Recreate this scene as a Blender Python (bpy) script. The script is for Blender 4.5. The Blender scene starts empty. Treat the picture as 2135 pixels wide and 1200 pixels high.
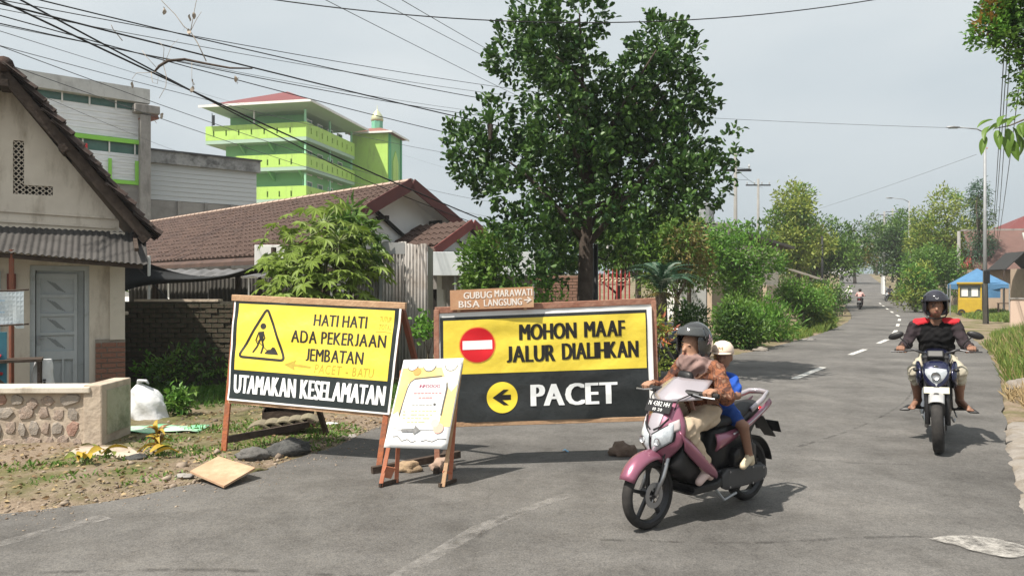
import bpy, bmesh, math, random
import numpy as np
from mathutils import Vector, Matrix, noise

R = math.radians
random.seed(7)
rng = np.random.default_rng(7)
sc = bpy.context.scene
COL = sc.collection

# ------------------------------------------------------------------ camera
FPX, CAMH = 1540.0, 1.75
cam_d = bpy.data.cameras.new('camera')
cam = bpy.data.objects.new('camera', cam_d)
COL.objects.link(cam)
cam.location = (0, 0, CAMH)
cam.rotation_euler = (R(90), 0, 0)
cam_d.sensor_width = 36
cam_d.lens = FPX / 2135 * 36
cam_d.clip_end = 4000
sc.camera = cam

# ------------------------------------------------------------------ sky, sun, exposure
SUN_FROM = Vector((-0.80, -0.60, 0)).normalized()   # where the sun stands, seen from above
SUN_EL = R(57)
w = bpy.data.worlds.new('World')
sc.world = w
w.use_nodes = True
nt = w.node_tree
nt.nodes.clear()
n_out = nt.nodes.new('ShaderNodeOutputWorld')
n_bg = nt.nodes.new('ShaderNodeBackground')
n_sky = nt.nodes.new('ShaderNodeTexSky')
n_sky.sky_type = 'NISHITA'
n_sky.sun_disc = False
n_sky.sun_elevation = SUN_EL
n_sky.sun_rotation = math.atan2(SUN_FROM.x, SUN_FROM.y)
n_sky.air_density = 1.3
n_sky.dust_density = 5.0
n_sky.ozone_density = 1.0
# thin high overcast: the clear sky veiled by an even pale grey with soft streaks
n_hs = nt.nodes.new('ShaderNodeHueSaturation')
n_hs.inputs['Saturation'].default_value = 0.55
n_tc = nt.nodes.new('ShaderNodeTexCoord')
n_map = nt.nodes.new('ShaderNodeMapping')
n_map.inputs['Scale'].default_value = (1.2, 1.2, 3.5)
n_noi = nt.nodes.new('ShaderNodeTexNoise')
n_noi.inputs['Scale'].default_value = 1.6
n_noi.inputs['Detail'].default_value = 4
n_noi.inputs['Roughness'].default_value = 0.45
n_rmp = nt.nodes.new('ShaderNodeValToRGB')
n_rmp.color_ramp.elements[0].position = 0.30
n_rmp.color_ramp.elements[0].color = (6.3, 7.05, 7.45, 1)
n_rmp.color_ramp.elements[1].position = 0.72
n_rmp.color_ramp.elements[1].color = (9.6, 9.9, 9.8, 1)
n_mix = nt.nodes.new('ShaderNodeMix')
n_mix.data_type = 'RGBA'
n_mix.inputs['Factor'].default_value = 0.80
L_ = nt.links.new
L_(n_sky.outputs[0], n_hs.inputs['Color'])
L_(n_tc.outputs['Generated'], n_map.inputs[0])
L_(n_map.outputs[0], n_noi.inputs['Vector'])
L_(n_noi.outputs[0], n_rmp.inputs[0])
L_(n_hs.outputs[0], n_mix.inputs['A'])
n_sep = nt.nodes.new('ShaderNodeSeparateXYZ')
n_low = nt.nodes.new('ShaderNodeMapRange')
n_low.inputs[1].default_value = -0.05; n_low.inputs[2].default_value = 0.40
n_veil = nt.nodes.new('ShaderNodeMix'); n_veil.data_type = 'RGBA'
n_veil.inputs['A'].default_value = (4.7, 5.6, 6.3, 1)     # rain haze low in the sky, all round
L_(n_tc.outputs['Generated'], n_sep.inputs[0])
L_(n_sep.outputs[2], n_low.inputs[0])
L_(n_low.outputs[0], n_veil.inputs['Factor'])
L_(n_rmp.outputs[0], n_veil.inputs['B'])
L_(n_veil.outputs['Result'], n_mix.inputs['B'])
L_(n_mix.outputs['Result'], n_bg.inputs[0])
n_bg.inputs[1].default_value = 0.066
L_(n_bg.outputs[0], n_out.inputs[0])

sun_d = bpy.data.lights.new('sun', 'SUN')
sun_d.energy = 4.7
sun_d.angle = R(0.8)
sun_d.color = (1.0, 0.93, 0.83)
sun = bpy.data.objects.new('sun', sun_d)
COL.objects.link(sun)
sun.location = (-20, -8, 30)
_to = -(SUN_FROM * math.cos(SUN_EL) + Vector((0, 0, math.sin(SUN_EL))))
sun.rotation_euler = _to.to_track_quat('-Z', 'Y').to_euler()

vs = sc.view_settings
vs.view_transform = 'Standard'
vs.look = 'None'
vs.exposure = 0.72
vs.gamma = 1.0
vs.use_curve_mapping = False
sc.cycles.use_denoising = True
sc.cycles.max_bounces = 6
sc.cycles.transparent_max_bounces = 8
sc.cycles.caustics_reflective = False
sc.cycles.caustics_refractive = False

# ------------------------------------------------------------------ helpers
def at(px, py, Y):
    return Vector(((px - 1067.5) / FPX * Y, Y, CAMH - (py - 600) / FPX * Y))

def tz(Y):
    "height of the terrain: level, then the road climbs"
    if Y < 35: return 0.0
    d = min(Y, 150) - 35
    z = 0.0003 * d * d
    if Y > 150: z += 1.72 * (1 - math.exp(-(Y - 150) / 25))
    return z

def onplane(px, py, o, a):
    "pixel ray hit on the vertical plane through o with heading angle a: (along, z)"
    k = (px - 1067.5) / FPX
    ux, uy = math.cos(a), math.sin(a)
    s = (k * o[1] - o[0]) / (ux - k * uy)
    Y = o[1] + s * uy
    return s, CAMH - (py - 600) / FPX * Y

class MB:
    def __init__(s):
        s.v, s.f, s.m, s.cm = [], [], [], 0
    def add(s, vs, fs):
        o = len(s.v)
        s.v.extend([tuple(p) for p in vs])
        s.f.extend([tuple(i + o for i in f) for f in fs])
        s.m.extend([s.cm] * len(fs))
        return s
    def box(s, c, size, rot=None):
        hx, hy, hz = size[0] / 2, size[1] / 2, size[2] / 2
        vs = [Vector((x, y, z)) for x in (-hx, hx) for y in (-hy, hy) for z in (-hz, hz)]
        if rot is not None: vs = [rot @ p for p in vs]
        c = Vector(c)
        return s.add([p + c for p in vs], [(0, 1, 3, 2), (4, 6, 7, 5), (0, 4, 5, 1), (2, 3, 7, 6), (0, 2, 6, 4), (1, 5, 7, 3)])
    def bar(s, p0, p1, w_, h_, up=(0, 0, 1)):
        p0, p1 = Vector(p0), Vector(p1)
        d = (p1 - p0).normalized()
        up = Vector(up)
        if abs(d.dot(up)) > 0.98: up = Vector((0, 1, 0))
        x = d.cross(up).normalized()
        z = x.cross(d)
        vs = [p + x * a * w_ / 2 + z * b * h_ / 2 for p in (p0, p1) for a, b in ((-1, -1), (1, -1), (1, 1), (-1, 1))]
        return s.add(vs, [(3, 2, 1, 0), (4, 5, 6, 7), (0, 1, 5, 4), (1, 2, 6, 5), (2, 3, 7, 6), (3, 0, 4, 7)])
    def tube(s, pts, rad, n=8, cap=True, squash=1.0, up=(0, 0, 1)):
        pts = [Vector(p) for p in pts]
        if not hasattr(rad, '__len__'): rad = [rad] * len(pts)
        vs, fs = [], []
        prev = None
        for i, p in enumerate(pts):
            d = (pts[min(i + 1, len(pts) - 1)] - pts[max(i - 1, 0)])
            d = d.normalized() if d.length > 1e-9 else Vector((0, 0, 1))
            if prev is None:
                u = Vector(up)
                if abs(d.dot(u)) > 0.95: u = Vector((0, 1, 0))
                x = d.cross(u).normalized()
            else:
                x = (prev - d * prev.dot(d)).normalized()
            prev = x
            z = x.cross(d)
            for k in range(n):
                a = 2 * math.pi * k / n
                vs.append(p + (x * math.cos(a) + z * math.sin(a) * squash) * rad[i])
        for i in range(len(pts) - 1):
            for k in range(n):
                k2 = (k + 1) % n
                fs.append((i * n + k, (i + 1) * n + k, (i + 1) * n + k2, i * n + k2))
        if cap:
            fs.append(tuple(range(n)))
            fs.append(tuple(reversed(range((len(pts) - 1) * n, len(pts) * n))))
        return s.add(vs, fs)
    def lathe(s, prof, n=24, M=None, closed=False):
        vs, fs = [], []
        m = len(prof)
        for k in range(n):
            a = 2 * math.pi * k / n
            for r, z in prof:
                p = Vector((r * math.cos(a), r * math.sin(a), z))
                vs.append(M @ p if M is not None else p)
        for k in range(n):
            k2 = (k + 1) % n
            for i in range(m if closed else m - 1):
                j = (i + 1) % m
                fs.append((k * m + i, k2 * m + i, k2 * m + j, k * m + j))
        return s.add(vs, fs)
    def prism(s, poly, fn, t):
        "polygon of 2-D points extruded by t through fn(x, y, h)"
        n = len(poly)
        vs = [fn(x, y, 0) for x, y in poly] + [fn(x, y, t) for x, y in poly]
        fs = [tuple(reversed(range(n))), tuple(range(n, 2 * n))]
        fs += [(i, (i + 1) % n, n + (i + 1) % n, n + i) for i in range(n)]
        return s.add(vs, fs)
    def grid(s, fn, nu, nv):
        vs = [fn(i / nu, j / nv) for j in range(nv + 1) for i in range(nu + 1)]
        fs = [(j * (nu + 1) + i, j * (nu + 1) + i + 1, (j + 1) * (nu + 1) + i + 1, (j + 1) * (nu + 1) + i) for j in range(nv) for i in range(nu)]
        return s.add(vs, fs)
    def hull(s, secs, n=16, cap=True):
        "loft of super-ellipse rings in the x-z side view: (x, z, tilt deg, half width y, half height, power[, y offset])"
        vs, fs = [], []
        for q in secs:
            x, z, tilt, hw, hh, p = q[:6]
            yo = q[6] if len(q) > 6 else 0
            ux, uz = -math.sin(R(tilt)), math.cos(R(tilt))
            for k in range(n):
                a = 2 * math.pi * (k + .5) / n
                c, d = math.cos(a), math.sin(a)
                yy = hw * math.copysign(abs(c) ** (2 / p), c)
                hh2 = hh * math.copysign(abs(d) ** (2 / p), d)
                vs.append((x + ux * hh2, yo + yy, z + uz * hh2))
        m = len(secs)
        for i in range(m - 1):
            for k in range(n):
                k2 = (k + 1) % n
                fs.append((i * n + k, i * n + k2, (i + 1) * n + k2, (i + 1) * n + k))
        if cap:
            fs.append(tuple(reversed(range(n))))
            fs.append(tuple(range((m - 1) * n, m * n)))
        return s.add(vs, fs)
    def mesh(s, name, mats, smooth=False):
        me = bpy.data.meshes.new(name)
        me.from_pydata(s.v, [], s.f)
        for m in (mats if isinstance(mats, (list, tuple)) else [mats]):
            me.materials.append(m)
        if any(s.m): me.polygons.foreach_set('material_index', s.m)
        if smooth: me.polygons.foreach_set('use_smooth', [True] * len(me.polygons))
        me.validate()
        me.update()
        return me
    def build(s, name, mats, parent=None, smooth=False, bevel=0, solid=0, sub=0, fix=True, **tags):
        me = s.mesh(name, mats, smooth)
        if fix:
            bm = bmesh.new(); bm.from_mesh(me)
            bmesh.ops.recalc_face_normals(bm, faces=bm.faces)
            bm.to_mesh(me); bm.free()
        o = link(name, me, parent)
        if solid:
            md = o.modifiers.new('solid', 'SOLIDIFY'); md.thickness = solid; md.offset = 0
        if bevel:
            md = o.modifiers.new('bevel', 'BEVEL'); md.width = bevel; md.segments = 2; md.limit_method = 'ANGLE'; md.angle_limit = R(40)
        if sub:
            md = o.modifiers.new('sub', 'SUBSURF'); md.levels = sub; md.render_levels = sub
        tag(o, **tags)
        return o

def link(name, me, parent=None, loc=None, rot=None, scale=None):
    o = bpy.data.objects.new(name, me)
    COL.objects.link(o)
    o.parent = parent
    if loc is not None: o.location = loc
    if rot is not None: o.rotation_euler = rot
    if scale is not None: o.scale = scale
    return o

def tag(o, label=None, cat=None, group=None, kind=None):
    if label: o['label'] = label
    if cat: o['category'] = cat
    if group: o['group'] = group
    if kind: o['kind'] = kind
    return o

def thing(name, label, cat, loc=(0, 0, 0), rz=0, group=None):
    o = bpy.data.objects.new(name, None)
    COL.objects.link(o)
    o.empty_display_size = 0.2
    o.location = loc
    o.rotation_euler = (0, 0, rz)
    return tag(o, label, cat, group)

def np_mesh(name, V, Fq, mats, parent=None, midx=None, smooth=False, kind=None):
    "fast mesh from numpy arrays; Fq is (n,3) or (n,4)"
    me = bpy.data.meshes.new(name)
    V = np.asarray(V, dtype=np.float32); Fq = np.asarray(Fq, dtype=np.int32)
    n, k = Fq.shape
    me.vertices.add(len(V)); me.vertices.foreach_set('co', V.ravel())
    me.loops.add(n * k); me.loops.foreach_set('vertex_index', Fq.ravel())
    me.polygons.add(n)
    me.polygons.foreach_set('loop_start', np.arange(0, n * k, k, dtype=np.int32))
    for m in (mats if isinstance(mats, (list, tuple)) else [mats]): me.materials.append(m)
    if midx is not None: me.polygons.foreach_set('material_index', np.asarray(midx, dtype=np.int32))
    if smooth: me.polygons.foreach_set('use_smooth', np.ones(n, dtype=bool))
    me.update(calc_edges=True)
    me.validate()
    o = link(name, me, parent)
    if kind: o['kind'] = kind
    return o

from mathutils.geometry import tessellate_polygon
def plate(outer, holes=(), t=0.02):
    "flat plate with holes, outline in (x, z), thickness t along y: (verts, faces)"
    loops = [outer] + list(holes)
    pts = [p for l in loops for p in l]; n = len(pts)
    tri = tessellate_polygon([[Vector((x, z, 0)) for x, z in l] for l in loops])
    vs = [(x, -t / 2, z) for x, z in pts] + [(x, t / 2, z) for x, z in pts]
    fs = [tuple(f) for f in tri] + [tuple(i + n for i in reversed(f)) for f in tri]
    o = 0
    for l in loops:
        m = len(l)
        fs += [(o + i, o + (i + 1) % m, n + o + (i + 1) % m, n + o + i) for i in range(m)]
        o += m
    return vs, fs

_GL = {}
def glyph(c, shear=0.0):
    if (c, shear) in _GL: return _GL[(c, shear)]
    cu = bpy.data.curves.new('tmp', 'FONT'); cu.body = c; cu.size = 1; cu.shear = shear; cu.resolution_u = 3
    ob = bpy.data.objects.new('tmp', cu); COL.objects.link(ob)
    me = bpy.data.meshes.new_from_object(ob.evaluated_get(bpy.context.evaluated_depsgraph_get()))
    vs = np.array([v.co[:] for v in me.vertices]) if len(me.vertices) else np.zeros((0, 3))
    fs = [tuple(p.vertices) for p in me.polygons]
    bpy.data.objects.remove(ob); bpy.data.curves.remove(cu); bpy.data.meshes.remove(me)
    if len(vs): vs[:, 0] -= vs[:, 0].min()
    if c == 'J' and len(vs):
        cap = glyph('H')[0][:, 1].max(); vs[:, 1] = (vs[:, 1] - vs[:, 1].min()) / (vs[:, 1].max() - vs[:, 1].min()) * cap
    _GL[(c, shear)] = (vs, fs)
    return vs, fs

def text2d(body, size=1.0, bold=0.0, shear=0.0, spacing=1.0):
    "filled capital letters in the x-y plane, centred: (verts, faces, width, cap height)"
    V, F, x, n = [], [], 0.0, 0
    cap = glyph('H')[0][:, 1].max()
    for ci, c in enumerate(body):
        if c == ' ': x += .30 * spacing; continue
        vs, fs = glyph(c, shear)
        V.append(vs + np.array((x, -cap / 2, 0))); F += [tuple(i + n for i in f) for f in fs]; n += len(vs)
        x += vs[:, 0].max() + .125 * spacing * (.35 if body[ci:ci + 2] in ('AT', 'TA', 'LT', 'PA', 'AW', 'WA', 'FA', 'TU') else 1)
    V = np.concatenate(V); V[:, 0] -= (V[:, 0].min() + V[:, 0].max()) / 2
    return V, F, V[:, 0].max() - V[:, 0].min(), cap

for _c in 'ABCDEGHIJKLMNOPRSTUWF-0123489': glyph(_c)
for _c in 'PACETBUOL-': glyph(_c, .12), glyph(_c, .1)

def rect(x0, z0, x1, z1):
    return [(x0, z0), (x1, z0), (x1, z1), (x0, z1)]

# ------------------------------------------------------------------ materials
MATS = {}
def mat(name, col, col2=None, scale=4.0, rough=0.7, metal=0.0, bump=0.0, bscale=30.0, spec=0.4, coat=0.0,
        island=False, transl=0.0, dirt=None, dscale=1.5, streak=None, dmin=0.45, dmax=0.7, alpha=None, emit=None, detail=6):
    if name in MATS: return MATS[name]
    m = bpy.data.materials.new(name); m.use_nodes = True
    t = m.node_tree; t.nodes.clear(); N = t.nodes.new; K = t.links.new
    out = N('ShaderNodeOutputMaterial'); b = N('ShaderNodeBsdfPrincipled')
    b.inputs['Roughness'].default_value = rough
    b.inputs['Metallic'].default_value = metal
    b.inputs['Specular IOR Level'].default_value = spec
    b.inputs['Coat Weight'].default_value = coat
    b.inputs['Coat Roughness'].default_value = 0.08
    tc = N('ShaderNodeTexCoord')
    c = None
    if col2 is not None:
        mx = N('ShaderNodeMix'); mx.data_type = 'RGBA'
        mx.inputs['A'].default_value = (*col, 1); mx.inputs['B'].default_value = (*col2, 1)
        if island:
            g = N('ShaderNodeNewGeometry'); K(g.outputs['Random Per Island'], mx.inputs['Factor'])
        else:
            n = N('ShaderNodeTexNoise'); n.inputs['Scale'].default_value = scale; n.inputs['Detail'].default_value = detail
            n.inputs['Roughness'].default_value = 0.62
            K(tc.outputs['Object'], n.inputs['Vector'])
            rp = N('ShaderNodeMapRange'); rp.inputs[1].default_value = 0.32; rp.inputs[2].default_value = 0.68
            K(n.outputs[0], rp.inputs[0]); K(rp.outputs[0], mx.inputs['Factor'])
        c = mx.outputs['Result']
    if dirt is not None:
        n = N('ShaderNodeTexNoise'); n.inputs['Scale'].default_value = dscale; n.inputs['Detail'].default_value = 8
        n.inputs['Roughness'].default_value = 0.7
        mp = N('ShaderNodeMapping')
        if streak: mp.inputs['Scale'].default_value = (streak, streak, 1 / streak)
        K(tc.outputs['Object'], mp.inputs[0]); K(mp.outputs[0], n.inputs['Vector'])
        rp = N('ShaderNodeMapRange'); rp.inputs[1].default_value = dmin; rp.inputs[2].default_value = dmax
        K(n.outputs[0], rp.inputs[0])
        mx = N('ShaderNodeMix'); mx.data_type = 'RGBA'
        mx.inputs['A'].default_value = (*col, 1)
        if c is not None: K(c, mx.inputs['A'])
        mx.inputs['B'].default_value = (*dirt, 1)
        K(rp.outputs[0], mx.inputs['Factor'])
        c = mx.outputs['Result']
    if c is None: b.inputs['Base Color'].default_value = (*col, 1)
    else: K(c, b.inputs['Base Color'])
    if bump:
        n = N('ShaderNodeTexNoise'); n.inputs['Scale'].default_value = bscale; n.inputs['Detail'].default_value = 5
        K(tc.outputs['Object'], n.inputs['Vector'])
        bp = N('ShaderNodeBump'); bp.inputs['Strength'].default_value = bump; bp.inputs['Distance'].default_value = 0.02
        K(n.outputs[0], bp.inputs['Height']); K(bp.outputs[0], b.inputs['Normal'])
    if emit:
        b.inputs['Emission Color'].default_value = (*emit[:3], 1); b.inputs['Emission Strength'].default_value = emit[3]
    res = b.outputs[0]
    if transl:
        tr = N('ShaderNodeBsdfTranslucent')
        if c is None: tr.inputs[0].default_value = (*col, 1)
        else: K(c, tr.inputs[0])
        ms = N('ShaderNodeMixShader'); ms.inputs[0].default_value = transl
        K(res, ms.inputs[1]); K(tr.outputs[0], ms.inputs[2]); res = ms.outputs[0]
    if alpha:      # (scale, lo, hi): worn away where the noise is low
        n = N('ShaderNodeTexNoise'); n.inputs['Scale'].default_value = alpha[0]; n.inputs['Detail'].default_value = 9
        n.inputs['Roughness'].default_value = 0.75
        K(tc.outputs['Object'], n.inputs['Vector'])
        rp = N('ShaderNodeMapRange'); rp.inputs[1].default_value = alpha[1]; rp.inputs[2].default_value = alpha[2]
        K(n.outputs[0], rp.inputs[0])
        tp = N('ShaderNodeBsdfTransparent'); ms = N('ShaderNodeMixShader')
        K(rp.outputs[0], ms.inputs[0]); K(tp.outputs[0], ms.inputs[1]); K(res, ms.inputs[2]); res = ms.outputs[0]
    K(res, out.inputs[0])
    MATS[name] = m
    return m

def srgb(h):
    h = h.lstrip('#')
    return tuple(((c / 12.92) if c <= 0.04045 else ((c + 0.055) / 1.055) ** 2.4) for c in (int(h[i:i + 2], 16) / 255 for i in (0, 2, 4)))

m_wood_dark = mat('weathered dark wood', (0.036, 0.024, 0.018), (0.078, 0.056, 0.042), 9, 0.85, bump=0.4, bscale=25)
m_wood_orange = mat('orange stained wood', (0.42, 0.13, 0.05), (0.30, 0.10, 0.05), 14, 0.75, bump=0.3, bscale=40, dirt=(0.16, 0.09, 0.06), dscale=8)
m_wood_pale = mat('pale raw wood', (0.50, 0.33, 0.20), (0.40, 0.24, 0.14), 10, 0.8, bump=0.3, bscale=40)
m_wood_red = mat('reddish brown wood', (0.26, 0.085, 0.05), (0.19, 0.08, 0.05), 12, 0.8, bump=0.3, bscale=40)
m_plaster = mat('cream plaster', (0.66, 0.60, 0.51), (0.58, 0.52, 0.44), 3, 0.9, bump=0.15, bscale=60, dirt=(0.30, 0.25, 0.19), dscale=2.0, streak=1.8, dmin=0.50, dmax=0.76)
m_white = mat('white paint', (0.74, 0.74, 0.72), (0.66, 0.66, 0.64), 2, 0.6, dirt=(0.45, 0.42, 0.38), dscale=3, dmin=0.58, dmax=0.85)
m_black = mat('black plastic', (0.012, 0.012, 0.013), rough=0.45)
m_rubber = mat('tyre rubber', (0.018, 0.017, 0.017), (0.035, 0.032, 0.03), 20, 0.85)
m_metal = mat('grey galvanised metal', (0.38, 0.39, 0.40), (0.28, 0.29, 0.30), 5, 0.5, metal=0.5)
m_concrete = mat('grey concrete', (0.33, 0.31, 0.29), (0.26, 0.245, 0.23), 4, 0.9, bump=0.3, bscale=30, dirt=(0.14, 0.13, 0.12), dscale=1.4, streak=1.7, dmin=0.48, dmax=0.74)
# ------------------------------------------------------------------ ground and road
LE = [(-60, -14), (-25, -2), (-9, 3.7), (-3.81, 5.5), (-2.69, 6.5), (-2.15, 7.35), (-1.65, 9.2), (-0.9, 12), (0.9, 14.2), (3.0, 15.7), (6.0, 19.25), (9.1, 23.8), (13.0, 30), (20.0, 43), (29.2, 65), (44.5, 100), (66.5, 150), (90, 204), (140, 320)]
RE = [(-60, -30), (-20, -22), (3.3, -16), (3.4, 2), (3.75, 5.4), (4.2, 6.1), (4.62, 6.8), (5.6, 8.4), (6.7, 10), (7.95, 12), (9.4, 14.2), (11.1, 17), (13.3, 20.7), (18.3, 30), (25.2, 43), (36.0, 66), (52.0, 100), (73.0, 150), (97, 204), (147, 320)]

def resample(pl, step):
    out = [Vector(pl[0])]
    for a, b in zip(pl, pl[1:]):
        a, b = Vector(a), Vector(b)
        n = max(1, int((b - a).length / step))
        out += [a.lerp(b, i / n) for i in range(1, n + 1)]
    return out

def smooth_pl(pl, it=2):
    pl = [Vector(p) for p in pl]
    for _ in range(it):
        q = [pl[0]]
        for a, b in zip(pl, pl[1:]):
            q += [a.lerp(b, .25), a.lerp(b, .75)]
        pl = q + [pl[-1]]
    return pl
LS, RS = smooth_pl(LE), smooth_pl(RE)
ROADPOLY = [(p.x, p.y) for p in LS] + [(p.x, p.y) for p in reversed(RS)]
_px = np.array([p[0] for p in ROADPOLY]); _py = np.array([p[1] for p in ROADPOLY])

def road_sd(X, Y):
    "signed distance to the road outline (negative on the road), numpy arrays"
    X = np.asarray(X, float); Y = np.asarray(Y, float)
    d = np.full(X.shape, 1e9); ins = np.zeros(X.shape, bool)
    n = len(_px)
    for i in range(n):
        j = (i + 1) % n
        ax, ay, bx, by = _px[i], _py[i], _px[j], _py[j]
        ex, ey = bx - ax, by - ay
        t = np.clip(((X - ax) * ex + (Y - ay) * ey) / (ex * ex + ey * ey + 1e-12), 0, 1)
        d = np.minimum(d, np.hypot(X - ax - t * ex, Y - ay - t * ey))
        if abs(ey) > 1e-12:
            c = ((ay > Y) != (by > Y)) & (X < ex * (Y - ay) / ey + ax)
            ins ^= c
    return np.where(ins, -d, d)

# surface materials -------------------------------------------------
def ground_material():
    m = bpy.data.materials.new('dry earth'); m.use_nodes = True
    t = m.node_tree; N = t.nodes.new; K = t.links.new
    b = t.nodes['Principled BSDF']; b.inputs['Roughness'].default_value = 0.95; b.inputs['Specular IOR Level'].default_value = 0.1
    tc = N('ShaderNodeTexCoord')
    def noi(s, d=8, r=.65):
        n = N('ShaderNodeTexNoise'); n.inputs['Scale'].default_value = s; n.inputs['Detail'].default_value = d; n.inputs['Roughness'].default_value = r
        K(tc.outputs['Object'], n.inputs['Vector']); return n.outputs[0]
    def ramp(src, pts):
        r_ = N('ShaderNodeValToRGB'); e = r_.color_ramp.elements
        while len(e) < len(pts): e.new(0.5)
        for i, (p, c) in enumerate(pts): e[i].position = p; e[i].color = (*c, 1)
        K(src, r_.inputs[0]); return r_.outputs[0]
    def mix(f, a, c):
        x = N('ShaderNodeMix'); x.data_type = 'RGBA'; K(f, x.inputs['Factor']); K(a, x.inputs['A']); K(c, x.inputs['B']); return x.outputs['Result']
    earth = ramp(noi(3.4, 10, .75), [(.3, (.13, .095, .065)), (.5, (.235, .18, .13)), (.7, (.32, .26, .20))])
    fine = ramp(noi(26), [(.35, (.10, .075, .055)), (.65, (.31, .25, .19))])
    x = N('ShaderNodeMix'); x.data_type = 'RGBA'; x.inputs['Factor'].default_value = .45; K(earth, x.inputs['A']); K(fine, x.inputs['B'])
    moss = ramp(noi(5), [(.4, (.07, .085, .025)), (.65, (.14, .13, .05))])
    msk = ramp(noi(.75, 8, .7), [(.44, (0, 0, 0)), (.58, (.85, .85, .85))])
    K(mix(msk, x.outputs['Result'], moss), b.inputs['Base Color'])
    bp = N('ShaderNodeBump'); bp.inputs['Strength'].default_value = .7; bp.inputs['Distance'].default_value = .04
    K(noi(18, 8, .7), bp.inputs['Height']); K(bp.outputs[0], b.inputs['Normal'])
    return m

def asphalt_material():
    m = bpy.data.materials.new('worn asphalt'); m.use_nodes = True
    t = m.node_tree; N = t.nodes.new; K = t.links.new
    b = t.nodes['Principled BSDF']; b.inputs['Roughness'].default_value = 0.88; b.inputs['Specular IOR Level'].default_value = 0.25
    tc = N('ShaderNodeTexCoord')
    def noi(s, d=6, r=.6, sc_=None, rot=0):
        n = N('ShaderNodeTexNoise'); n.inputs['Scale'].default_value = s; n.inputs['Detail'].default_value = d; n.inputs['Roughness'].default_value = r
        src = tc.outputs['Object']
        if sc_:
            mp = N('ShaderNodeMapping'); mp.inputs['Scale'].default_value = sc_; mp.inputs['Rotation'].default_value = (0, 0, rot); K(src, mp.inputs[0]); src = mp.outputs[0]
        K(src, n.inputs['Vector']); return n.outputs[0]
    def ramp(src, pts):
        r_ = N('ShaderNodeValToRGB'); e = r_.color_ramp.elements
        while len(e) < len(pts): e.new(0.5)
        for i, (p, c) in enumerate(pts): e[i].position = p; e[i].color = (*c, 1)
        K(src, r_.inputs[0]); return r_.outputs[0]
    def mulc(a, c, f=1.0):
        x = N('ShaderNodeMix'); x.data_type = 'RGBA'; x.blend_type = 'MULTIPLY'; x.inputs['Factor'].default_value = f
        K(a, x.inputs['A']); K(c, x.inputs['B']); return x.outputs['Result']
    base = ramp(noi(.55, 8, .62), [(.32, (.088, .085, .082)), (.52, (.134, .130, .126)), (.70, (.172, .166, .159))])
    streak = ramp(noi(1.0, 5, .6, (.10, .9, 1), R(-58)), [(.3, (.66, .66, .66)), (.6, (1.0, 1.0, 1.0))])
    grain = ramp(noi(70, 3, .8), [(.32, (.50, .50, .50)), (.5, (1.0, .99, .97)), (.72, (1.5, 1.48, 1.44))])
    patch = ramp(noi(2.4, 9, .75), [(.34, (.70, .69, .68)), (.56, (1.0, 1.0, 1.0))])
    stone = ramp(noi(22, 6, .85), [(.30, (.58, .57, .56)), (.48, (1.0, 1.0, 1.0)), (.72, (1.3, 1.27, 1.22))])
    # hairline cracks
    wv = N('ShaderNodeTexNoise'); wv.inputs['Scale'].default_value = 1.3; wv.inputs['Detail'].default_value = 6
    K(tc.outputs['Object'], wv.inputs['Vector'])
    ad = N('ShaderNodeMix'); ad.data_type = 'RGBA'; ad.blend_type = 'ADD'; ad.inputs['Factor'].default_value = .55
    K(tc.outputs['Object'], ad.inputs['A']); K(wv.outputs['Color'], ad.inputs['B'])
    vo = N('ShaderNodeTexVoronoi'); vo.feature = 'DISTANCE_TO_EDGE'; vo.inputs['Scale'].default_value = .42
    K(ad.outputs['Result'], vo.inputs['Vector'])
    crack = ramp(vo.outputs['Distance'], [(.0, (.45, .45, .45)), (.008, (1, 1, 1))])
    c = mulc(mulc(mulc(mulc(mulc(base, streak, .6), grain, .75), patch, .8), stone, .8), crack, .16)
    K(c, b.inputs['Base Color'])
    bp = N('ShaderNodeBump'); bp.inputs['Strength'].default_value = .55; bp.inputs['Distance'].default_value = .012
    K(noi(85, 3, .8), bp.inputs['Height']); K(bp.outputs[0], b.inputs['Normal'])
    return m

m_ground, m_asphalt = ground_material(), asphalt_material()

def ground_z(X, Y):
    "ground height beside the road (numpy arrays)"
    X = np.asarray(X, float); Y = np.asarray(Y, float)
    T = np.vectorize(tz)(Y)
    sd = road_sd(X, Y)
    off = np.clip(sd / 0.5, 0, 1)
    n1 = np.array([noise.noise(Vector((x * .9, y * .9, 3.1))) for x, y in zip(X.ravel(), Y.ravel())]).reshape(X.shape)
    n2 = np.array([noise.noise(Vector((x * 4.5, y * 4.5, 9.7))) for x, y in zip(X.ravel(), Y.ravel())]).reshape(X.shape)
    near = np.clip((30 - Y) / 10, 0, 1)
    left = (X < 0)
    h = off * near * (0.055 + 0.06 * n1 + 0.028 * n2) * np.where(left, 1, .6)
    # low bank beside the right verge
    bank = np.clip((sd - 0.35) / 0.7, 0, 1) * ((X > 2) & (X - 0.5 * Y > -.5)) * np.clip((26 - Y) / 6, 0, 1) * np.clip((Y - 9.0) / 1.5, 0, 1)
    h = h + bank * (0.30 + 0.10 * n1)
    return T + np.where(sd > 0, h, -0.02) - 0.0

def gz(x, y):
    return float(ground_z(np.array([x]), np.array([y]))[0])

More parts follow.
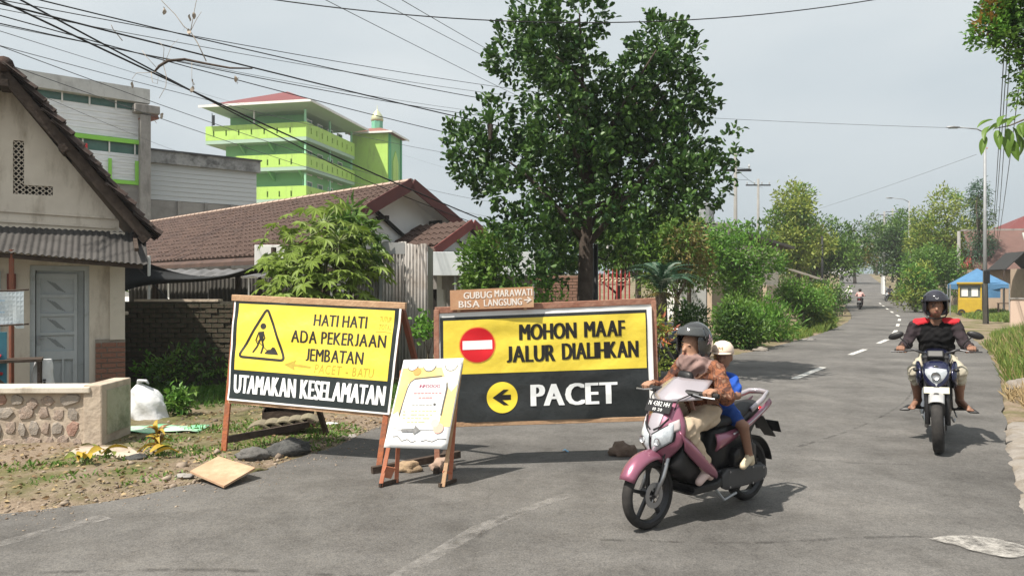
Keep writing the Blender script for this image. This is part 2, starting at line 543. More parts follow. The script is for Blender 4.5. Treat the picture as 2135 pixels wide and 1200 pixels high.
def axis(pts):
    out = []
    for (a, b, st) in pts:
        n = max(1, int(round((b - a) / st)))
        out += list(np.linspace(a, b, n, endpoint=False))
    return np.array(out + [pts[-1][1]])
gx = axis([(-900, -200, 100), (-200, -60, 20), (-60, -20, 5), (-20, -8, 1), (-8, 9, .14), (9, 20, .8), (20, 60, 4), (60, 200, 20), (200, 900, 100)])
gy = axis([(-80, -10, 10), (-10, 3.5, 1.5), (3.5, 12.5, .14), (12.5, 24, .6), (24, 60, 3), (60, 200, 8), (200, 600, 50), (600, 2000, 200)])
GX, GY = np.meshgrid(gx, gy)
GZ = ground_z(GX, GY)
nx_, ny_ = len(gx), len(gy)
ii, jj = np.meshgrid(np.arange(nx_ - 1), np.arange(ny_ - 1))
a_ = (jj * nx_ + ii).ravel()
ground = np_mesh('ground', np.stack([GX.ravel(), GY.ravel(), GZ.ravel()], 1), np.stack([a_, a_ + 1, a_ + nx_ + 1, a_ + nx_], 1), m_ground, smooth=True, kind='structure')

# road: a strip between both edges, with ragged asphalt borders
def strip_pairs():
    n = 420
    def param(pl):
        pl = resample(pl, 0.5); L = [0]
        for a, b in zip(pl, pl[1:]): L.append(L[-1] + (b - a).length)
        return pl, L
    res = []
    l, r = smooth_pl(LE, 3), smooth_pl(RE, 3)
    return l, r
road_top = 0.03
poly = [Vector((x, y)) for x, y in ROADPOLY]
bm = bmesh.new()
l_pts = resample([(p.x, p.y) for p in LS], 0.35)
r_pts = resample([(p.x, p.y) for p in RS], 0.35)
def ragged(pts, amp, seed, side):
    out = []
    for i, p in enumerate(pts):
        q = pts[min(i + 1, len(pts) - 1)]; o = pts[max(i - 1, 0)]
        d = (q - o); nrm = Vector((-d.y, d.x)).normalized()
        k = noise.noise(Vector((p.x * 1.7, p.y * 1.7, seed))) * .6 + noise.noise(Vector((p.x * 6, p.y * 6, seed))) * .4
        out.append(p + nrm * k * amp * side)
    return out
l_pts = ragged(l_pts, .16, 1.3, 1); r_pts = ragged(r_pts, .10, 5.1, 1)
ring = l_pts + list(reversed(r_pts))
top = [bm.verts.new((p.x, p.y, tz(p.y) + road_top)) for p in ring]
tris = tessellate_polygon([[Vector((p.x, p.y, 0)) for p in ring]])
for t3 in tris:
    try: bm.faces.new([top[i] for i in t3])
    except ValueError: pass
# slice across so that the surface can follow the slope
for yy in list(range(30, 160, 6)) + list(range(160, 320, 20)):
    bmesh.ops.bisect_plane(bm, geom=bm.verts[:] + bm.edges[:] + bm.faces[:], plane_co=(0, yy, 0), plane_no=(0, 1, 0))
for v in bm.verts: v.co.z = tz(v.co.y) + road_top
bm.edges.ensure_lookup_table()
border = [e for e in bm.edges if e.is_boundary]
ret = bmesh.ops.extrude_edge_only(bm, edges=border)
for v in [g for g in ret['geom'] if isinstance(g, bmesh.types.BMVert)]: v.co.z -= 0.08
bmesh.ops.recalc_face_normals(bm, faces=bm.faces)
me = bpy.data.meshes.new('road'); bm.to_mesh(me); bm.free(); me.materials.append(m_asphalt)
road = link('road', me); road['kind'] = 'structure'

m_paint = mat('worn white road paint', (0.62, 0.61, 0.58), (0.50, 0.49, 0.46), 5, 0.8, alpha=(9, .34, .46))
m_paint_old = mat('almost worn off road paint', (0.42, 0.40, 0.38), rough=0.85, alpha=(7, .44, 1.05))
m_splash = mat('spilled white lime', (0.46, 0.44, 0.41), (0.36, 0.345, 0.32), 8, 0.9, alpha=(10, .36, .66))
m_tar = mat('tar seam', (0.045, 0.042, 0.04), rough=0.8, alpha=(5, .46, .80))
def strip(name, pts, wid, m, h=0.006, jitter=0.0):
    pts = resample(pts, .3)
    b = MB(); vs, fs = [], []
    for i, p in enumerate(pts):
        d = pts[min(i + 1, len(pts) - 1)] - pts[max(i - 1, 0)]
        n = Vector((-d.y, d.x)).normalized()
        k = 1 + jitter * noise.noise(Vector((p.x * 3, p.y * 3, 2)))
        for sgn in (-1, 1):
            q = p + n * sgn * wid / 2 * k
            vs.append((q.x, q.y, tz(q.y) + road_top + h))
        if i: fs.append((2 * i - 2, 2 * i, 2 * i + 1, 2 * i - 1))
    b.add(vs, fs)
    return b.build(name, m, road, fix=False)
for a, b in [((5.33, 13.96), (6.74, 16.0)), ((8.7, 19.0), (9.9, 20.7)), ((11.35, 22.9), (12.5, 24.6))]:
    strip('lane_dash', [a, b], .14, m_paint)
cl = [Vector((14.2, 27.5)), Vector((15.6, 30)), Vector((22.6, 43)), Vector((32.5, 65)), Vector((48.2, 100)), Vector((69.7, 150))]
cl = resample(cl, .5)
i = 0
while i + 5 < len(cl) and cl[i].y < 66:
    strip('lane_dash', [cl[i], cl[i + 5]], .14, m_paint); i += 12
strip('edge_line', [(-.72, 4.3), (-.5, 4.75), (-.23, 5.28), (.1, 5.72), (.49, 6.15)], .13, m_paint_old, jitter=.5)
strip('edge_line', [(-4.4, 3.6), (-3.62, 4.7), (-3.35, 5.1), (-3.05, 5.55)], .13, m_paint_old, jitter=.5)
for k, pts in enumerate([[(6.2, 16.5), (7.2, 13.2), (6.0, 11.2), (4.4, 9.2), (3.1, 8.0)], [(1.9, 8.3), (2.6, 7.5), (3.3, 7.25), (3.9, 7.2)],
                         [(.6, 5.05), (1.6, 4.95), (2.7, 5.15), (3.5, 5.0)], [(-3.5, 4.4), (-1.9, 4.55), (-.6, 4.35)], [(-.3, 4.9), (-.1, 5.5), (.35, 5.9)]]):
    strip('tar_seam', smooth_pl(pts), .035, m_tar, h=.004 + .001 * k, jitter=.9)
# lime splash on the asphalt, bottom right
b = MB()
out = []
for p in smooth_pl([(2.86, 5.06), (3.05, 5.12), (3.26, 5.08), (3.42, 4.92), (3.36, 4.76), (3.16, 4.66), (3.04, 4.80), (2.90, 4.95), (2.86, 5.06)], 3)[:-1]:
    k = .03 * noise.noise(Vector((p.x * 9, p.y * 9, 4)))
    out.append((p.x + k, p.y + k, road_top + .012))
b.add(out, [tuple(range(len(out)))])
b.build('lime_splash', m_splash, road, fix=False)

# crumbling concrete verge along the right edge
b = MB()
ve = resample(smooth_pl([(3.9, 5.62), (4.25, 6.12), (4.66, 6.8), (5.15, 7.6), (5.75, 8.55), (6.3, 9.35)]), .07)
NV = 16
vs_, fs_ = [], []
for i, p in enumerate(ve):
    k = noise.noise(Vector((p.x * 3, p.y * 3, 1))) * .08 + noise.noise(Vector((p.x * 11, p.y * 11, 1))) * .04
    for j in range(NV + 1):
        dx = -.05 + k + (1.35 - k) * (j / NV) ** 1.4
        q = Vector((p.x + dx * .86, p.y - dx * .5))
        z = road_top - .03 + .055 * min(1, (j / 2.2)) + .014 * noise.noise(Vector((q.x * 5, q.y * 5, 7))) + .008 * noise.noise(Vector((q.x * 16, q.y * 16, 3))) + .06 * (j / NV)
        vs_.append((q.x, q.y, z))
for i in range(len(ve) - 1):
    for j in range(NV): fs_.append((i * (NV + 1) + j, i * (NV + 1) + j + 1, (i + 1) * (NV + 1) + j + 1, (i + 1) * (NV + 1) + j))
b.add(vs_, fs_)
m_verge = mat('crumbling pale concrete', (0.30, 0.275, 0.245), (0.20, 0.18, 0.16), 5, 0.95, bump=0.6, bscale=25, dirt=(0.17, 0.14, 0.105), dscale=2.2, dmin=.45, dmax=.66)
b.build('verge', m_verge, smooth=False, kind='structure')
# ------------------------------------------------------------------ buildings
def shared(name, mb, m, parent, xf, smooth=False):
    "alike pieces that share one mesh: xf = list of (loc, euler, scale)"
    me = mb.mesh(name, m, smooth) if isinstance(mb, MB) else mb
    for loc, rot, scl in xf: link(name, me, parent, loc, rot, scl)
    return me

m_roof_old = mat('old dark clay tile', (0.030, 0.020, 0.017), (0.080, 0.042, 0.030), 6, 0.9, bump=0.5, bscale=30, dirt=(0.03, 0.028, 0.025), dscale=3)
m_roof_red = mat('red brown clay tile', (0.056, 0.036, 0.029), (0.096, 0.058, 0.045), 3, 0.85, bump=0.3, bscale=20, dirt=(0.055, 0.034, 0.031), dscale=1.2, dmin=.48, dmax=.75)
m_brick = mat('red brick', (0.26, 0.11, 0.07), (0.20, 0.10, 0.07), 8, 0.9, bump=0.4, bscale=40, dirt=(0.3, 0.24, 0.19), dscale=9, dmin=.5, dmax=.75)
m_mortar = mat('mortar', (0.30, 0.27, 0.23), (0.22, 0.19, 0.16), 8, 0.95, bump=.4)
m_grey_paint = mat('grey white door paint', (0.46, 0.49, 0.50), (0.40, 0.43, 0.44), 4, 0.6, dirt=(.25, .24, .22), dscale=4, dmin=.58, dmax=.85)
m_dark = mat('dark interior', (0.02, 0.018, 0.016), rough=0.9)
m_glass = mat('dull window glass', (0.10, 0.12, 0.12), (.16, .18, .18), 2, 0.12, spec=0.6)
m_glass_white = mat('whitewashed glass', (0.42, 0.45, 0.46), (0.38, 0.41, 0.42), 3, 0.35)
m_awning = mat('grey asbestos sheet', (0.045, 0.042, 0.04), (0.085, 0.08, 0.076), 4, 0.9, bump=.3, dirt=(.03, .028, .026), dscale=2)

# --- cream house at the left edge
HO, HA = (-5.72, 10.75), R(29)
house = thing('cream_house', 'old cream house with steep tiled gable, lattice vent and grey door, behind stone wall', 'house', (HO[0], HO[1], 0.0), HA)
hp = lambda px, py: onplane(px, py, HO, HA)
pk_s, pk_z = hp(14, 150)[0], hp(14, 165)[1]
ds0, ds1 = hp(62, 600)[0], hp(186, 600)[0]
dz1 = hp(120, 553)[1]
v0, vt = hp(27, 292); v1, vb = hp(110, 408); vm = hp(50, 300)[0]; vh = hp(60, 386)[1]
vent = [(v0, vb), (v1, vb), (v1, vh), (vm, vh), (vm, vt), (v0, vt)]
b = MB()
b.add(*plate([(0, 0), (0, 2.72), (pk_s, pk_z - .1), (-3.6, 2.4), (-3.6, 0)], [rect(ds0, .12, ds1, dz1), vent], .14))
b.v = [(x, y + .07, z) for x, y, z in b.v]
b.build('wall', m_plaster, house)
b = MB(); b.box((-.07, 1.6, 1.3), (.14, 2.9, 2.6)); b.build('side_wall', m_plaster, house)
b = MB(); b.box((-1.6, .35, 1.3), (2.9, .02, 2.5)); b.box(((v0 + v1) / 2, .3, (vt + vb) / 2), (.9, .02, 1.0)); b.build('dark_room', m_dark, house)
# lattice of the vent: crossed slats, each its own piece
lat = MB(); lat.box((0, 0, 0), (.012, .03, .10))
xf = []
def lattice(x0, x1, z0, z1):
    nx, nz = max(1, round((x1 - x0) / .075)), max(1, round((z1 - z0) / .075))
    for i in range(nx):
        for k in range(nz):
            for sg in (-1, 1):
                xf.append(((x0 + (i + .5) * (x1 - x0) / nx, .03 + .006 * sg, z0 + (k + .5) * (z1 - z0) / nz), (0, sg * R(45), 0), (1, 1, 1)))
lattice(v0, vm, vh, vt); lattice(v0, v1, vb, vh)
shared('vent_slat', lat, m_plaster, house, xf)
# string course
b = MB()
for py in (449, 470):
    z = hp(100, py)[1]
    b.bar((-3.2, -.012, z + .1), (-.05, -.012, z), .03, .035)
b.build('string_course', m_plaster, house)
# roof: two slabs, barge boards and rows of clay tiles along the verge
ex, ez = .42, 2.52
sl = math.atan2(pk_z + .12 - ez, ex - pk_s)
rl = math.hypot(pk_z + .12 - ez, ex - pk_s)
dirx, dirz = (ex - pk_s) / rl, (ez - pk_z - .12) / rl
b = MB()
for sg in (1, -1):
    p0 = Vector((pk_s, -.30, pk_z + .10)); 
    q = Vector((dirx * sg, 0, dirz)); nn = Vector((-dirz * sg, 0, dirx))
    a0 = p0; a1 = p0 + q * rl
    pts = [a0, a1, a1 + Vector((0, 3.4, 0)), a0 + Vector((0, 3.4, 0))]
    b.add(pts + [p - nn * .06 for p in pts], [(0, 1, 2, 3), (7, 6, 5, 4), (0, 4, 5, 1), (1, 5, 6, 2), (2, 6, 7, 3), (3, 7, 4, 0)])
roof = b.build('roof', m_roof_old, house)
b = MB()
for sg in (1, -1):
    q = Vector((dirx * sg, 0, dirz)); nn = Vector((-dirz * sg, 0, dirx))
    p0 = Vector((pk_s, -.31, pk_z - .02))
    b.bar(p0, p0 + q * (rl * .97), .03, .13, up=nn)
    p1 = Vector((pk_s, -.16, pk_z - .06)); b.bar(p1, p1 + q * rl * .95, .06, .08, up=nn)
b.build('barge_board', m_wood_dark, house)
pur = MB(); pur.box((0, 0, 0), (.10, .55, .09))
shared('purlin', pur, m_wood_dark, house, [((pk_s + dirx * t * rl, -.10, pk_z - .10 + dirz * t * rl), (0, sl, 0), (1, 1, 1)) for t in (.38, .93)] + [((pk_s, -.12, pk_z - .14), (0, 0, 0), (1, 1, 1))])
tile = MB()
def tile_fn(u, v):
    y = (u - .5) * .24
    x = v * .30
    z = .035 * math.cos((u - .5) * 2 * math.pi) * .9 + .012 + (1 - v) * -.0
    return (x, y, z)
tile.grid(tile_fn, 6, 1)
tile.grid(lambda u, v: (tile_fn(u, v)[0], tile_fn(u, v)[1], tile_fn(u, v)[2] - .022), 6, 1)
tile.add([tile_fn(i / 6, 1) for i in range(7)] + [(tile_fn(i / 6, 1)[0], tile_fn(i / 6, 1)[1], tile_fn(i / 6, 1)[2] - .022) for i in range(7)], [(i, i + 1, i + 8, i + 7) for i in range(6)])
xf = []
nr = int(rl / .175)
for r_ in range(nr):
    for c in range(5):
        t = (r_ + .0) * .175
        rr = random.uniform
        xf.append(((pk_s + dirx * t + rr(-.012, .012), -.27 + c * .21 + rr(-.03, .03), pk_z + .135 + dirz * t + rr(0, .02)), (rr(-.05, .05), sl - R(13) + rr(-.08, .08), rr(-.06, .06)), (1, 1, 1)))
tile_me = shared('roof_tile', tile, m_roof_old, house, xf)
b = MB(); b.tube([(pk_s, -.36, pk_z + .12), (pk_s, 3.05, pk_z + .12)], .115, 12, squash=.85); b.build('ridge_tile', m_roof_old, house, smooth=True)
# awning of corrugated sheet
wz = hp(110, 470)[1]
def aw(u, v):
    s = -2.6 + u * (2.6 + .34)
    out = -.02 - v * .80
    z = wz - .02 - .10 * u * 0 - v * .27 - .20 * v * u - .05 * u + .009 * math.sin(s * 2 * math.pi / .076) - .02 * math.sin(v * 2.2) 
    return (s, out, z)
b = MB(); b.grid(aw, 310, 4); awn = b.build('awning', m_awning, house, solid=.008)
b = MB(); b.bar((-2.6, -.74, wz - .36), (.28, -.74, wz - .58), .05, .06); b.bar((.2, -.78, wz - .35), (.2, -.02, wz - .10), .05, .05); b.build('awning_beam', m_wood_dark, house)
ps = hp(27, 600)[0]
b = MB(); b.tube([(ps + .05, -.74, 0), (ps + .05, -.74, wz - .38)], .03, 8); b.build('awning_post', m_wood_red, house)
# door with four glazed panes and three lower panels
door = link('door', None, house, ((ds0 + ds1) / 2, .10, 0))
dw = ds1 - ds0
b = MB(); b.add(*plate(rect(-dw / 2, .1, dw / 2, dz1 - .005), [rect(-dw / 2 + .06, .12, dw / 2 - .06, dz1 - .07)], .16)); b.build('frame', m_grey_paint, door)
iw = dw - .14
lw = iw * .86
pz = [(.16, .78)] + [(.86 + k * .265, .86 + k * .265 + .225) for k in range(4)]
x0, x1 = -iw / 2 + .05, -iw / 2 + lw - .04
holes = [rect(x0 + k * (x1 - x0) / 3 + .012, .16, x0 + (k + 1) * (x1 - x0) / 3 - .012, .74) for k in range(3)] + [rect(x0, z0, x1, z1) for z0, z1 in pz[1:]]
top_z = min(dz1 - .07, pz[-1][1] + .07)
b = MB(); b.add(*plate(rect(-iw / 2, .12, -iw / 2 + lw, top_z), holes, .04)); b.build('leaf', m_grey_paint, door)
b = MB(); b.box((0, .03, (.12 + dz1) / 2), (iw, .01, dz1 - .2)); b.build('back_leaf', m_grey_paint, door)
for z0, z1 in pz[1:]:
    b = MB(); b.box(((x0 + x1) / 2, .012, (z0 + z1) / 2), (x1 - x0, .006, z1 - z0)); b.build('pane', m_glass_white, door)
    b = MB()
    for j in range(4):
        cx = (x0 + x1) / 2 - .05 + j * .028
        b.bar((cx - .07, .006, z1 - .03 - .01 * j), (cx + .06, .006, z0 + .03 + .01 * (3 - j)), .004, .012)
    b.build('reflection_stripe', mat('drawn pane reflection', (.24, .26, .265), rough=.5), door)  # diagonal reflections in the pane, drawn as grey bars
b = MB(); b.box((-iw / 2 + .03, -.03, 1.02), (.03, .02, .14)); b.tube([(-iw / 2 + .03, -.04, 1.05), (-iw / 2 + .10, -.05, 1.05)], .009, 6); b.build('handle', m_metal, door)
# corner pilaster on a brick base
b = MB(); b.box((-.02, -.03, 1.78), (.19, .10, 1.55)); b.build('pilaster', mat('pale cream plaster', (.60, .55, .47), (.54, .49, .41), 3, .9, bump=.15, dirt=(.36, .31, .25), dscale=2.5, dmin=.55, dmax=.85), house)
b = MB(); b.box((-.11, -.02, .51), (.38, .06, 1.0)); b.build('brick_core', m_mortar, house)
bk = MB(); bk.box((0, 0, 0), (1, 1, 1))
xf = []
for r_ in range(13):
    z = .045 + r_ * .074
    cuts = [-.305, -.15, .085] if r_ % 2 else [-.305, -.225, -.03, .085]
    for p, q in zip(cuts, cuts[1:]):
        xf.append((((p + q) / 2, -.045 + random.uniform(-.006, .006), z), (0, 0, 0), (q - p - .014, .05, .058)))
shared('brick', bk, m_brick, house, xf)
# shop window at the left
b = MB(); b.add(*plate(rect(-2.35, 1.0, -1.42, 1.98), [rect(-2.28, 1.07, -1.49, 1.91)], .05)); wf = b.build('window', m_grey_paint, house)
b = MB(); b.box((-1.88, .0, 1.5), (.80, .01, .86)); b.build('pane', m_glass, wf)
b = MB(); b.box((-1.30, -.02, 1.72), (.10, .03, .45)); b.build('shutter', mat('dark red paint', (.16, .035, .025), rough=.6), house)

# --- things in front of the cream house
def hl(s, out, z): 
    c, d = math.cos(HA), math.sin(HA)
    return Vector((HO[0] + s * c + out * d, HO[1] + s * d - out * c, z))
m_sack = mat('white woven plastic sack', (.66, .67, .68), (.55, .56, .58), 6, .6, bump=.5, bscale=14)
t = thing('work_table', 'low black wooden table in front of the grey door', 'table', (at(28, 0, 9.3).x, 9.3, 0), HA)
b = MB(); b.box((0, 0, .84), (.62, .36, .035)); b.build('tabletop', m_wood_dark, t)
for sx in (-.28, .28):
    for sy in (-.15, .15):
        b = MB(); b.box((sx, sy, .41), (.035, .035, .825)); b.build('leg', m_wood_dark, t)
b = MB(); b.bar((-.28, -.16, .78), (.28, -.16, .15), .02, .03); b.build('brace', m_wood_dark, t)
t = thing('white_sack', 'white plastic sack with a small dark print in front of the grey door', 'sack', (at(90, 0, 9.65).x, 9.65, 0), HA)
b = MB(); b.box((0, 0, .18), (.34, .28, .36)); b.build('crate', m_wood_dark, t, bevel=.01)
b = MB()
def sackf(u, v):
    a = 2 * math.pi * u; z = .36 + v * .46
    w_ = .12 * (1 - .25 * v ** 3) * (1 + .08 * math.sin(5 * a + 4 * v))
    return (w_ * math.copysign(abs(math.cos(a)) ** .6, math.cos(a)) + .01 * math.sin(9 * v), w_ * .75 * math.copysign(abs(math.sin(a)) ** .6, math.sin(a)), z)
b.grid(sackf, 20, 8); b.add([sackf(i / 20, 1) for i in range(20)], [tuple(range(20))]); b.build('bag', m_sack, t, smooth=True)
b = MB(); b.box((.02, -.098, .56), (.035, .006, .02)); b.box((.02, -.098, .525), (.025, .006, .03)); b.build('print', m_black, t)
t = thing('white_banner', 'small white banner tied below the awning beside the wooden post', 'banner', (at(50, 0, 9.0).x - .41, 8.77, 0), HA)
def banf(u, v): return (u * .92 - .45, .03 * math.sin(u * 9 + v * 3), 1.27 + v * .40 + .04 * u - (.05 * (u > .9)) * (1 - v))
b = MB(); b.grid(banf, 24, 8); b.build('sheet', mat('faded white vinyl', (.60, .66, .70), (.52, .60, .66), 5, .5), t, solid=.004)
b = MB()
for k in range(4): b.bar((-.4, -.045, 1.58 - k * .07), (.28 - .1 * (k % 2), -.045, 1.60 - k * .07), .004, .016)
b.build('faded_print', mat('faded blue print', (.30, .42, .52), rough=.6), t)
b = MB(); b.tube([(-.5, .01, 1.27), (.52, .01, 1.31)], .012, 6); b.tube([(-.5, .01, 1.68), (.52, .01, 1.73)], .012, 6); b.build('rod', m_wood_dark, t)
b = MB(); b.tube([(-.42, .03, 0), (-.42, .03, 1.75)], .018, 6); b.build('pole', m_wood_dark, t)
t = thing('printed_panel', 'blue and red printed panel standing under the white banner', 'panel', (at(14, 0, 9.25).x - .27, 9.1, 0), HA)
b = MB(); b.box((0, 0, .65), (.62, .03, 1.1)); b.build('sheet', mat('teal print', (.06, .24, .32), (.04, .15, .22), 3, .5), t)
b = MB(); b.tube([(-.2, -.02, .9), (.02, -.02, .97), (.25, -.02, .9)], .06, 6, squash=.4); b.tube([(-.2, -.02, .7), (.05, -.02, .74), (.27, -.02, .68)], .05, 6, squash=.4); b.build('red_print', mat('red print', (.5, .03, .04), rough=.5), t)
b = MB(); b.box((-.28, .03, .35), (.03, .03, .7)); b.box((.28, .03, .35), (.03, .03, .7)); b.build('stand', m_wood_dark, t)

# --- stone wall with plastered end pillar
m_stone = mat('rubble stone', (0.30, 0.225, 0.18), (0.40, 0.32, 0.26), 3, 0.9, bump=0.5, bscale=12, dirt=(.20, .17, .15), dscale=5)
m_stone2 = mat('reddish rubble stone', (0.30, 0.17, 0.13), (0.36, 0.24, 0.19), 3, 0.9, bump=0.5, bscale=12)
m_stone_plaster = mat('pale wall mortar', (0.50, 0.42, 0.33), (0.42, 0.35, 0.28), 5, .95, bump=.6, bscale=16, dirt=(.28, .22, .17), dscale=3)
t = thing('stone_wall', 'low rubble stone garden wall with plastered coping and square end pillar', 'wall', (-4.45, 7.95, 0), R(2))
b = MB(); b.box((-2.2, .15, .32), (4.2, .24, .64)); b.build('core', m_stone_plaster, t, bevel=.01)
b = MB(); b.box((-2.2, .13, .655), (4.24, .32, .07)); b.build('coping', m_plaster, t, bevel=.012)
b = MB(); b.box((-.06, .32, .35), (.20, .66, .72)); b.build('pillar', m_stone_plaster, t, bevel=.015)
m_moss = mat('mossy plaster', (.33, .34, .24), (.42, .40, .31), 4, .95, bump=.4, dirt=(.14, .15, .08), dscale=3, dmin=.45, dmax=.7)
b = MB(); b.box((.044, .34, .40), (.012, .50, .48)); b.build('inset_panel', m_moss, t)
def rock_mesh(name, m, seed, flat=1.0, rough=.25, sub=2):
    bm = bmesh.new(); bmesh.ops.create_icosphere(bm, subdivisions=sub, radius=.5)
    for v in bm.verts:
        d = v.co.normalized()
        k = 1 + rough * noise.noise(d * 1.6 + Vector((seed, 0, 0))) + rough * .5 * noise.noise(d * 3.7 + Vector((0, seed, 0)))
        v.co *= k
        v.co.z *= flat
    me = bpy.data.meshes.new(name); bm.to_mesh(me); bm.free(); me.materials.append(m)
    me.polygons.foreach_set('use_smooth', [True] * len(me.polygons))
    return me
m_stone3 = mat('grey rubble stone', (.27, .24, .21), (.34, .30, .26), 3, .9, bump=.5, bscale=12, dirt=(.40, .33, .26), dscale=7, dmin=.5, dmax=.7)
def facet_stone(seed, m):
    rs = random.Random(seed); n = rs.randint(6, 8); out = []
    for k in range(n):
        a = 2 * math.pi * (k + rs.uniform(-.28, .28)) / n; r_ = rs.uniform(.82, 1.05)
        c, d = math.cos(a), math.sin(a); e = max(abs(c), abs(d)) ** .55
        out.append((.5 * r_ * c / e, .5 * r_ * d / e))
    b = MB(); vs_ = [(x, .5, z) for x, z in out] + [(x * .93, -.1, z * .93) for x, z in out] + [(x * .82 + rs.uniform(-.05, .05), -.40 + rs.uniform(-.16, .16), z * .82 + rs.uniform(-.05, .05)) for x, z in out] + [(0, -.5, 0)]
    fs_ = []
    for r_ in range(2): fs_ += [(r_ * n + k, r_ * n + (k + 1) % n, (r_ + 1) * n + (k + 1) % n, (r_ + 1) * n + k) for k in range(n)]
    fs_ += [(2 * n + k, 2 * n + (k + 1) % n, 3 * n) for k in range(n)]
    b.add(vs_, fs_); me = b.mesh('stone', m, False)
    bm = bmesh.new(); bm.from_mesh(me); bmesh.ops.recalc_face_normals(bm, faces=bm.faces); bm.to_mesh(me); bm.free()
    return me
stones = [facet_stone(k, (m_stone, m_stone3, m_stone2, m_stone3, m_stone)[k % 5]) for k in range(10)]
random.seed(22)
for row, (hh, zc) in enumerate([(.15, .085), (.17, .245), (.14, .40), (.12, .53)]):
    x = -.175 + random.uniform(-.05, 0)
    while x > -3.2:
        wd = random.choice((.10, .14, .17, .22, .26)) * random.uniform(.9, 1.1)
        link('stone', stones[random.randrange(10)], t, (x - wd / 2, .030 + random.uniform(-.006, .010), zc + random.uniform(-.022, .022)), (0, random.uniform(-.25, .25), random.uniform(-.05, .05)), (wd, .040, hh * random.uniform(.92, 1.2)))
        x -= wd + random.uniform(.0, .022)
random.seed(5)

# --- mossy brick wall
t = thing('brick_wall', 'dark mossy old brick wall in the shade behind the white sack', 'wall', (-7.4, 13.0, 0), R(-2))
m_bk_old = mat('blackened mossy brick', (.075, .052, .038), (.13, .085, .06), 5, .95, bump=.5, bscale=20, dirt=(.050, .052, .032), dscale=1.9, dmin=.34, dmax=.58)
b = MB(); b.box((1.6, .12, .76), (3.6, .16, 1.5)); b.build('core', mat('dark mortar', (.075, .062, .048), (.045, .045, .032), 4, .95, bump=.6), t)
xf = []
for r_ in range(17):
    x = .38 + (r_ % 2) * -.11
    while x < 2.95:
        if r_ > 2: xf.append(((x + .1, .035 + random.uniform(-.022, .014), .06 + r_ * .086), (random.uniform(-.05, .05), random.uniform(-.06, .06), random.uniform(-.08, .08)), (.205, .06, .07 * random.uniform(.9, 1.05))))
        x += .222
shared('brick', bk, m_bk_old, t, xf)
b = MB(); b.box((1.5, .12, 1.53), (1.5, .20, .04)); b.build('coping', m_stone_plaster, t)
t = thing('wall_stub', 'short broken brick pier with a pale cap beside the cream house corner', 'wall', (-6.62, 12.2, 0), 0)
b = MB(); b.box((0, 0, .65), (.34, .26, 1.3)); b.build('pier', m_bk_old, t, bevel=.02)
b = MB(); b.box((0, 0, 1.33), (.42, .32, .06)); b.build('cap', m_stone_plaster, t, bevel=.015)

# --- dark shed under a shade net
t = thing('dark_shed', 'dark open shed of weathered sheets below the red tiled roof', 'shed', (-7.6, 15.2, 0), R(-6))
m_shed = mat('sooty corrugated sheet', (.05, .048, .044), (.10, .095, .085), 3, .9, dirt=(.16, .15, .13), dscale=2.5, dmin=.55, dmax=.8)
for k in range(5):
    b = MB(); b.grid(lambda u, v, k=k: (-.3 + k * .86 + u * .84, .03 * (k % 2) + .012 * math.sin(u * 60), .2 + v * 1.75), 40, 1); b.build('sheet', m_shed, t, solid=.006)
b = MB(); b.bar((-.5, -.2, 2.05), (4.3, -.2, 2.12), .06, .08); b.build('beam', m_wood_dark, t)
for k in range(3):
    b = MB(); b.box((.4 + k * 1.75, -.2, 1.02), (.08, .08, 2.04)); b.build('post', m_wood_dark, t)
b = MB(); b.grid(lambda u, v: (-.6 + u * 3.6, -.25 - v * .55, 2.12 - v * .15 + .015 * math.sin(u * 90)), 80, 2); b.build('sheet_roof', mat('grey tin', (.14, .14, .145), (.08, .08, .08), 3, .7), t, solid=.006)
t = thing('shade_net', 'black shade net sagging between poles in front of red tiled roof', 'net', (-7.1, 13.6, 0), 0)
def netf(u, v):
    x = -.1 + u * 2.75
    sag = 4 * u * (1 - u)
    top = 2.45 - .12 * u - .42 * sag
    bot = 1.62 + .45 * u
    return (x, .25 * math.sin(u * 3) + .12 * math.sin(v * 5 + u * 4), top + (bot - top) * v * (1 - .45 * sag * (1 - u)))
b = MB(); b.grid(netf, 30, 10)
b.build('net', mat('black shade cloth', (.012, .014, .016), rough=.9, alpha=(260, .16, .40)), t, fix=False, smooth=True)
for x, h, m in ((.35, 2.35, m_white), (2.66, 2.5, m_wood_dark)):
    b = MB(); b.tube([(x, .1, 0), (x + .02, .1, h)], .028 if m is m_white else .05, 8); b.build('pole', m, t)
b = MB(); b.tube([(-.15, .02, 2.48), (.9, .2, 1.3)], .012, 6); b.build('stay', m_black, t)

# --- long tiled house with white gable
RZ0, RZ1 = Vector((-2.95, 19.7)), Vector((-16.3, 32.3))
rd = (RZ1 - RZ0); rlen = rd.length; ang = math.atan2(rd.y, rd.x)
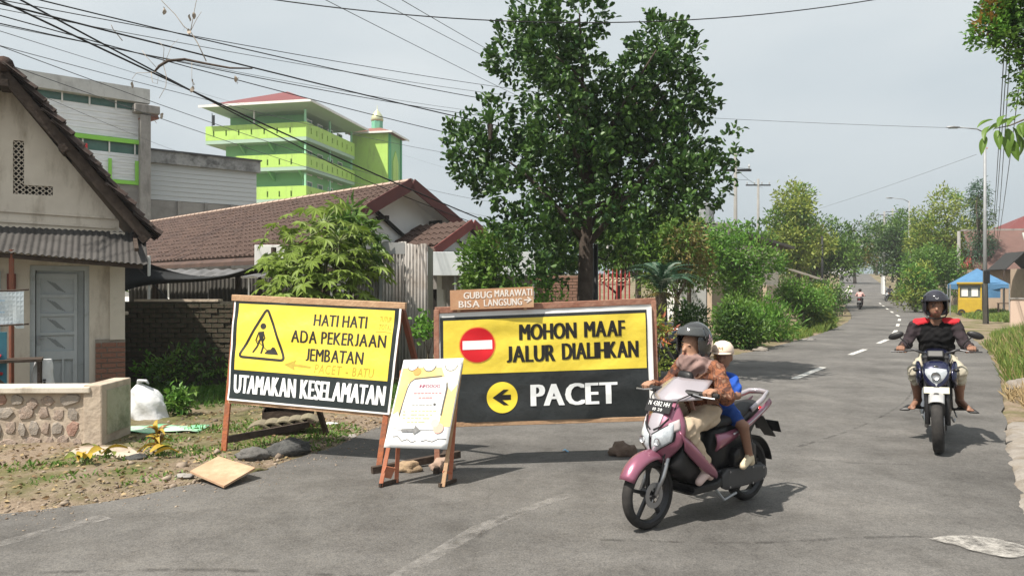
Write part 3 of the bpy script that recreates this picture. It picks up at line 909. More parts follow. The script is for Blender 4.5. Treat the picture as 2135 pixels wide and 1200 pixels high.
# local x runs along the ridge away from the gable, local y to the far slope
t = thing('tiled_house', 'long house with red brown tiled roof and white gable behind the metal fence', 'house', (RZ0.x, RZ0.y, 0), ang)
RH, SLP, NEAR, FAR = 4.5, .56, 3.75, 2.6      # near slope lies at +y (towards the camera)
sgn = 1 if (Matrix.Rotation(ang, 2) @ Vector((0, 1))).y < 0 else -1
m_gable = mat('white gable paint', (.80, .80, .79), (.76, .76, .75), 2, .7, dirt=(.62, .60, .57), dscale=2, dmin=.6, dmax=.9)
b = MB()
for sg, run in ((sgn, NEAR), (-sgn, FAR)):
    pts = [Vector((-.45, 0, RH)), Vector((rlen, 0, RH)), Vector((rlen, sg * run, RH - SLP * run)), Vector((-.45, sg * run, RH - SLP * run))]
    b.add(pts + [p - Vector((0, 0, .10)) for p in pts], [(0, 1, 2, 3), (7, 6, 5, 4), (0, 4, 5, 1), (1, 5, 6, 2), (2, 6, 7, 3), (3, 7, 4, 0)])
b.build('roof', m_roof_red, t)
# tiles: the 300 nearest as pieces, the rest joined
tl = MB()
def tf2(u, v): return (v * 0 + (u - .5) * .25, v * .34, .028 * math.sin((u) * math.pi * 2) + .02)
tl.grid(tf2, 5, 1)
tl.add([tf2(i / 5, 1) for i in range(6)] + [(tf2(i / 5, 1)[0], tf2(i / 5, 1)[1], -.02) for i in range(6)], [(i, i + 1, i + 7, i + 6) for i in range(5)])
tm = tl.mesh('roof_tile', m_roof_red)
slo = math.atan(SLP); TR = []
for c in range(int(rlen / .245)):
    for r_ in range(int(NEAR * math.hypot(1, SLP) / .29)):
        d = r_ * .29
        TR.append((-.32 + c * .245, sgn * d * math.cos(slo), RH + .012 - d * math.sin(slo)))
TR.sort(key=lambda p: p[0] - .2 * abs(p[1]))
vsj, fsj = [], []
base_v = [v.co.copy() for v in tm.vertices]; base_f = [tuple(p.vertices) for p in tm.polygons]
for k, p in enumerate(TR):
    j = (random.uniform(-.01, .01), random.uniform(-.012, .012))
    rot = (-(slo - R(5)) * sgn if sgn > 0 else (slo - R(5)), 0, j[0] * 3 + (0 if sgn > 0 else math.pi))
    if sgn < 0: rot = (-(slo - R(5)), 0, math.pi + j[0] * 3)
    if k < 300:
        link('roof_tile', tm, t, (p[0], p[1] , p[2] + j[1] * .5 + .012), rot)
    else:
        M = Matrix.Translation((p[0], p[1], p[2] + j[1] * .8 + .012)) @ Matrix.Rotation(rot[2], 4, 'Z') @ Matrix.Rotation(rot[0], 4, 'X')
        o = len(vsj); vsj += [M @ v for v in base_v]; fsj += [tuple(i + o for i in f) for f in base_f]
b = MB(); b.add(vsj, fsj); tag(b.build('roof_tiles', m_roof_red, t, fix=False), kind='stuff')
cap = MB(); cap.tube([(0, 0, 0), (.42, 0, .0)], [.12, .10], 8, squash=.7)
m_ridge = mat('pale ridge tile', (.30, .20, .16), (.42, .34, .28), 6, .85)
shared('ridge_tile', cap, m_ridge, t, [((-.4 + k * .37, 0, RH + .05), (0, 0, 0), (1, 1, 1)) for k in range(int(rlen / .37))])
# gable wall and barge boards
b = MB(); b.add([(0.1, sgn * (NEAR - .5), 0), (0.1, -sgn * (FAR - .5), 0), (0.1, -sgn * (FAR - .5), RH - SLP * (FAR - .5) - .1), (0.1, 0, RH - .1), (0.1, sgn * (NEAR - .5), RH - SLP * (NEAR - .5) - .1)], [(0, 1, 2, 3, 4)])
b.build('gable_wall', m_gable, t)
b = MB(); b.box((rlen / 2 + .3, sgn * (NEAR - .6), 1.1), (rlen - .4, .12, 2.2)); b.build('long_wall', m_gable, t)
m_barge = mat('dark red fascia paint', (.13, .035, .03), (.10, .03, .028), 4, .6)
for sg, run in ((sgn, NEAR), (-sgn, FAR)):
    b = MB(); b.bar((-.47, 0, RH - .02), (-.47, sg * run, RH - SLP * run - .02), .035, .30, up=(0, 0, 1)); b.build('barge_board', m_barge, t)
for y0, z0, y1, z1 in ((.9, RH - 1.0, -1.6, RH - 2.35),):
    b = MB(); b.bar((.04, sgn * y0 * .9, z0 + .25), (.04, sgn * y1, z1), .07, .09); b.build('brace', m_dark, t)
for y, z in ((.75, RH - .95), (-1.05, RH - .95)):
    b = MB(); b.bar((.06, sgn * y, z), (-.40, sgn * y, z), .09, .10); b.build('purlin_end', m_dark, t)
b = MB()
for sg, run in ((sgn, NEAR), (-sgn, FAR)):
    b.add([(-.40, 0, RH - .12), (.35, 0, RH - .12), (.35, sg * run, RH - .12 - SLP * run), (-.40, sg * run, RH - .12 - SLP * run)], [(0, 1, 2, 3)])
b.build('soffit', m_gable, t, fix=False)
# --- porch gable in front of it
t = thing('porch_gable', 'small red tiled porch gable beside the taller white gable', 'porch', (-1.25, 19.0, 0), ang)
PH = 3.42; n1, n2 = 1.25, .95
for sg, run in ((sgn, n1), (-sgn, n2)):
    b = MB()
    pts = [Vector((-.35, 0, PH)), Vector((2.2, 0, PH)), Vector((2.2, sg * run, PH - .6 * run)), Vector((-.35, sg * run, PH - .6 * run))]
    b.add(pts + [p - Vector((0, 0, .07)) for p in pts], [(0, 1, 2, 3), (7, 6, 5, 4), (0, 4, 5, 1), (1, 5, 6, 2), (2, 6, 7, 3), (3, 7, 4, 0)])
    b.build('roof_slope', m_roof_red, t)
    b = MB(); b.bar((-.37, 0, PH - .03), (-.37, sg * run, PH - .6 * run - .03), .03, .22); b.build('barge_board', mat('red fascia paint', (.22, .055, .045), (.17, .045, .04), 4, .6), t)
tx = []
for c in range(9):
    for r_ in range(4):
        d = r_ * .31
        tx.append(((-.2 + c * .245, sgn * d * .857, PH + .02 - d * .514), (-(math.atan(.6) - R(5)), 0, math.pi if sgn < 0 else 0), (1, 1, 1)))
shared('roof_tile', tm, m_roof_red, t, tx)
b = MB(); b.add([(0, sgn * .9, 0), (0, -sgn * .8, 0), (0, -sgn * .8, PH - .55), (0, 0, PH - .07), (0, sgn * .9, PH - .6)], [(0, 1, 2, 3, 4)]); b.build('gable_wall', m_gable, t)
b = MB(); b.bar((-.04, sgn * .35, PH - .42), (-.04, -sgn * .35, PH - .75), .05, .06); b.build('brace', m_dark, t)
# --- carport with white fascia
t = thing('carport', 'carport with a broad white fascia and dark opening behind the plywood board', 'carport', (-2.2, 17.4, 0), R(3))
b = MB(); b.box((1.38, 0, 2.32), (2.76, .06, .56)); b.build('fascia', mat('bluish white fascia', (.66, .70, .72), (.58, .62, .64), 2, .5), t, bevel=.01)
b = MB(); b.box((1.38, 1.6, 2.52), (2.7, 3.1, .06)); b.build('roof', m_metal, t)
for x in (.86, .98, 2.72):
    b = MB(); b.box((x, .07, 1.2), (.05, .05, 2.4)); b.build('post', m_metal, t)
b = MB(); b.add(*plate(rect(.0, 0, 2.7, 2.1), [rect(.08, .05, .62, 1.72)], .12)); b.v = [(x, y + 1.1, z) for x, y, z in b.v]; b.build('wall', m_concrete, t)
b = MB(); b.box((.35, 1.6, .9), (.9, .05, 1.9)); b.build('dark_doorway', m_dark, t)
# --- corrugated fence panels
m_corr = mat('dull corrugated zinc', (.35, .335, .315), (.28, .265, .25), 2.5, .65, metal=.1, dirt=(.19, .155, .125), dscale=1.4, dmin=.48, dmax=.72)
t = thing('metal_fence', 'tall fence of dull corrugated sheets between papaya tree and carport', 'fence', (-2.62, 14.0, 0), R(2))
for x0, wd, h, dy, m in ((-.42, .57, 2.44, .10, m_corr), (.16, .46, 2.62, 0, m_corr), (.58, .43, 2.58, -.03, m_corr)):
    b = MB(); b.grid(lambda u, v: (x0 + u * wd, dy + .014 * math.sin((x0 + u * wd) * 2 * math.pi / .062), v * (h + .012 * math.sin(u * 9))), 70, 1); b.build('sheet', m, t, solid=.004, smooth=True)
b = MB(); b.box((.13, .03, 1.25), (.06, .06, 2.5)); b.build('post', m_metal, t)
b = MB(); b.box((.38, -.04, 2.50), (.42, .01, .22)); b.build('patch', mat('clean zinc', (.34, .34, .34), rough=.5, metal=.3), t)
b = MB(); b.grid(lambda u, v: (1.02 - .02 * u, -.03 + u * 1.7, v * 2.56), 4, 1); b.build('side_sheet', m_corr, t, solid=.006)
t = thing('white_board', 'blank white signboard partly hidden behind the papaya leaves', 'board', (-4.95, 14.3, 0), 0)
b = MB(); b.box((.28, 0, 2.36), (.62, .05, .44)); b.build('panel', m_white, t, bevel=.01)
for x in (.05, .5):
    b = MB(); b.box((x, .04, 1.1), (.05, .03, 2.2)); b.build('post', m_wood_dark, t)

# --- white clad building, upper left
def frame_of(name, label, cat, p0, p1):
    d = Vector(p1) - Vector(p0)
    a = math.atan2(d.y, d.x)
    return thing(name, label, cat, (p0[0], p0[1], tz(p0[1]) if p0[1] > 35 else 0), a), a, d.length
m_clad = mat('white corrugated cladding', (.80, .82, .84), (.74, .76, .78), 1.5, .5, dirt=(.36, .36, .35), dscale=1.0, streak=1.8, dmin=.50, dmax=.8)
m_lime = mat('lime green paint', (.25, .62, .06), (.22, .55, .05), 2, .55)
m_teal = mat('dark green glass', (.02, .10, .07), (.05, .16, .12), .8, .2)
wb, wa, wl = frame_of('clad_building', 'white clad building with green windows and a grey corner column, upper left', 'building', (-24.6, 34.5), (-19.5, 38.8))
wp = lambda px, py: onplane(px, py, (-24.6, 34.5), wa)
z_top = wp(200, 180)[1]
b = MB(); b.box((wl / 2, 3, z_top / 2), (wl - .1, 5.8, z_top - .1)); b.build('core', m_teal, wb)
def boards(par, m, x0, x1, z0, z1, step, y=-.03, name='cladding_board'):
    me = None
    k = 0; z = z0; bx = MB(); bx.add([(0, 0, 0), (1, 0, 0), (1, .03, 1), (0, .03, 1), (0, .06, 0), (1, .06, 0), (1, .06, 1), (0, .06, 1)], [(0, 1, 2, 3), (4, 7, 6, 5), (0, 4, 5, 1), (3, 2, 6, 7), (0, 3, 7, 4), (1, 5, 6, 2)])
    xs = []
    while z < z1 - .01:
        h = min(step, z1 - z); xs.append(((x0, y - .03, z), (0, 0, 0), (x1 - x0, 1, h))); z += step
    shared(name, bx, m, par, xs)
zz = lambda py: wp(220, py)[1]
zf0, zf1 = zz(206), zz(180)
b = MB(); b.box((wl / 2 + .1, -.15, (zf0 + zf1) / 2 + .05), (wl + .5, .5, zf1 - zf0 + .1)); b.build('fascia', mat('pale weathered concrete', (.56, .56, .54), (.46, .46, .45), 1.5, .9, dirt=(.25, .24, .23), dscale=1.2, streak=1.7, dmin=.5, dmax=.8), wb)
boards(wb, m_clad, 0, wl, zz(288) + .1, zz(226) + .1, .30)
boards(wb, m_clad, 0, wl, zz(372), zz(316), .30)
boards(wb, m_concrete, 0, wl, 0, zz(376), 1.4, name='concrete_panel')
b = MB(); b.box((wl / 2, -.12, zz(290)), (wl, .16, .22)); b.build('lime_band', m_lime, wb)
for k in range(6):
    x = .4 + k * (wl - .7) / 5
    b = MB(); b.box((x, -.06, zz(302)), (.06, .08, .7)); b.build('mullion', m_white, wb)
    b = MB(); b.box((x + .3, -.06, zz(214)), (.07, .08, .55)); b.build('mullion', m_white, wb)
for x0, x1, z0, z1 in ((wl - 1.55, wl - 1.40, zz(375), zz(330)), (wl - .30, wl - .14, zz(375), zz(330)), (wl - 1.55, wl - .14, zz(381), zz(373))):
    b = MB(); b.box(((x0 + x1) / 2, -.13, (z0 + z1) / 2), (x1 - x0, .08, z1 - z0)); b.build('lime_frame', m_lime, wb)
b = MB(); b.box((wl + .12, -.25, zz(232) / 2), (.50, .5, zz(232))); b.build('column', m_concrete, wb, bevel=.02)
b = MB(); b.box((wl + .18, -.3, zz(222) + .05), (1.2, .7, .42)); b.build('column_head', m_concrete, wb, bevel=.03)
b = MB(); b.bar((wl - .1, -.25, zz(245)), (wl + .75, -.25, zz(230)), .3, .3); b.build('corbel', m_wood_red, wb)
for x, c in ((wl - 3.35, (.03, .06, .12)), (wl - 2.75, (.6, .04, .05))):
    b = MB(); b.grid(lambda u, v: (x + u * .25, -.2 + .03 * math.sin(u * 9), zz(306) - v * .26 - .05 * math.sin(u * 6)), 8, 3)
    tag(b.build('laundry', mat('cloth %.2f' % c[0], c, rough=.9), None, solid=.01), 'dark cloth hung out below the green windows of the clad building' if c[0] < .1 else 'red cloth hung out below the green windows of the clad building', 'cloth')
    o = [q for q in bpy.data.objects if q.name.startswith('laundry')][-1]
    o.matrix_world = Matrix.Translation(wb.location) @ Matrix.Rotation(wa, 4, 'Z')
# --- grey clad building
gb, ga, gl = frame_of('grey_building', 'grey clad warehouse with dark top edge between clad building and green building', 'building', (-19.6, 40), (-15.1, 43.6))
gpn = lambda px, py: onplane(px, py, (-19.6, 40), ga)
g0, g1, g2, g3 = (gpn(420, q)[1] for q in (438, 423, 350, 326))
b = MB(); b.box((gl / 2, 3, g3 / 2 - .1), (gl - .05, 5.9, g3 - .2)); b.build('core', m_concrete, gb)
boards(gb, mat('grey cladding', (.54, .56, .57), (.48, .50, .51), 1.5, .55, dirt=(.27, .26, .25), dscale=.7, dmin=.5, dmax=.85), 0, gl, g1, g2, .26)
boards(gb, m_concrete, 0, gl, 0, g1 - .02, g1 / 3, name='concrete_panel')
b = MB(); b.box((gl / 2, -.1, (g2 + g3) / 2), (gl + .3, .4, g3 - g2)); b.build('fascia', mat('stained fascia', (.25, .25, .25), (.36, .36, .36), 1.2, .8, dirt=(.08, .08, .08), dscale=1.5, dmin=.45, dmax=.65), gb)
b = MB(); b.box((gl / 2, -.15, g3 + .04), (gl + .4, .55, .08)); b.build('edge_cap', mat('dark flashing', (.05, .05, .055), rough=.7), gb)
for k in range(3):
    b = MB(); b.box((gl * (k + 1) / 4, -.12, (g1 + 0) / 2), (.16, .1, g1)); b.build('pilaster', m_concrete, gb)

# --- lime green school building with balconies and a domed tower
m_yel = mat('yellow green paint', (.44, .68, .14), (.40, .62, .12), .6, .6, dirt=(.30, .42, .12), dscale=.9, streak=2.0, dmin=.50, dmax=.8)
m_grn = mat('light green paint', (.22, .52, .20), (.19, .46, .18), .6, .65)
m_grn2 = mat('mint paint', (.34, .66, .42), (.30, .6, .38), .6, .65)
m_slot = mat('dark slot', (.16, .22, .03), rough=.9)
m_redroof = mat('dull red metal roof', (.17, .04, .042), (.14, .035, .036), .8, .7)
m_soff = mat('pale soffit', (.36, .50, .40), rough=.7)
phi = R(12)
gz0 = tz(70)
gt = thing('green_building', 'lime green school building with stacked balconies, red hip roof and domed tower', 'building', (-19.5, 70, gz0), -phi)
# local: x to the right along the front (front runs to -x), y away from the camera
LW, SD = 10.6, 11.0
zt = 17.5 - gz0
b = MB(); b.box((-5.2, SD / 2 + 1.4, zt / 2), (8.4, SD, zt)); b.build('wall', m_grn, gt)
levels = [(zt, 1.75, LW + .1), (zt - 3.0, 1.55, LW - 3.2), (zt - 6.05, 1.55, LW - 3.2), (zt - 9.1, 1.55, LW - 3.2)]
for i, (z1, h, wd) in enumerate(levels):
    par = link('balcony', None, gt, (0, 0, z1 - h))
    # front parapet with slots, side parapet with slots
    ns = 7 if i == 0 else 5
    sl_f = [rect(-wd + .8 + k * (wd - 1.2) / ns, h - 1.0, -wd + .8 + k * (wd - 1.2) / ns + .16, h - .45) for k in range(ns)]
    b = MB(); b.add(*plate(rect(-wd, .35, 0, h), sl_f, .16)); b.v = [(x, y + .08, z) for x, y, z in b.v]; b.build('front_parapet', m_yel, par)
    sl_s = [rect(.9 + k * 1.15, h - 1.0, .9 + k * 1.15 + .22, h - .45) for k in range(9)]
    b = MB(); b.add(*plate(rect(.17, .35, SD, h), sl_s, .16)); b.v = [(-.08 + y, x, z) for x, y, z in b.v]; b.build('side_parapet', m_yel, par)
    b = MB(); b.box((-wd / 2, SD / 2, .17), (wd, SD, .34)); b.build('slab', m_soff, par)
    b = MB(); b.box((-wd / 2, .45, h - .75), (wd - .3, .1, .7)); b.box((-.45, SD / 2, h - .75), (.1, SD - .9, .7)); b.build('slot_back', m_slot, par)
    # brackets below
    for k in range(3):
        b = MB(); b.add([(-1.0 - k * 3.2, .2, 0), (-1.0 - k * 3.2, 1.4, 0), (-1.0 - k * 3.2, 1.4, -.8), (-.8 - k * 3.2, .2, 0), (-.8 - k * 3.2, 1.4, 0), (-.8 - k * 3.2, 1.4, -.8)], [(0, 1, 2), (3, 5, 4), (0, 3, 4, 1), (0, 2, 5, 3)]); b.build('bracket', m_grn, par)
    # windows and doors on the side wall behind the gallery
    for k in range(4):
        b = MB(); b.add(*plate(rect(1.9 + k * 2.3, h - .2 - 1.5, 3.0 + k * 2.3, h + .75), [rect(1.98 + k * 2.3, h - 1.6, 2.92 + k * 2.3, h + .66)], .12)); b.v = [(-.98 + y, x, z) for x, y, z in b.v]; wf = b.build('window', m_white, par)
        b = MB(); b.box((-1.0, 2.45 + k * 2.3, h - .45), (.04, 1.0, 2.2)); b.build('pane', m_teal, wf)
    for k in range(3):
        b = MB(); b.box((-.25, .3 + k * (SD - .6) / 2, h + .6), (.16, .16, 1.3)); b.build('post', m_grn2, par)
    if i == 0:
        b = MB(); b.box((-5.6, .25, h + .6), (.12, .12, 1.5)); b.build('post', m_white, par)
# mint side recess wall
b = MB(); b.box((-1.05, SD / 2 + .9, zt / 2 + .3), (.06, SD - .8, zt - 1)); b.build('gallery_wall', m_grn2, gt)
# hip roof
e = 1.0; zr = zt + 1.75
b = MB()
x0, x1, y0, y1 = -LW - .2, e, -e, SD + 1.5
ap1 = (-4.4, 4.5, zr + 2.5); ap2 = (-4.4, SD - 4, zr + 2.5)
b.add([(x0, y0, zr), (x1, y0, zr), (x1, y1, zr), (x0, y1, zr), ap1, ap2], [(0, 1, 4), (1, 2, 5, 4), (2, 3, 5), (3, 0, 4, 5)]); b.build('roof', m_redroof, gt)
b = MB(); b.add([(x0, y0, zr - .02), (x1, y0, zr - .02), (x1, y1, zr - .02), (x0, y1, zr - .02), (x0 + 1.6, y0 + 1.6, zr - .5), (x1 - 1.6, y0 + 1.6, zr - .5), (x1 - 1.6, y1 - 1.6, zr - .5), (x0 + 1.6, y1 - 1.6, zr - .5)], [(0, 1, 5, 4), (1, 2, 6, 5), (2, 3, 7, 6), (3, 0, 4, 7), (4, 5, 6, 7)]); b.build('soffit', m_soff, gt, fix=False)
b = MB()
for p, q in (((x0, y0), (x1, y0)), ((x1, y0), (x1, y1))): b.bar((p[0], p[1], zr - .02), (q[0], q[1], zr - .02), .08, .24)
b.build('gutter', m_white, gt)
b = MB(); b.box((-5.4, 2.2, zt + .7), (8, .1, 1.9)); b.build('top_room', m_grn, gt)
b = MB(); b.grid(lambda u, v: (-LW + .6 + .25 * u, .1, zt + .1 + v * 1.0), 2, 2); b.tube([(-LW + .55, .1, zt - .2), (-LW + .55, .1, zt + 1.3)], .04, 6); b.build('flag', mat('dark flag', (.05, .06, .07), rough=.8), gt)
# tower
tw = link('tower', None, gt, (-.35, 12.6, 0))
b = MB(); b.box((1.4, 2, (zt + 1.4) / 2), (4.4, 4.2, zt + 1.4)); b.build('shaft', m_yel, tw)
b = MB(); b.box((3.63, 1.95, (zt + 1.3) / 2), (.12, 3.9, zt + 1.3)); b.build('side_panel', m_grn, tw)
for y in (.25, 3.7):
    b = MB(); b.box((3.72, y, (zt + 1.3) / 2), (.16, .35, zt + 1.3)); b.build('corner_strip', mat('deep green paint', (.05, .32, .14), rough=.6), tw)
b = MB(); b.add(*plate(rect(1.1, zt - 11, 2.7, zt - 1.6) [:2] + [(2.7, zt - 2.2), (1.9, zt - .9), (1.1, zt - 2.2)], [], .1)); b.v = [(3.74 + y, x, z + .6) for x, y, z in b.v]; b.build('arched_panel', m_yel, tw)
b = MB(); b.add([(-1.2, -.6, zt + 1.42), (4.3, -.6, zt + 1.42), (4.3, 4.8, zt + 1.42), (-1.2, 4.8, zt + 1.42), (1.5, 2, zt + 2.55)], [(0, 1, 4), (1, 2, 4), (2, 3, 4), (3, 0, 4), (3, 2, 1, 0)]); b.build('roof', mat('brown red roof', (.22, .09, .07), rough=.7), tw)
b = MB()
for p, q in (((-1.2, -.6), (4.3, -.6)), ((4.3, -.6), (4.3, 4.8))): b.bar((p[0], p[1], zt + 1.40), (q[0], q[1], zt + 1.40), .08, .2)
b.build('gutter', m_white, tw)
Mx = Matrix.Translation((1.5, 2, zt + 2.2)) @ Matrix.Scale(.72, 4)
b = MB(); b.lathe([(0, 0), (.95, 0), (.95, 1.3), (0, 1.3)], 8, Mx); b.build('drum', mat('blue green paint', (.12, .40, .30), (.2, .5, .3), 2, .6), tw)
b = MB(); b.lathe([(0, 1.3), (.92, 1.31), (1.0, 1.6), (.85, 2.2), (.5, 2.75), (.16, 3.1), (.05, 3.3), (.03, 3.9), (0, 3.95)], 16, Mx); b.build('dome', mat('pale gold dome', (.55, .55, .30), (.45, .5, .35), 2, .4, metal=.3), tw, smooth=True)

# --- buildings along the road
t = thing('tank_house', 'concrete water tank block rising above trees left of the road', 'building', (10.3, 40, tz(40)), R(20))
b = MB(); b.box((0, 0, 2.6), (2.0, 2.4, 5.2)); b.build('block', m_concrete, t, bevel=.03)
b = MB(); b.lathe([(0, 5.2), (.62, 5.2), (.64, 5.4), (.62, 6.1), (.58, 6.3), (0, 6.35)], 16); b.build('tank', m_metal, t, smooth=False)
b = MB(); b.box((-1.4, -.5, 2.4), (1.5, 1.6, 4.9)); b.build('white_room', m_white, t)
t = thing('dark_roof_house', 'house with a dark low roof behind the trees beside the power pole', 'house', (13.0, 40, tz(40)), R(28))
b = MB(); b.box((.4, 1.5, 2.0), (3.2, 3, 4.0)); b.build('wall', m_plaster, t)
b = MB(); b.add([(-1.7, -.6, 4.75), (2.6, -.6, 3.95), (2.6, 4, 3.95), (-1.7, 4, 4.75)], [(0, 1, 2, 3)]); b.build('roof', mat('charcoal roof', (.06, .055, .05), (.1, .09, .08), 2, .8), t, solid=.14)
# beige garden wall with a grille along the left side of the road
t = thing('beige_wall', 'beige plastered garden wall with dark grille behind the shrubs left of the road', 'wall', (8.75, 32.0, 0), R(57))
m_beige = mat('beige rough plaster', (.46, .36, .27), (.40, .31, .24), 2, .9, bump=.2, dirt=(.26, .22, .18), dscale=1.2, dmin=.5, dmax=.8)
for x0, x1, h in ((-.6, 1.15, 2.3), (3.3, 5.6, 1.75), (8.5, 12, 1.9)):
    b = MB(); b.box(((x0 + x1) / 2, 0, h / 2), (x1 - x0, .22, h)); b.build('panel', m_beige, t, bevel=.02)
b = MB(); b.box((2.2, 0, .3), (2.2, .18, .6)); b.build('plinth', m_beige, t)
gb_ = MB(); gb_.box((0, 0, 1.25), (.035, .035, 1.3))
shared('grille_bar', gb_, mat('dull purple grey paint', (.10, .08, .09), rough=.6), t, [((1.25 + k * .17, 0, 0), (0, 0, 0), (1, 1, 1)) for k in range(12)])
t = thing('roadside_shelter', 'open roadside shelter with pale roof under the dark mango tree', 'shelter', (19.2, 48, tz(48)), R(60))
b = MB(); b.add([(-1.0, -1.0, 2.2), (1.0, -1.0, 2.2), (1.0, 1.0, 2.9), (-1.0, 1.0, 2.9)], [(0, 1, 2, 3)]); b.build('roof', mat('pale tin', (.20, .175, .15), (.13, .12, .10), 2, .8), t, solid=.08)
for x, y in ((-.9, -.9), (.9, -.9), (-.9, .9), (.9, .9)):
    b = MB(); b.box((x, y, 1.15), (.09, .09, 2.3 + (.3 if y > 0 else 0))); b.build('post', m_wood_dark, t)
b = MB(); b.box((0, .2, .7), (1.7, .5, .06)); b.build('bench', m_white, t)
# right of the road
m_roof_br = mat('brown tiled roof', (.11, .062, .052), (.15, .085, .072), 1.5, .85, dirt=(.12, .075, .065), dscale=.9)
t = thing('brown_roof_house', 'house with broad brown tiled roof behind the blue tent on the right', 'house', (34.2, 54, tz(54)), R(-10))
b = MB(); b.box((3.9, 2.5, 1.5), (8, 5, 3.0)); b.build('wall', m_beige, t)
b = MB(); b.add([(-.6, -.6, 2.95), (9, -.6, 2.95), (9, 3.2, 6.05), (.15, 3.2, 6.05)], [(0, 1, 2, 3)]); b.build('roof', m_roof_br, t, solid=.1)
b = MB(); b.box((4.5, 3.2, 6.10), (9, .2, .13)); b.build('ridge', m_concrete, t)
t = thing('pale_roof_annex', 'pale sheet roofed annex with a dark gable at the right edge', 'house', (33.9, 49, tz(49)), R(-8))
b = MB(); b.add([(.4, -.3, 3.2), (4.2, -.3, 3.2), (4.2, 2.5, 5.5), (1.2, 2.5, 5.5)], [(0, 1, 2, 3)]); b.build('roof', mat('pale sheet roof', (.42, .44, .40), (.36, .38, .35), 2, .6), t, solid=.08)
b = MB(); b.box((2.2, 1.4, 1.5), (3.4, 2.4, 3.0)); b.build('wall', m_beige, t)
b = MB(); b.add([(-1.5, -.9, 2.9), (-.35, -.9, 4.05), (.8, -.9, 2.9), (-1.5, 1.5, 2.9), (-.35, 1.5, 4.05), (.8, 1.5, 2.9)], [(0, 1, 4, 3), (1, 2, 5, 4)]); b.build('dark_gable', mat('black sheet', (.025, .025, .025), rough=.8), t, solid=.06)
for x in (-1.5, .4):
    b = MB(); b.box((x, -.7, 1.45), (.09, .09, 2.9)); b.build('post', m_wood_dark, t)
t = thing('red_roof_house', 'far house with bright red hip roof above the brown roof', 'house', (45.0, 66, tz(66)), R(-8))
b = MB(); b.box((2.4, 2, 3.2), (5.4, 4, 6.4)); b.build('wall', m_white, t)
b = MB(); b.add([(-1.2, -.6, 6.5), (6, -.6, 6.5), (6, 4.6, 6.5), (-1.2, 4.6, 6.5), (1.8, 2, 8.1)], [(0, 1, 4), (1, 2, 4), (2, 3, 4), (3, 0, 4), (3, 2, 1, 0)]); b.build('roof', mat('bright red roof', (.15, .04, .038), (.12, .034, .032), 2, .8), t)
t = thing('pink_wall_house', 'small house with red gable and pink walls among trees right of the road', 'house', (36.6, 59, tz(59)), R(-20))
b = MB(); b.box((1, 1.5, 1.7), (2.0, 3, 3.4)); b.build('wall', mat('pinkish plaster', (.55, .33, .27), rough=.8), t)
b = MB(); b.add([(-.4, -.5, 3.2), (1, -.5, 4.7), (2.4, -.5, 3.2), (-.4, 3.5, 3.2), (1, 3.5, 4.7), (2.4, 3.5, 3.2)], [(0, 1, 4, 3), (1, 2, 5, 4)]); b.build('roof', mat('dusty red roof', (.30, .055, .05), rough=.7), t, solid=.1)
t = thing('white_roadside_wall', 'low whitewashed wall far up the right side of the road', 'wall', (46.2, 92, tz(92)), R(65))
b = MB(); b.box((0, 0, 1.2), (7, .25, 2.4)); b.build('panel', m_white, t)
b = MB(); b.box((0, 0, 2.45), (7.2, .4, .12)); b.build('coping', m_concrete, t)
# far end of the road: a crossing house front
t = thing('far_house', 'pale far house at the crest of the road under trees', 'house', (74, 170, tz(170)), 0)
b = MB(); b.box((0, 3, 2), (9, 6, 4)); b.build('wall', m_white, t)
b = MB(); b.add([(-5.2, -1, 3.8), (5.2, -1, 3.8), (3, 3, 6.4), (-3, 3, 6.4), (-5.2, 7, 3.8), (5.2, 7, 3.8)], [(0, 1, 2, 3), (0, 3, 4), (1, 5, 2), (4, 3, 2, 5)]); b.build('roof', m_roof_br, t)
# gate posts and red grille behind the main tree
t = thing('red_gate', 'red spiked iron gate behind the tree trunk beside the cycad', 'gate', (2.38, 21.0, 0), R(10))
m_red_iron = mat('red iron paint', (.42, .05, .045), (.34, .05, .05), 4, .55)
gbr = MB(); gbr.tube([(0, 0, .2), (0, 0, 2.05), (0, 0, 2.2)], [.022, .022, .004], 6)
shared('gate_bar', gbr, m_red_iron, t, [((k * .125, 0, .10 * math.sin(k * .35)), (0, 0, 0), (1, 1, 1)) for k in range(9)])
for z in (.5, 1.25, 1.85):
    b = MB(); b.box((.5, .03, z), (1.1, .03, .05)); b.build('gate_rail', mat('cream iron paint', (.6, .5, .36), rough=.6), t)
for k in range(8):
    b = MB(); b.lathe([(.045, -.012), (.06, 0), (.045, .012), (.03, 0)], 10, Matrix.Translation((.0625 + k * .125, .0, 1.98)) @ Matrix.Rotation(R(90), 4, 'X'), closed=True); b.build('ring', MATS['cream iron paint'], t)
b = MB(); b.box((-.05, .05, .55), (.5, .4, 1.1)); b.build('pillar', mat('dark red wall', (.25, .06, .06), (.2, .05, .05), 3, .8), t, bevel=.02)
t = thing('garden_brick_wall', 'brown brick garden wall in the shade left of the main tree trunk', 'wall', (.35, 20.5, 0), R(4))
b = MB(); b.box((.85, .12, 1.05), (1.9, .2, 2.1)); b.build('core', m_mortar, t)
xf = []
for r_ in range(24):
    x = -.1 + (r_ % 2) * -.12
    while x < 1.7:
        if r_ > 9: xf.append(((x + .12, 0, .05 + r_ * .087), (0, 0, random.uniform(-.03, .03)), (.225, .06, .072)))
        x += .24
shared('brick', bk, mat('brown brick', (.24, .13, .09), (.30, .18, .13), 6, .9), t, xf)
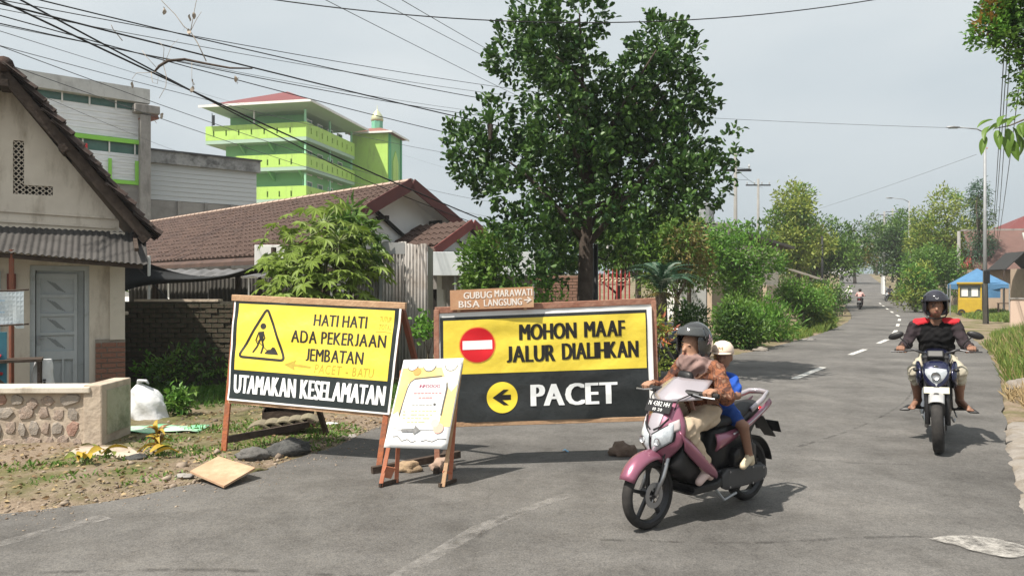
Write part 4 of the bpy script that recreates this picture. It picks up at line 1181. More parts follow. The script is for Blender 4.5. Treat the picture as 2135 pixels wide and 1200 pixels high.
# ------------------------------------------------------------------ vegetation
def leafmat(name, c1, c2, tr=.3, rough=.45, spec=.35):
    return mat(name, c1, c2, island=True, transl=tr, rough=rough, spec=spec)
lm_main = leafmat('glossy dark leaf', (.016, .055, .013), (.085, .165, .034), .26, .42, .4)
lm_mid = leafmat('mid green leaf', (.065, .15, .024), (.17, .28, .05), .36)
lm_light = leafmat('yellow green leaf', (.15, .22, .034), (.33, .37, .075), .38)
lm_bright = leafmat('fresh green leaf', (.07, .19, .025), (.16, .31, .045), .36)
lm_dark = leafmat('deep green leaf', (.022, .065, .014), (.07, .13, .028), .26)
lm_olive = leafmat('olive brown leaf', (.09, .10, .025), (.25, .19, .06), .3)
lm_blue = leafmat('blue green frond', (.03, .09, .05), (.08, .16, .09), .2)
lm_papaya = leafmat('papaya leaf', (.12, .23, .032), (.28, .35, .07), .36, .5)
lm_orange = leafmat('young orange leaf', (.26, .14, .03), (.36, .20, .05), .3)
lm_dry = leafmat('dry straw', (.30, .22, .11), (.42, .32, .18), .2, .8)
lm_grass = leafmat('verge grass', (.08, .17, .028), (.25, .29, .065), .36, .6)
lm_grass2 = leafmat('lush grass', (.05, .14, .02), (.13, .24, .04), .35, .6)
m_bark = mat('grey brown bark', (.075, .058, .045), (.14, .115, .09), 7, .95, bump=.8, bscale=14)
m_bark_d = mat('dark bark', (.04, .03, .024), (.08, .062, .05), 7, .95, bump=.8, bscale=14)

def unit(a): return a / (np.linalg.norm(a, axis=1, keepdims=True) + 1e-9)

def leaf_cloud(name, m, parent, pos, axis_, L, W, fold=.18, curl=.12, kind='stuff', long_=False, midx=None, round_=False):
    "many single leaves, each two folded faces, as one mesh"
    n = len(pos)
    ax = unit(axis_)
    r_ = rng.normal(size=(n, 3)); r_[:, 2] += 1.2
    side = unit(np.cross(ax, r_)); nr = np.cross(side, ax)
    L = np.broadcast_to(L, (n,)) * rng.uniform(.7, 1.2, n); W = np.broadcast_to(W, (n,)) * rng.uniform(.75, 1.15, n)
    L, W = L[:, None], W[:, None]
    if round_:
        P = [pos, pos + ax * L * .35 + side * W * .42 + nr * W * fold, pos + ax * L * .75 + side * W * .46 + nr * W * fold * .8, pos + ax * L - nr * L * curl, pos + ax * L * .75 - side * W * .46 + nr * W * fold * .8, pos + ax * L * .35 - side * W * .42 + nr * W * fold]
        V = np.stack(P, 1).reshape(-1, 3); i = np.arange(n) * 6
        F = np.concatenate([np.stack([i, i + a, i + c], 1) for a, c in ((1, 2), (2, 3), (3, 4), (4, 5))])
    elif long_:
        P = [pos - side * W * .25, pos + side * W * .25, pos + ax * L * .55 + side * W * .5 + nr * L * .10, pos + ax * L * .55 - side * W * .5 + nr * L * .10, pos + ax * L - nr * L * curl]
        V = np.stack(P, 1).reshape(-1, 3); i = np.arange(n) * 5
        F = np.concatenate([np.stack([i, i + 1, i + 2], 1), np.stack([i, i + 2, i + 3], 1), np.stack([i + 3, i + 2, i + 4], 1)])
    else:
        P = [pos, pos + ax * L * .45 + side * W * .5 + nr * W * fold, pos + ax * L - nr * L * curl, pos + ax * L * .45 - side * W * .5 + nr * W * fold]
        V = np.stack(P, 1).reshape(-1, 3); i = np.arange(n) * 4
        F = np.concatenate([np.stack([i, i + 1, i + 2], 1), np.stack([i, i + 2, i + 3], 1)])
    mi = None if midx is None else np.concatenate([midx] * (4 if round_ else 3 if long_ else 2))
    return np_mesh(name, V, F, m, parent, mi, kind=kind)

def clump_points(clumps, n, shell=.55):
    c = np.array([q[:3] for q in clumps], float)
    rr = np.array([(q[3:6] if len(q) > 4 else (q[3],) * 3) for q in clumps], float)
    wgt = (rr.prod(1)) ** (2 / 3); wgt /= wgt.sum()
    k = rng.choice(len(c), n, p=wgt)
    d = unit(rng.normal(size=(n, 3)))
    rad = shell + (1.04 - shell) * rng.random(n) ** .6
    # sub-clusters: leaves gather in tufts
    return c[k] + d * rr[k] * rad[:, None], d, k

def tuft(pos, d, per, spread):
    "turn twig ends into tufts of leaves"
    n = len(pos)
    p = np.repeat(pos, per, 0) + rng.normal(size=(n * per, 3)) * spread
    return p, np.repeat(d, per, 0)

def limb_tube(b, p0, p1, r0, r1, bend=.15, n=6, seed=0):
    p0, p1 = Vector(p0), Vector(p1)
    L = (p1 - p0).length
    o = Vector((random.uniform(-1, 1), random.uniform(-1, 1), random.uniform(.1, .9))) * L * bend
    pts = [p0.lerp(p1, t) + o * math.sin(math.pi * t) for t in (0, .25, .5, .75, 1)]
    b.tube(pts, [r0 + (r1 - r0) * t for t in (0, .25, .5, .75, 1)], n)

def tree(name, label, base, clumps, n, L, W, m, tr=.16, bark=None, cat='tree', group=None, fork=.45, per=5, spread=None, up=.25, out=.7, limbs=14, shell=.5, trunk_top=None, droop=0.0, round_=False):
    bz = base[2] if len(base) > 2 else tz(base[1])
    t = thing(name, label, cat, (base[0], base[1], bz), 0, group)
    cz = np.array([q[2] for q in clumps]); top = trunk_top or float(cz.max() * .8); low = float(cz.min())
    fz = max(.5, low * .75) if fork is None else top * fork
    mx = np.average([q[0] for q in clumps]); my = np.average([q[1] for q in clumps])
    b = MB()
    tp = [Vector((0, 0, -.15)), Vector((.02, .01, fz * .5)), Vector((mx * .15 + .03, my * .15, fz)), Vector((mx * .5, my * .5, (fz + top) / 2)), Vector((mx * .8, my * .8, top))]
    b.tube(tp, [tr * 1.25, tr * .95, tr * .85, tr * .5, tr * .15], 10)
    order = sorted(clumps, key=lambda q: -q[3])[:limbs]
    for q in order:
        s = random.uniform(.0, .75)
        p0 = tp[2].lerp(tp[4], s) if q[2] > fz else Vector((0, 0, fz * .85))
        limb_tube(b, p0, q[:3], tr * .42 * (1 - .5 * s), tr * .07)
    b.build('trunk', bark or m_bark, t, smooth=True)
    npt = max(1, n // per)
    pos, d, k = clump_points(clumps, npt, shell)
    sp = spread or L * .55
    pos2, d2 = tuft(pos, d, per, sp)
    axs = d2 * out + rng.normal(size=pos2.shape) * .55 + np.array([0, 0, up - droop])
    if isinstance(m, (list, tuple)):
        mi = np.repeat(rng.choice(len(m), len(clumps), p=None)[k], per)
        # the light species colour sits clump by clump
        leaf_cloud('crown', list(m), t, pos2, axs, L, W, midx=mi)
    else:
        leaf_cloud('crown', m, t, pos2, axs, L, W, round_=round_)
    return t

def blob(w, d, z0, z1, n, r, seed, top=1.0):
    rs = random.Random(seed); out = []
    for i in range(n):
        while True:
            x, y, z = rs.uniform(-1, 1), rs.uniform(-1, 1), rs.uniform(-1, 1)
            q = x * x + y * y + z * z
            if .12 < q < 1: break
        rr = r * rs.uniform(.7, 1.25)
        taper = 1 - (1 - top) * (z * .5 + .5)
        out.append((x * (w / 2 - rr * .6) * taper, y * (d / 2 - rr * .6) * taper, (z0 + z1) / 2 + z * ((z1 - z0) / 2 - rr * .6), rr))
    return out

# --- the big tree behind the right sign
TY = 14.0
tc_ = [(1140, 75, 85), (1085, 55, 55), (1195, 80, 70), (1070, 145, 58), (1150, 150, 75), (1215, 165, 80), (1370, 75, 55), (1335, 150, 75), (1405, 150, 70), (1440, 215, 60), (1350, 230, 90),
       (1270, 235, 80), (1180, 255, 85), (1105, 225, 55), (1020, 255, 60), (960, 280, 45), (990, 335, 65), (1055, 330, 70), (1125, 330, 75), (1205, 350, 85), (1300, 335, 90), (1390, 320, 80),
       (1470, 285, 55), (1505, 320, 45), (1445, 375, 70), (1360, 405, 75), (1265, 430, 65), (1165, 430, 70), (1075, 410, 60), (1015, 390, 38), (1105, 490, 55), (1060, 465, 42), (1140, 535, 55),
       (1185, 470, 55), (1290, 465, 45), (1125, 575, 36), (1165, 565, 42), (1400, 430, 40), (1480, 385, 35), (1150, 590, 34), (1100, 555, 40), (1085, 600, 26), (1285, 500, 36), (1240, 300, 80), (1450, 330, 60)]
rs = random.Random(3); cl_ = []
for px, py, r_ in tc_:
    p = at(px, py, TY); k = TY / FPX
    dep = 1.5 * math.sqrt(max(.05, 1 - ((px - 1230) / 330) ** 2)) * rs.uniform(-1, 1)
    cl_.append((p.x - 1.36, dep, p.z, r_ * k * .82))
    if r_ > 60:
        cl_.append((p.x - 1.36 + rs.uniform(-.3, .3), -dep + rs.uniform(-.4, .4), p.z + rs.uniform(-.3, .2), r_ * k * .74))
big = tree('big_tree', 'tall dark green tree with broad open crown standing behind the right sign', (1.36, TY, 0), cl_, 22000, .128, .078, lm_main, tr=.165, bark=m_bark_d, fork=.42, per=9, spread=.058, limbs=30, shell=.62, trunk_top=5.6, round_=True)
# fern like plant growing in its left crown
t = thing('bird_nest_fern', 'light green fern rosette perched in the left crown of the big tree', 'fern', (at(1022, 262, 13.2).x, 13.2, at(1022, 262, 13.2).z), 0)
fr = MB()
fr.grid(lambda u, v: (.16 * (u - .5) * math.sin(math.pi * min(1, .12 + v * .9)) * .55, v * .34, .30 * v - .22 * v * v + .02 * abs(u - .5)), 2, 6)
fm = fr.mesh('frond', leafmat('fern frond', (.06, .15, .03), (.1, .2, .04), .3))
for k in range(16):
    link('frond', fm, t, (0, 0, 0), (R(random.uniform(5, 60)), 0, k * 2.4), (1, 1, 1))
b = MB(); b.tube([(0, 0, -.25), (0, 0, .02)], [.03, .06], 6); b.build('root_ball', m_bark_d, t)

# --- papaya-like plant with lobed leaves
def papaya_leaf():
    b = MB(); vs = [(0, 0, 0)]; lobes = 7
    for i in range(lobes):
        a = R(-115 + 230 * i / (lobes - 1)); ln = .23 - .05 * abs(i - 3) / 3
        for da, rr, z in ((-.20, .10, .0), (-.10, ln * .72, -.015), (0, ln, -.05), (.10, ln * .72, -.015)):
            vs.append((math.sin(a + da * 1.5) * rr, math.cos(a + da * 1.5) * rr, z))
    n = len(vs)
    b.add(vs, [(0, i, i + 1) for i in range(1, n - 1)])
    return b.mesh('leaf', lm_papaya)
pl_me = papaya_leaf()
def papaya(name, label, base, spots, m_st=m_bark, cat='tree', group=None, me=None, s0=1.0):
    t = thing(name, label, cat, (base[0], base[1], 0), 0, group)
    b = MB()
    for (x, y, z) in {(s[0], s[1], s[2]) for s in spots}:
        limb_tube(b, (x * .1, y * .1, -.1), (x, y, z), .045, .03, .05, 8)
    b.build('stem', m_st, t, smooth=True)
    for (x, y, z, n, ln) in spots:
        for k in range(n):
            a = k * 2.4 + random.uniform(-.3, .3); el = random.uniform(-.5, 1.1)
            d = Vector((math.cos(a) * math.cos(el), math.sin(a) * math.cos(el), math.sin(el)))
            p1 = Vector((x, y, z)) + d * ln * random.uniform(.6, 1.15)
            p1.z -= .08
            lf = link('leaf', me or pl_me, t, p1, None, (s0 * random.uniform(.8, 1.2),) * 3)
            lf.rotation_euler = (random.uniform(-.9, -.05), random.uniform(-.4, .4), a - math.pi / 2)
            b = MB(); b.tube([Vector((x, y, z)), Vector((x, y, z)).lerp(p1, .5) + Vector((0, 0, .05)), p1], [.009, .007, .005], 5)
            b.build('leaf_stalk', mat('pale green stalk', (.16, .2, .07), rough=.6), lf if False else t, fix=False)
    return t
papaya('papaya_tree', 'bushy papaya tree with lobed yellow green leaves above the left sign', (-3.25, 13.0),
       [(-.55, -.1, 2.4, 26, .62), (.05, -.3, 2.2, 32, .60), (.5, .1, 2.25, 26, .55), (-.1, .1, 2.85, 22, .58), (.1, -.45, 1.8, 30, .58), (-.5, -.3, 1.85, 30, .55), (.5, -.35, 1.7, 26, .5), (-.3, -.5, 1.5, 26, .5), (-.75, 0, 2.1, 24, .5), (.25, -.2, 2.55, 26, .5)])
# glossy long-leaved plant behind it
pos, d, k = clump_points([(0, 0, 2.85, .38), (.1, 0, 2.6, .42), (-.15, 0, 3.05, .3), (.2, .1, 2.45, .35)], 380, .3)
t = thing('mango_sapling', 'dark glossy long leaved sapling just right above the papaya tree', 'tree', (-2.95, 13.7, 0))
b = MB(); b.tube([(0, 0, -.1), (.05, 0, 1.5), (0, 0, 2.9)], [.05, .04, .015], 7); b.build('stem', m_bark, t, smooth=True)
leaf_cloud('crown', lm_mid, t, pos, d * .6 + rng.normal(size=pos.shape) * .4 + np.array([0, 0, -.25]), .30, .075, curl=.3, long_=True)

# --- shrubs and trees in the middle ground
tree('broadleaf_shrub', 'light green leafy shrub in front of the carport, left of the big tree', (-.45, 15.6, 0), blob(1.5, 1.4, .9, 3.0, 16, .36, 4, .75), 3200, .15, .07, [lm_mid, lm_mid, lm_bright], tr=.05, per=6, cat='shrub')
tree('garden_tree', 'green garden tree right behind the big tree trunk above the red gate', (3.4, 24.5, 0), blob(4.4, 3, 1.8, 4.9, 22, .75, 5), 5200, .20, .10, [lm_mid, lm_dark, lm_mid], tr=.12)
tree('feathery_tree', 'yellowish green feathery tree behind the cycad and the garden wall', (5.2, 23.5, 0), blob(2.7, 2.4, 1.2, 4.3, 18, .6, 6, .7), 4200, .17, .06, [lm_light, lm_mid, lm_olive], tr=.09, droop=.4)
tree('roadside_guava_tree', 'bright green roadside tree in front of the power pole', (8.9, 29.5, 0), blob(3.6, 2.8, 1.5, 4.3, 22, .6, 7), 4600, .19, .09, [lm_bright, lm_mid, lm_bright], tr=.10)
tree('wall_top_tree', 'dark green tree just left of the power pole behind the beige wall', (8.6, 36, 0), blob(4.2, 3, 2.0, 5.6, 16, .8, 8), 3600, .24, .12, [lm_mid, lm_bright, lm_dark], tr=.12)
tree('hedge_column', 'narrow dark clipped hedge column beside the parked dark motorbike', (4.05, 16.6, 0), blob(.75, .75, .15, 1.85, 12, .28, 9), 1900, .10, .05, [lm_dark, lm_dark, lm_mid], tr=.04, cat='hedge')
tree('orange_flower_shrub', 'reddish orange leaved shrub directly behind the right end of the right sign', (2.42, 12.4, 0), blob(.5, .5, .35, 1.6, 7, .2, 10), 520, .11, .045, [leafmat('red leaf', (.30, .06, .03), (.42, .16, .06), .3), lm_olive, lm_light], tr=.03, cat='shrub')
tree('low_bright_shrub', 'low bright green shrub between plywood board and tree trunk', (.25, 13.4, 0), blob(1.9, .8, .9, 1.85, 9, .28, 11), 1300, .10, .05, lm_bright, tr=.04, cat='shrub')
tree('sign_corner_weed', 'small bright green plant at the left edge of the right sign', (-1.2, 10.6, 0), blob(.35, .3, .9, 1.55, 5, .13, 12), 180, .10, .06, lm_bright, tr=.02, cat='plant')
# cycad: arching pinnate fronds
def frond_mesh(name, m, L, pairs, lw, ll, arch, droop=.5):
    b = MB()
    pts = []
    for i in range(pairs + 1):
        s = i / pairs
        pts.append(Vector((0, L * s * (1 - .18 * s), arch * s * (1 - s * (1 + droop)))))
    b.tube(pts, [.014 * (1 - .8 * i / pairs) for i in range(pairs + 1)], 4)
    for i in range(2, pairs + 1):
        s = i / pairs; ln = ll * math.sin(math.pi * min(1, .15 + .85 * s)) ** .6 * (1.05 - .45 * s)
        for sg in (-1, 1):
            p = pts[i]; q = p + Vector((sg * ln * .8, ln * .55, -.22 * ln))
            b.add([p, p + Vector((0, lw, 0)), q], [(0, 1, 2)])
    return b.mesh(name, m)
t = thing('cycad_palm', 'cycad palm with arching blue green fronds in front of the garden trees', 'palm', (3.55, 17.6, 0))
b = MB(); b.tube([(0, 0, -.1), (.02, 0, .8), (.0, 0, 1.62)], [.17, .15, .13], 10); b.build('trunk', m_bark, t, smooth=False)
fm = frond_mesh('frond', lm_blue, 1.25, 22, .035, .24, .95, .4); fm2 = frond_mesh('frond', lm_olive, 1.05, 20, .035, .22, .4, 1.3)
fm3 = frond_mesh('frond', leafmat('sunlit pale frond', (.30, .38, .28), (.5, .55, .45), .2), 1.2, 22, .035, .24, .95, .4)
for k in range(34):
    ring = k % 3
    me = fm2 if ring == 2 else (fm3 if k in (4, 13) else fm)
    link('frond', me, t, (0, 0, 1.62), (R([55, 28, -12][ring] + random.uniform(-10, 10)), random.uniform(-.2, .2), k * 2.4), (1, 1, 1))

# bushes along the left roadside
tree('roadside_bush', 'large dense dark green bush on the left verge behind the scooter riders', (6.75, 21.2, 0), blob(2.3, 1.6, .05, 1.35, 20, .38, 13), 5200, .17, .05, [lm_mid, lm_dark, lm_bright], tr=.04, cat='bush', per=7)
tree('round_verge_bush', 'rounded bright green bush farther up the left verge before the bend', (11.9, 30.2, 0), blob(2.1, 1.8, .6, 2.15, 14, .42, 14), 2600, .16, .07, [lm_bright, lm_mid], tr=.05, cat='bush')
tree('verge_weed_clump', 'yellow flecked weed clump at the bend of the left verge', (12.6, 30.6, 0), blob(1.5, 1.2, .05, 1.0, 12, .3, 15), 1700, .18, .05, [lm_light, lm_mid], tr=.03, cat='plant')
tree('tall_verge_bush', 'tall green bush close to the road at the left bend', (14.0, 34.0, 0), blob(1.3, 1.3, .1, 1.9, 12, .35, 16), 1900, .18, .06, [lm_mid, lm_bright], tr=.04, cat='bush')
tree('grey_green_weeds', 'pale grey green weeds in front of the beige wall', (7.7, 25.0, 0), blob(1.6, 1.0, .1, 1.55, 10, .32, 17), 1300, .15, .05, [leafmat('grey green leaf', (.12, .17, .08), (.2, .25, .13), .3), lm_mid], tr=.03, cat='plant')
tree('verge_hedge_bush', 'leafy green bush in front of the roadside shelter', (15.6, 38.5), blob(2.4, 2.0, .1, 1.9, 12, .5, 70), 1900, .2, .08, [lm_mid, lm_bright, lm_light], tr=.05, cat='bush')
tree('verge_banana_bush', 'dense bush under the mango tree at the left road edge', (19.3, 45.5), blob(2.8, 2.4, .1, 2.4, 12, .6, 71), 1900, .24, .1, [lm_mid, lm_dark, lm_light], tr=.05, cat='bush')
tree('verge_far_bush', 'low bush beyond the mango tree on the left verge', (21.8, 60), blob(3.0, 2.8, .1, 2.2, 12, .6, 72), 1600, .26, .1, [lm_mid, lm_light], tr=.05, cat='bush')
tree('wall_creeper', 'green climber spilling over the beige garden wall', (10.4, 33.2), blob(2.2, 1.6, .2, 2.7, 12, .45, 73), 2200, .18, .08, [lm_bright, lm_mid], tr=.05, cat='bush')
tree('strap_leaf_bush', 'long strap leaved bush at the foot of the beige wall', (8.6, 24.2, 0), blob(1.7, 1.0, .1, 1.15, 9, .35, 18), 900, .36, .05, lm_bright, tr=.03, cat='bush', up=.6)

# trees up the road, left side
tree('pale_top_tree', 'tall light green tree rising above the dark mango tree left of the road', (20.2, 52), blob(5.8, 5, 2.6, 9.0, 24, 1.05, 19, .55), 6500, .30, .15, [lm_light, lm_mid, lm_light], tr=.18)
tree('mango_tree', 'wide dark mango tree overhanging the left road edge', (23.8, 58), blob(8.6, 6.5, 1.9, 7.4, 30, 1.2, 20), 9000, .32, .13, [lm_dark, lm_olive, lm_light, lm_mid], tr=.28)
tree('autumn_tinged_tree', 'olive tree with brownish leaves on the left where the road rises', (27.4, 71), blob(6.6, 5, 1.6, 7.4, 16, 1.1, 21), 4000, .36, .14, [lm_olive, lm_dark, lm_mid], tr=.2)
tree('left_backdrop_tree', 'green tree behind the dark roofed house', (16.0, 50), blob(5, 4, 2, 6.2, 14, 1.1, 22), 3400, .32, .15, [lm_mid, lm_dark], tr=.2)
tree('trunk_side_tree', 'dense green tree behind the tank house', (7.5, 44), blob(6, 4, 2, 6.6, 16, 1.15, 23), 3600, .32, .15, [lm_mid, lm_bright, lm_dark], tr=.2)
# right side
tree('round_rain_tree', 'round dark green tree with thick trunk at the right road edge', (38.8, 74), blob(7.6, 6.5, 2.2, 9.0, 30, 1.2, 24), 8500, .34, .15, [lm_dark, lm_mid, lm_dark], tr=.36, fork=.35)
tree('tall_pale_tree', 'tall pale green tree behind the round rain tree on the right', (37.4, 63), blob(8.0, 5.5, 2.6, 10.0, 32, 1.1, 25, .75), 8000, .30, .14, [lm_light, lm_mid, lm_light], tr=.22)
tree('lime_leaf_tree', 'bright leafy tree in front of the pale tree right of the road', (32.0, 56), blob(4.6, 3.6, .6, 5.6, 22, .8, 26), 5200, .26, .12, [lm_bright, lm_mid], tr=.12)
tree('roadside_thicket', 'tangled green thicket behind the yellow food cart', (27.6, 50.5), blob(3.0, 2.4, .1, 3.4, 16, .6, 27), 3400, .24, .10, [lm_bright, lm_mid, lm_light], tr=.08, cat='bush')
tree('verge_shrub_far', 'low shrub at the right verge near the parked rider', (33.4, 62), blob(3.4, 2.2, .05, 2.0, 12, .5, 28), 2200, .26, .10, [lm_mid, lm_light, lm_olive], tr=.08, cat='bush')
tree('conifer', 'slim dark conifer behind the street lamp pole on the right', (34.2, 54), blob(2.0, 2.0, 2.0, 10.0, 18, .62, 29, .35), 3200, .26, .06, [lm_dark, lm_blue], tr=.14, droop=.6)
tree('papaya_far', 'small papaya tree leaning beside the dark gable on the right', (27.2, 37), blob(2.4, 1.6, 1.4, 2.8, 9, .4, 30), 1200, .30, .10, [lm_mid, lm_dark], tr=.06)
tree('right_edge_bush', 'dark leafy bush at the right edge behind the verge grass', (24.2, 33), blob(1.8, 1.6, .2, 1.9, 9, .4, 31), 1100, .2, .08, [lm_mid, lm_light], tr=.05, cat='bush')
for k, (x, y, w_, h, lab) in enumerate([(58, 125, 8, 7.5, 'hazy olive tree on the left at the crest of the road'), (66, 118, 9, 9, 'hazy tree on the right at the crest of the road'), (79, 160, 12, 13, 'far hazy tree closing the view up the road'), (66, 175, 10, 11, 'far tree left behind the crest'), (57, 100, 7, 8, 'tree at the right edge beyond the white wall'), (38.5, 95, 7, 7.5, 'green tree beyond the olive tree on the left'), (95, 222, 15, 12, 'farthest tree standing in line with the road'), (106, 216, 14, 13, 'farthest tree just right of the road line'), (84, 212, 14, 12, 'farthest tree just left of the road line')]):
    tree('far_tree', lab, (x, y), blob(w_, w_ * .8, h * (.28 if k < 6 else .04), h, 16, w_ * .17, 40 + k), 2200, .5, .24, [lm_olive, lm_mid, lm_light] if k % 2 else [lm_mid, lm_dark, lm_olive], tr=.25, group='far trees up the road')
# the wood that closes the view far behind the crest
pos, d, k = clump_points([(60 + 6.5 * i + random.uniform(-2, 2), 250 + random.uniform(-12, 12), tz(250) + random.uniform(2, 7), random.uniform(4, 6)) for i in range(17)] , 9000, .5)
tag(leaf_cloud('far_wood', [lm_mid], None, pos, d + rng.normal(size=pos.shape) * .5, .8, .45), 'distant belt of trees closing the view behind the crest of the road', 'wood', kind='stuff')
# scattered background trees filling gaps between houses on the left
tree('behind_roof_tree', 'green treetop showing between cream house eave and tiled roof', (-11.2, 20.5, 0), blob(1.2, 1, 1.6, 3.05, 6, .35, 50), 420, .22, .1, [lm_bright, lm_mid], tr=.06)
tree('backdrop_grove_tree', 'dark green tree behind the garden brick wall', (1.0, 24, 0), blob(4.2, 3, 1.0, 4.4, 16, .75, 51), 3400, .22, .11, [lm_dark, lm_mid], tr=.12)

# overhanging tree at the upper right with orange young leaves
def rcl(pts, Y, k0):
    out = []
    for px, py, r_ in pts:
        p = at(px + 38, py, Y); out.append((p.x - 9.4, (random.random() - .5) * .9, p.z, r_ * Y / FPX))
    return out
Yr = 10.2
cl_r = rcl([(2075, 65, 48), (2045, 95, 34), (2110, 40, 60), (2120, 110, 50), (2075, 125, 32), (2140, 170, 55), (2110, 215, 38), (2160, 60, 80), (2190, 150, 90), (2240, 80, 120), (2090, 20, 40), (2230, 220, 90), (2300, 120, 120), (2095, 235, 30), (2330, 30, 110)], Yr, 0)
rt = tree('overhanging_tree', 'tree with small leaves and orange young shoots hanging in at the upper right edge', (9.4, Yr), cl_r, 20000, .085, .045, [lm_mid, lm_bright, lm_main, lm_mid], tr=.13, per=8, spread=.05, limbs=15, fork=.4, shell=.35)
rt.location.z = gz(9.4, Yr)
pos, d, k = clump_points([(q[0] - .05, q[1], q[2] + q[3] * .5, q[3] * .55) for q in cl_r[:3]], 700, .5)
leaf_cloud('young_shoots', lm_orange, rt, pos, d + np.array([0, 0, .5]), .075, .03)
# its larger drooping leaves, one by one
bl = MB()
bl.grid(lambda u, v: ((u - .5) * .085 * math.sin(math.pi * (.06 + .94 * v)) ** .75, v * .24, -.07 * v * v + .035 * abs(u - .5) * 2 * math.sin(math.pi * v)), 4, 8)
blm = bl.mesh('leaf', leafmat('big soft leaf', (.10, .20, .03), (.16, .26, .05), .4), smooth=True)
t = thing('big_leaf_branch', 'drooping twig with large bright green leaves at the right edge below the overhanging tree', 'branch', (8.1, 9.4, 0))
b = MB()
tw_pts = [at(2260, 215, 9.3), at(2170, 235, 9.2), at(2105, 262, 9.1), at(2075, 268, 9.05)]
b.tube([p - Vector((8.1, 9.4, 0)) for p in tw_pts], [.02, .014, .009, .005], 6)
b.tube([tw_pts[0] - Vector((8.1, 9.4, 0)), Vector((.6, .9, 3.0)), Vector((.35, .85, gz(8.45, 10.2) - .1))], [.02, .035, .05], 6)
b.build('twig', m_bark, t, smooth=True)
for k, (px, py, rz, rx, s) in enumerate([(2065, 262, 1.9, -.7, 1.0), (2078, 272, 2.6, -1.0, 1.1), (2100, 268, 2.9, -1.15, 1.2), (2112, 266, 3.6, -1.3, 1.25), (2125, 262, 3.1, -1.1, 1.2), (2132, 255, 2.2, -.7, 1.1), (2090, 258, 1.4, -.3, 1.0), (2115, 250, 1.2, -.2, 1.1), (2150, 250, 3.5, -1.0, 1.2), (2165, 240, 2.2, -.9, 1.2), (2140, 285, 3.2, -1.3, 1.2), (2185, 240, 4.0, -.8, 1.1), (2055, 285, 2.4, -1.0, 1.0), (2088, 285, 3.0, -1.2, 1.15), (2108, 290, 2.5, -1.25, 1.2), (2128, 240, 1.8, -.4, 1.15), (2098, 240, 2.0, -.5, 1.0), (2120, 278, 3.8, -1.2, 1.2), (2070, 250, 1.6, -.2, .9), (2145, 262, 2.7, -1.1, 1.2)]):
    p = at(px, py, 9.1 + .04 * (k % 4)) - Vector((8.1, 9.4, 0))
    link('leaf', blm, t, p, (rx, random.uniform(-.3, .3), rz), (s, s, s))
# single twig hanging in from the top edge
t = thing('top_twig', 'few leaves hanging in from the top edge right of centre', 'branch', (at(1950, -60, 7.0).x, 7.0, at(1950, -60, 7.0).z))
b = MB(); b.tube([(1.2, .4, .5), (.5, .1, .22), (.1, 0, .08), (-.02, 0, .12)], [.014, .009, .005, .003], 5); b.build('twig', m_bark, t)
for k, (x, z, rz, rx) in enumerate([(-.02, -.02, 2.5, -1.2), (.05, .05, 3.6, -1.3), (-.06, .05, 2.2, -.9), (.1, .1, 3.3, -.9), (.0, .1, 1.2, .3)]):
    link('leaf', blm, t, (x, .01 * k, z + .05), (rx, 0, rz), (.75, .75, .75))

# --- grass, weeds and litter
def grass(name, m, regions, per_m2, h, wd, label, lean=.35, cat='grass'):
    P, Hh = [], []
    for (cx, cy, rx, ry, rot) in regions:
        n = int(per_m2 * math.pi * rx * ry)
        a = rng.uniform(0, 2 * math.pi, n); r_ = np.sqrt(rng.random(n))
        x, y = rx * r_ * np.cos(a), ry * r_ * np.sin(a)
        c, s = math.cos(rot), math.sin(rot)
        P.append(np.stack([cx + c * x - s * y, cy + s * x + c * y], 1)); Hh.append(np.full(n, 1.0) * (1.1 - .6 * r_))
    P = np.concatenate(P); Hh = np.concatenate(Hh)
    sd = road_sd(P[:, 0], P[:, 1]); keep = sd > .05
    P, Hh = P[keep], Hh[keep]
    Z = ground_z(P[:, 0], P[:, 1])
    pos = np.stack([P[:, 0], P[:, 1], Z - .01], 1)
    ax = np.stack([rng.normal(size=len(P)) * lean, rng.normal(size=len(P)) * lean, np.ones(len(P))], 1)
    o = leaf_cloud(name, m, None, pos, ax, h * Hh, wd, curl=-.0, long_=True)
    return tag(o, label, cat, kind='stuff')
grass('verge_grass_dry', [lm_dry], [(10.0, 13.4, .9, 1.8, -.5), (11.8, 16.2, 1.2, 2.2, -.5), (14.0, 20.0, 1.2, 2.4, -.5)], 110, .55, .016, 'dry stalks standing in the tall verge grass on the right')
grass('verge_grass', [lm_grass], [(9.9, 13.6, .9, 1.8, -.5), (11.6, 16.2, 1.2, 2.2, -.5), (14.0, 20.0, 1.2, 2.4, -.5), (13.5, 17.2, 1.6, 2.0, -.5), (10.9, 13.6, .9, 1.4, -.4), (17, 24, 1.2, 3, -.5)], 210, .60, .020, 'tall yellow green grass along the right verge')
grass('dry_grass', [lm_dry], [(8.5, 11.6, .7, 1.3, -.55), (9.3, 12.3, .8, 1.0, -.5), (7.6, 10.3, .35, .9, -.55), (10.4, 12.2, 1.0, 1.0, 0)], 420, .34, .016, 'dry straw coloured grass on the right bank', lean=.8)
grass('left_verge_grass', [lm_grass], [(10.2, 26.8, .6, 2.2, -.55), (13.3, 31.8, .8, 1.6, -.5), (12.6, 29.8, .45, 1.5, -.5), (15.5, 37, .7, 4, -.5), (5.2, 20, .5, .8, 0)], 260, .45, .03, 'green grass at the foot of the left roadside bushes')
grass('far_verge_grass', [lm_grass], [(27.5, 43.5, .8, 3, -.5), (32.5, 54, .9, 5, -.48), (26.5, 40, .9, 3, -.5), (29.5, 43.5, 1.2, 2.5, -.5), (31.5, 48, 1.0, 4, -.5)], 150, .4, .05, 'green grass strip on the right verge near the food cart')
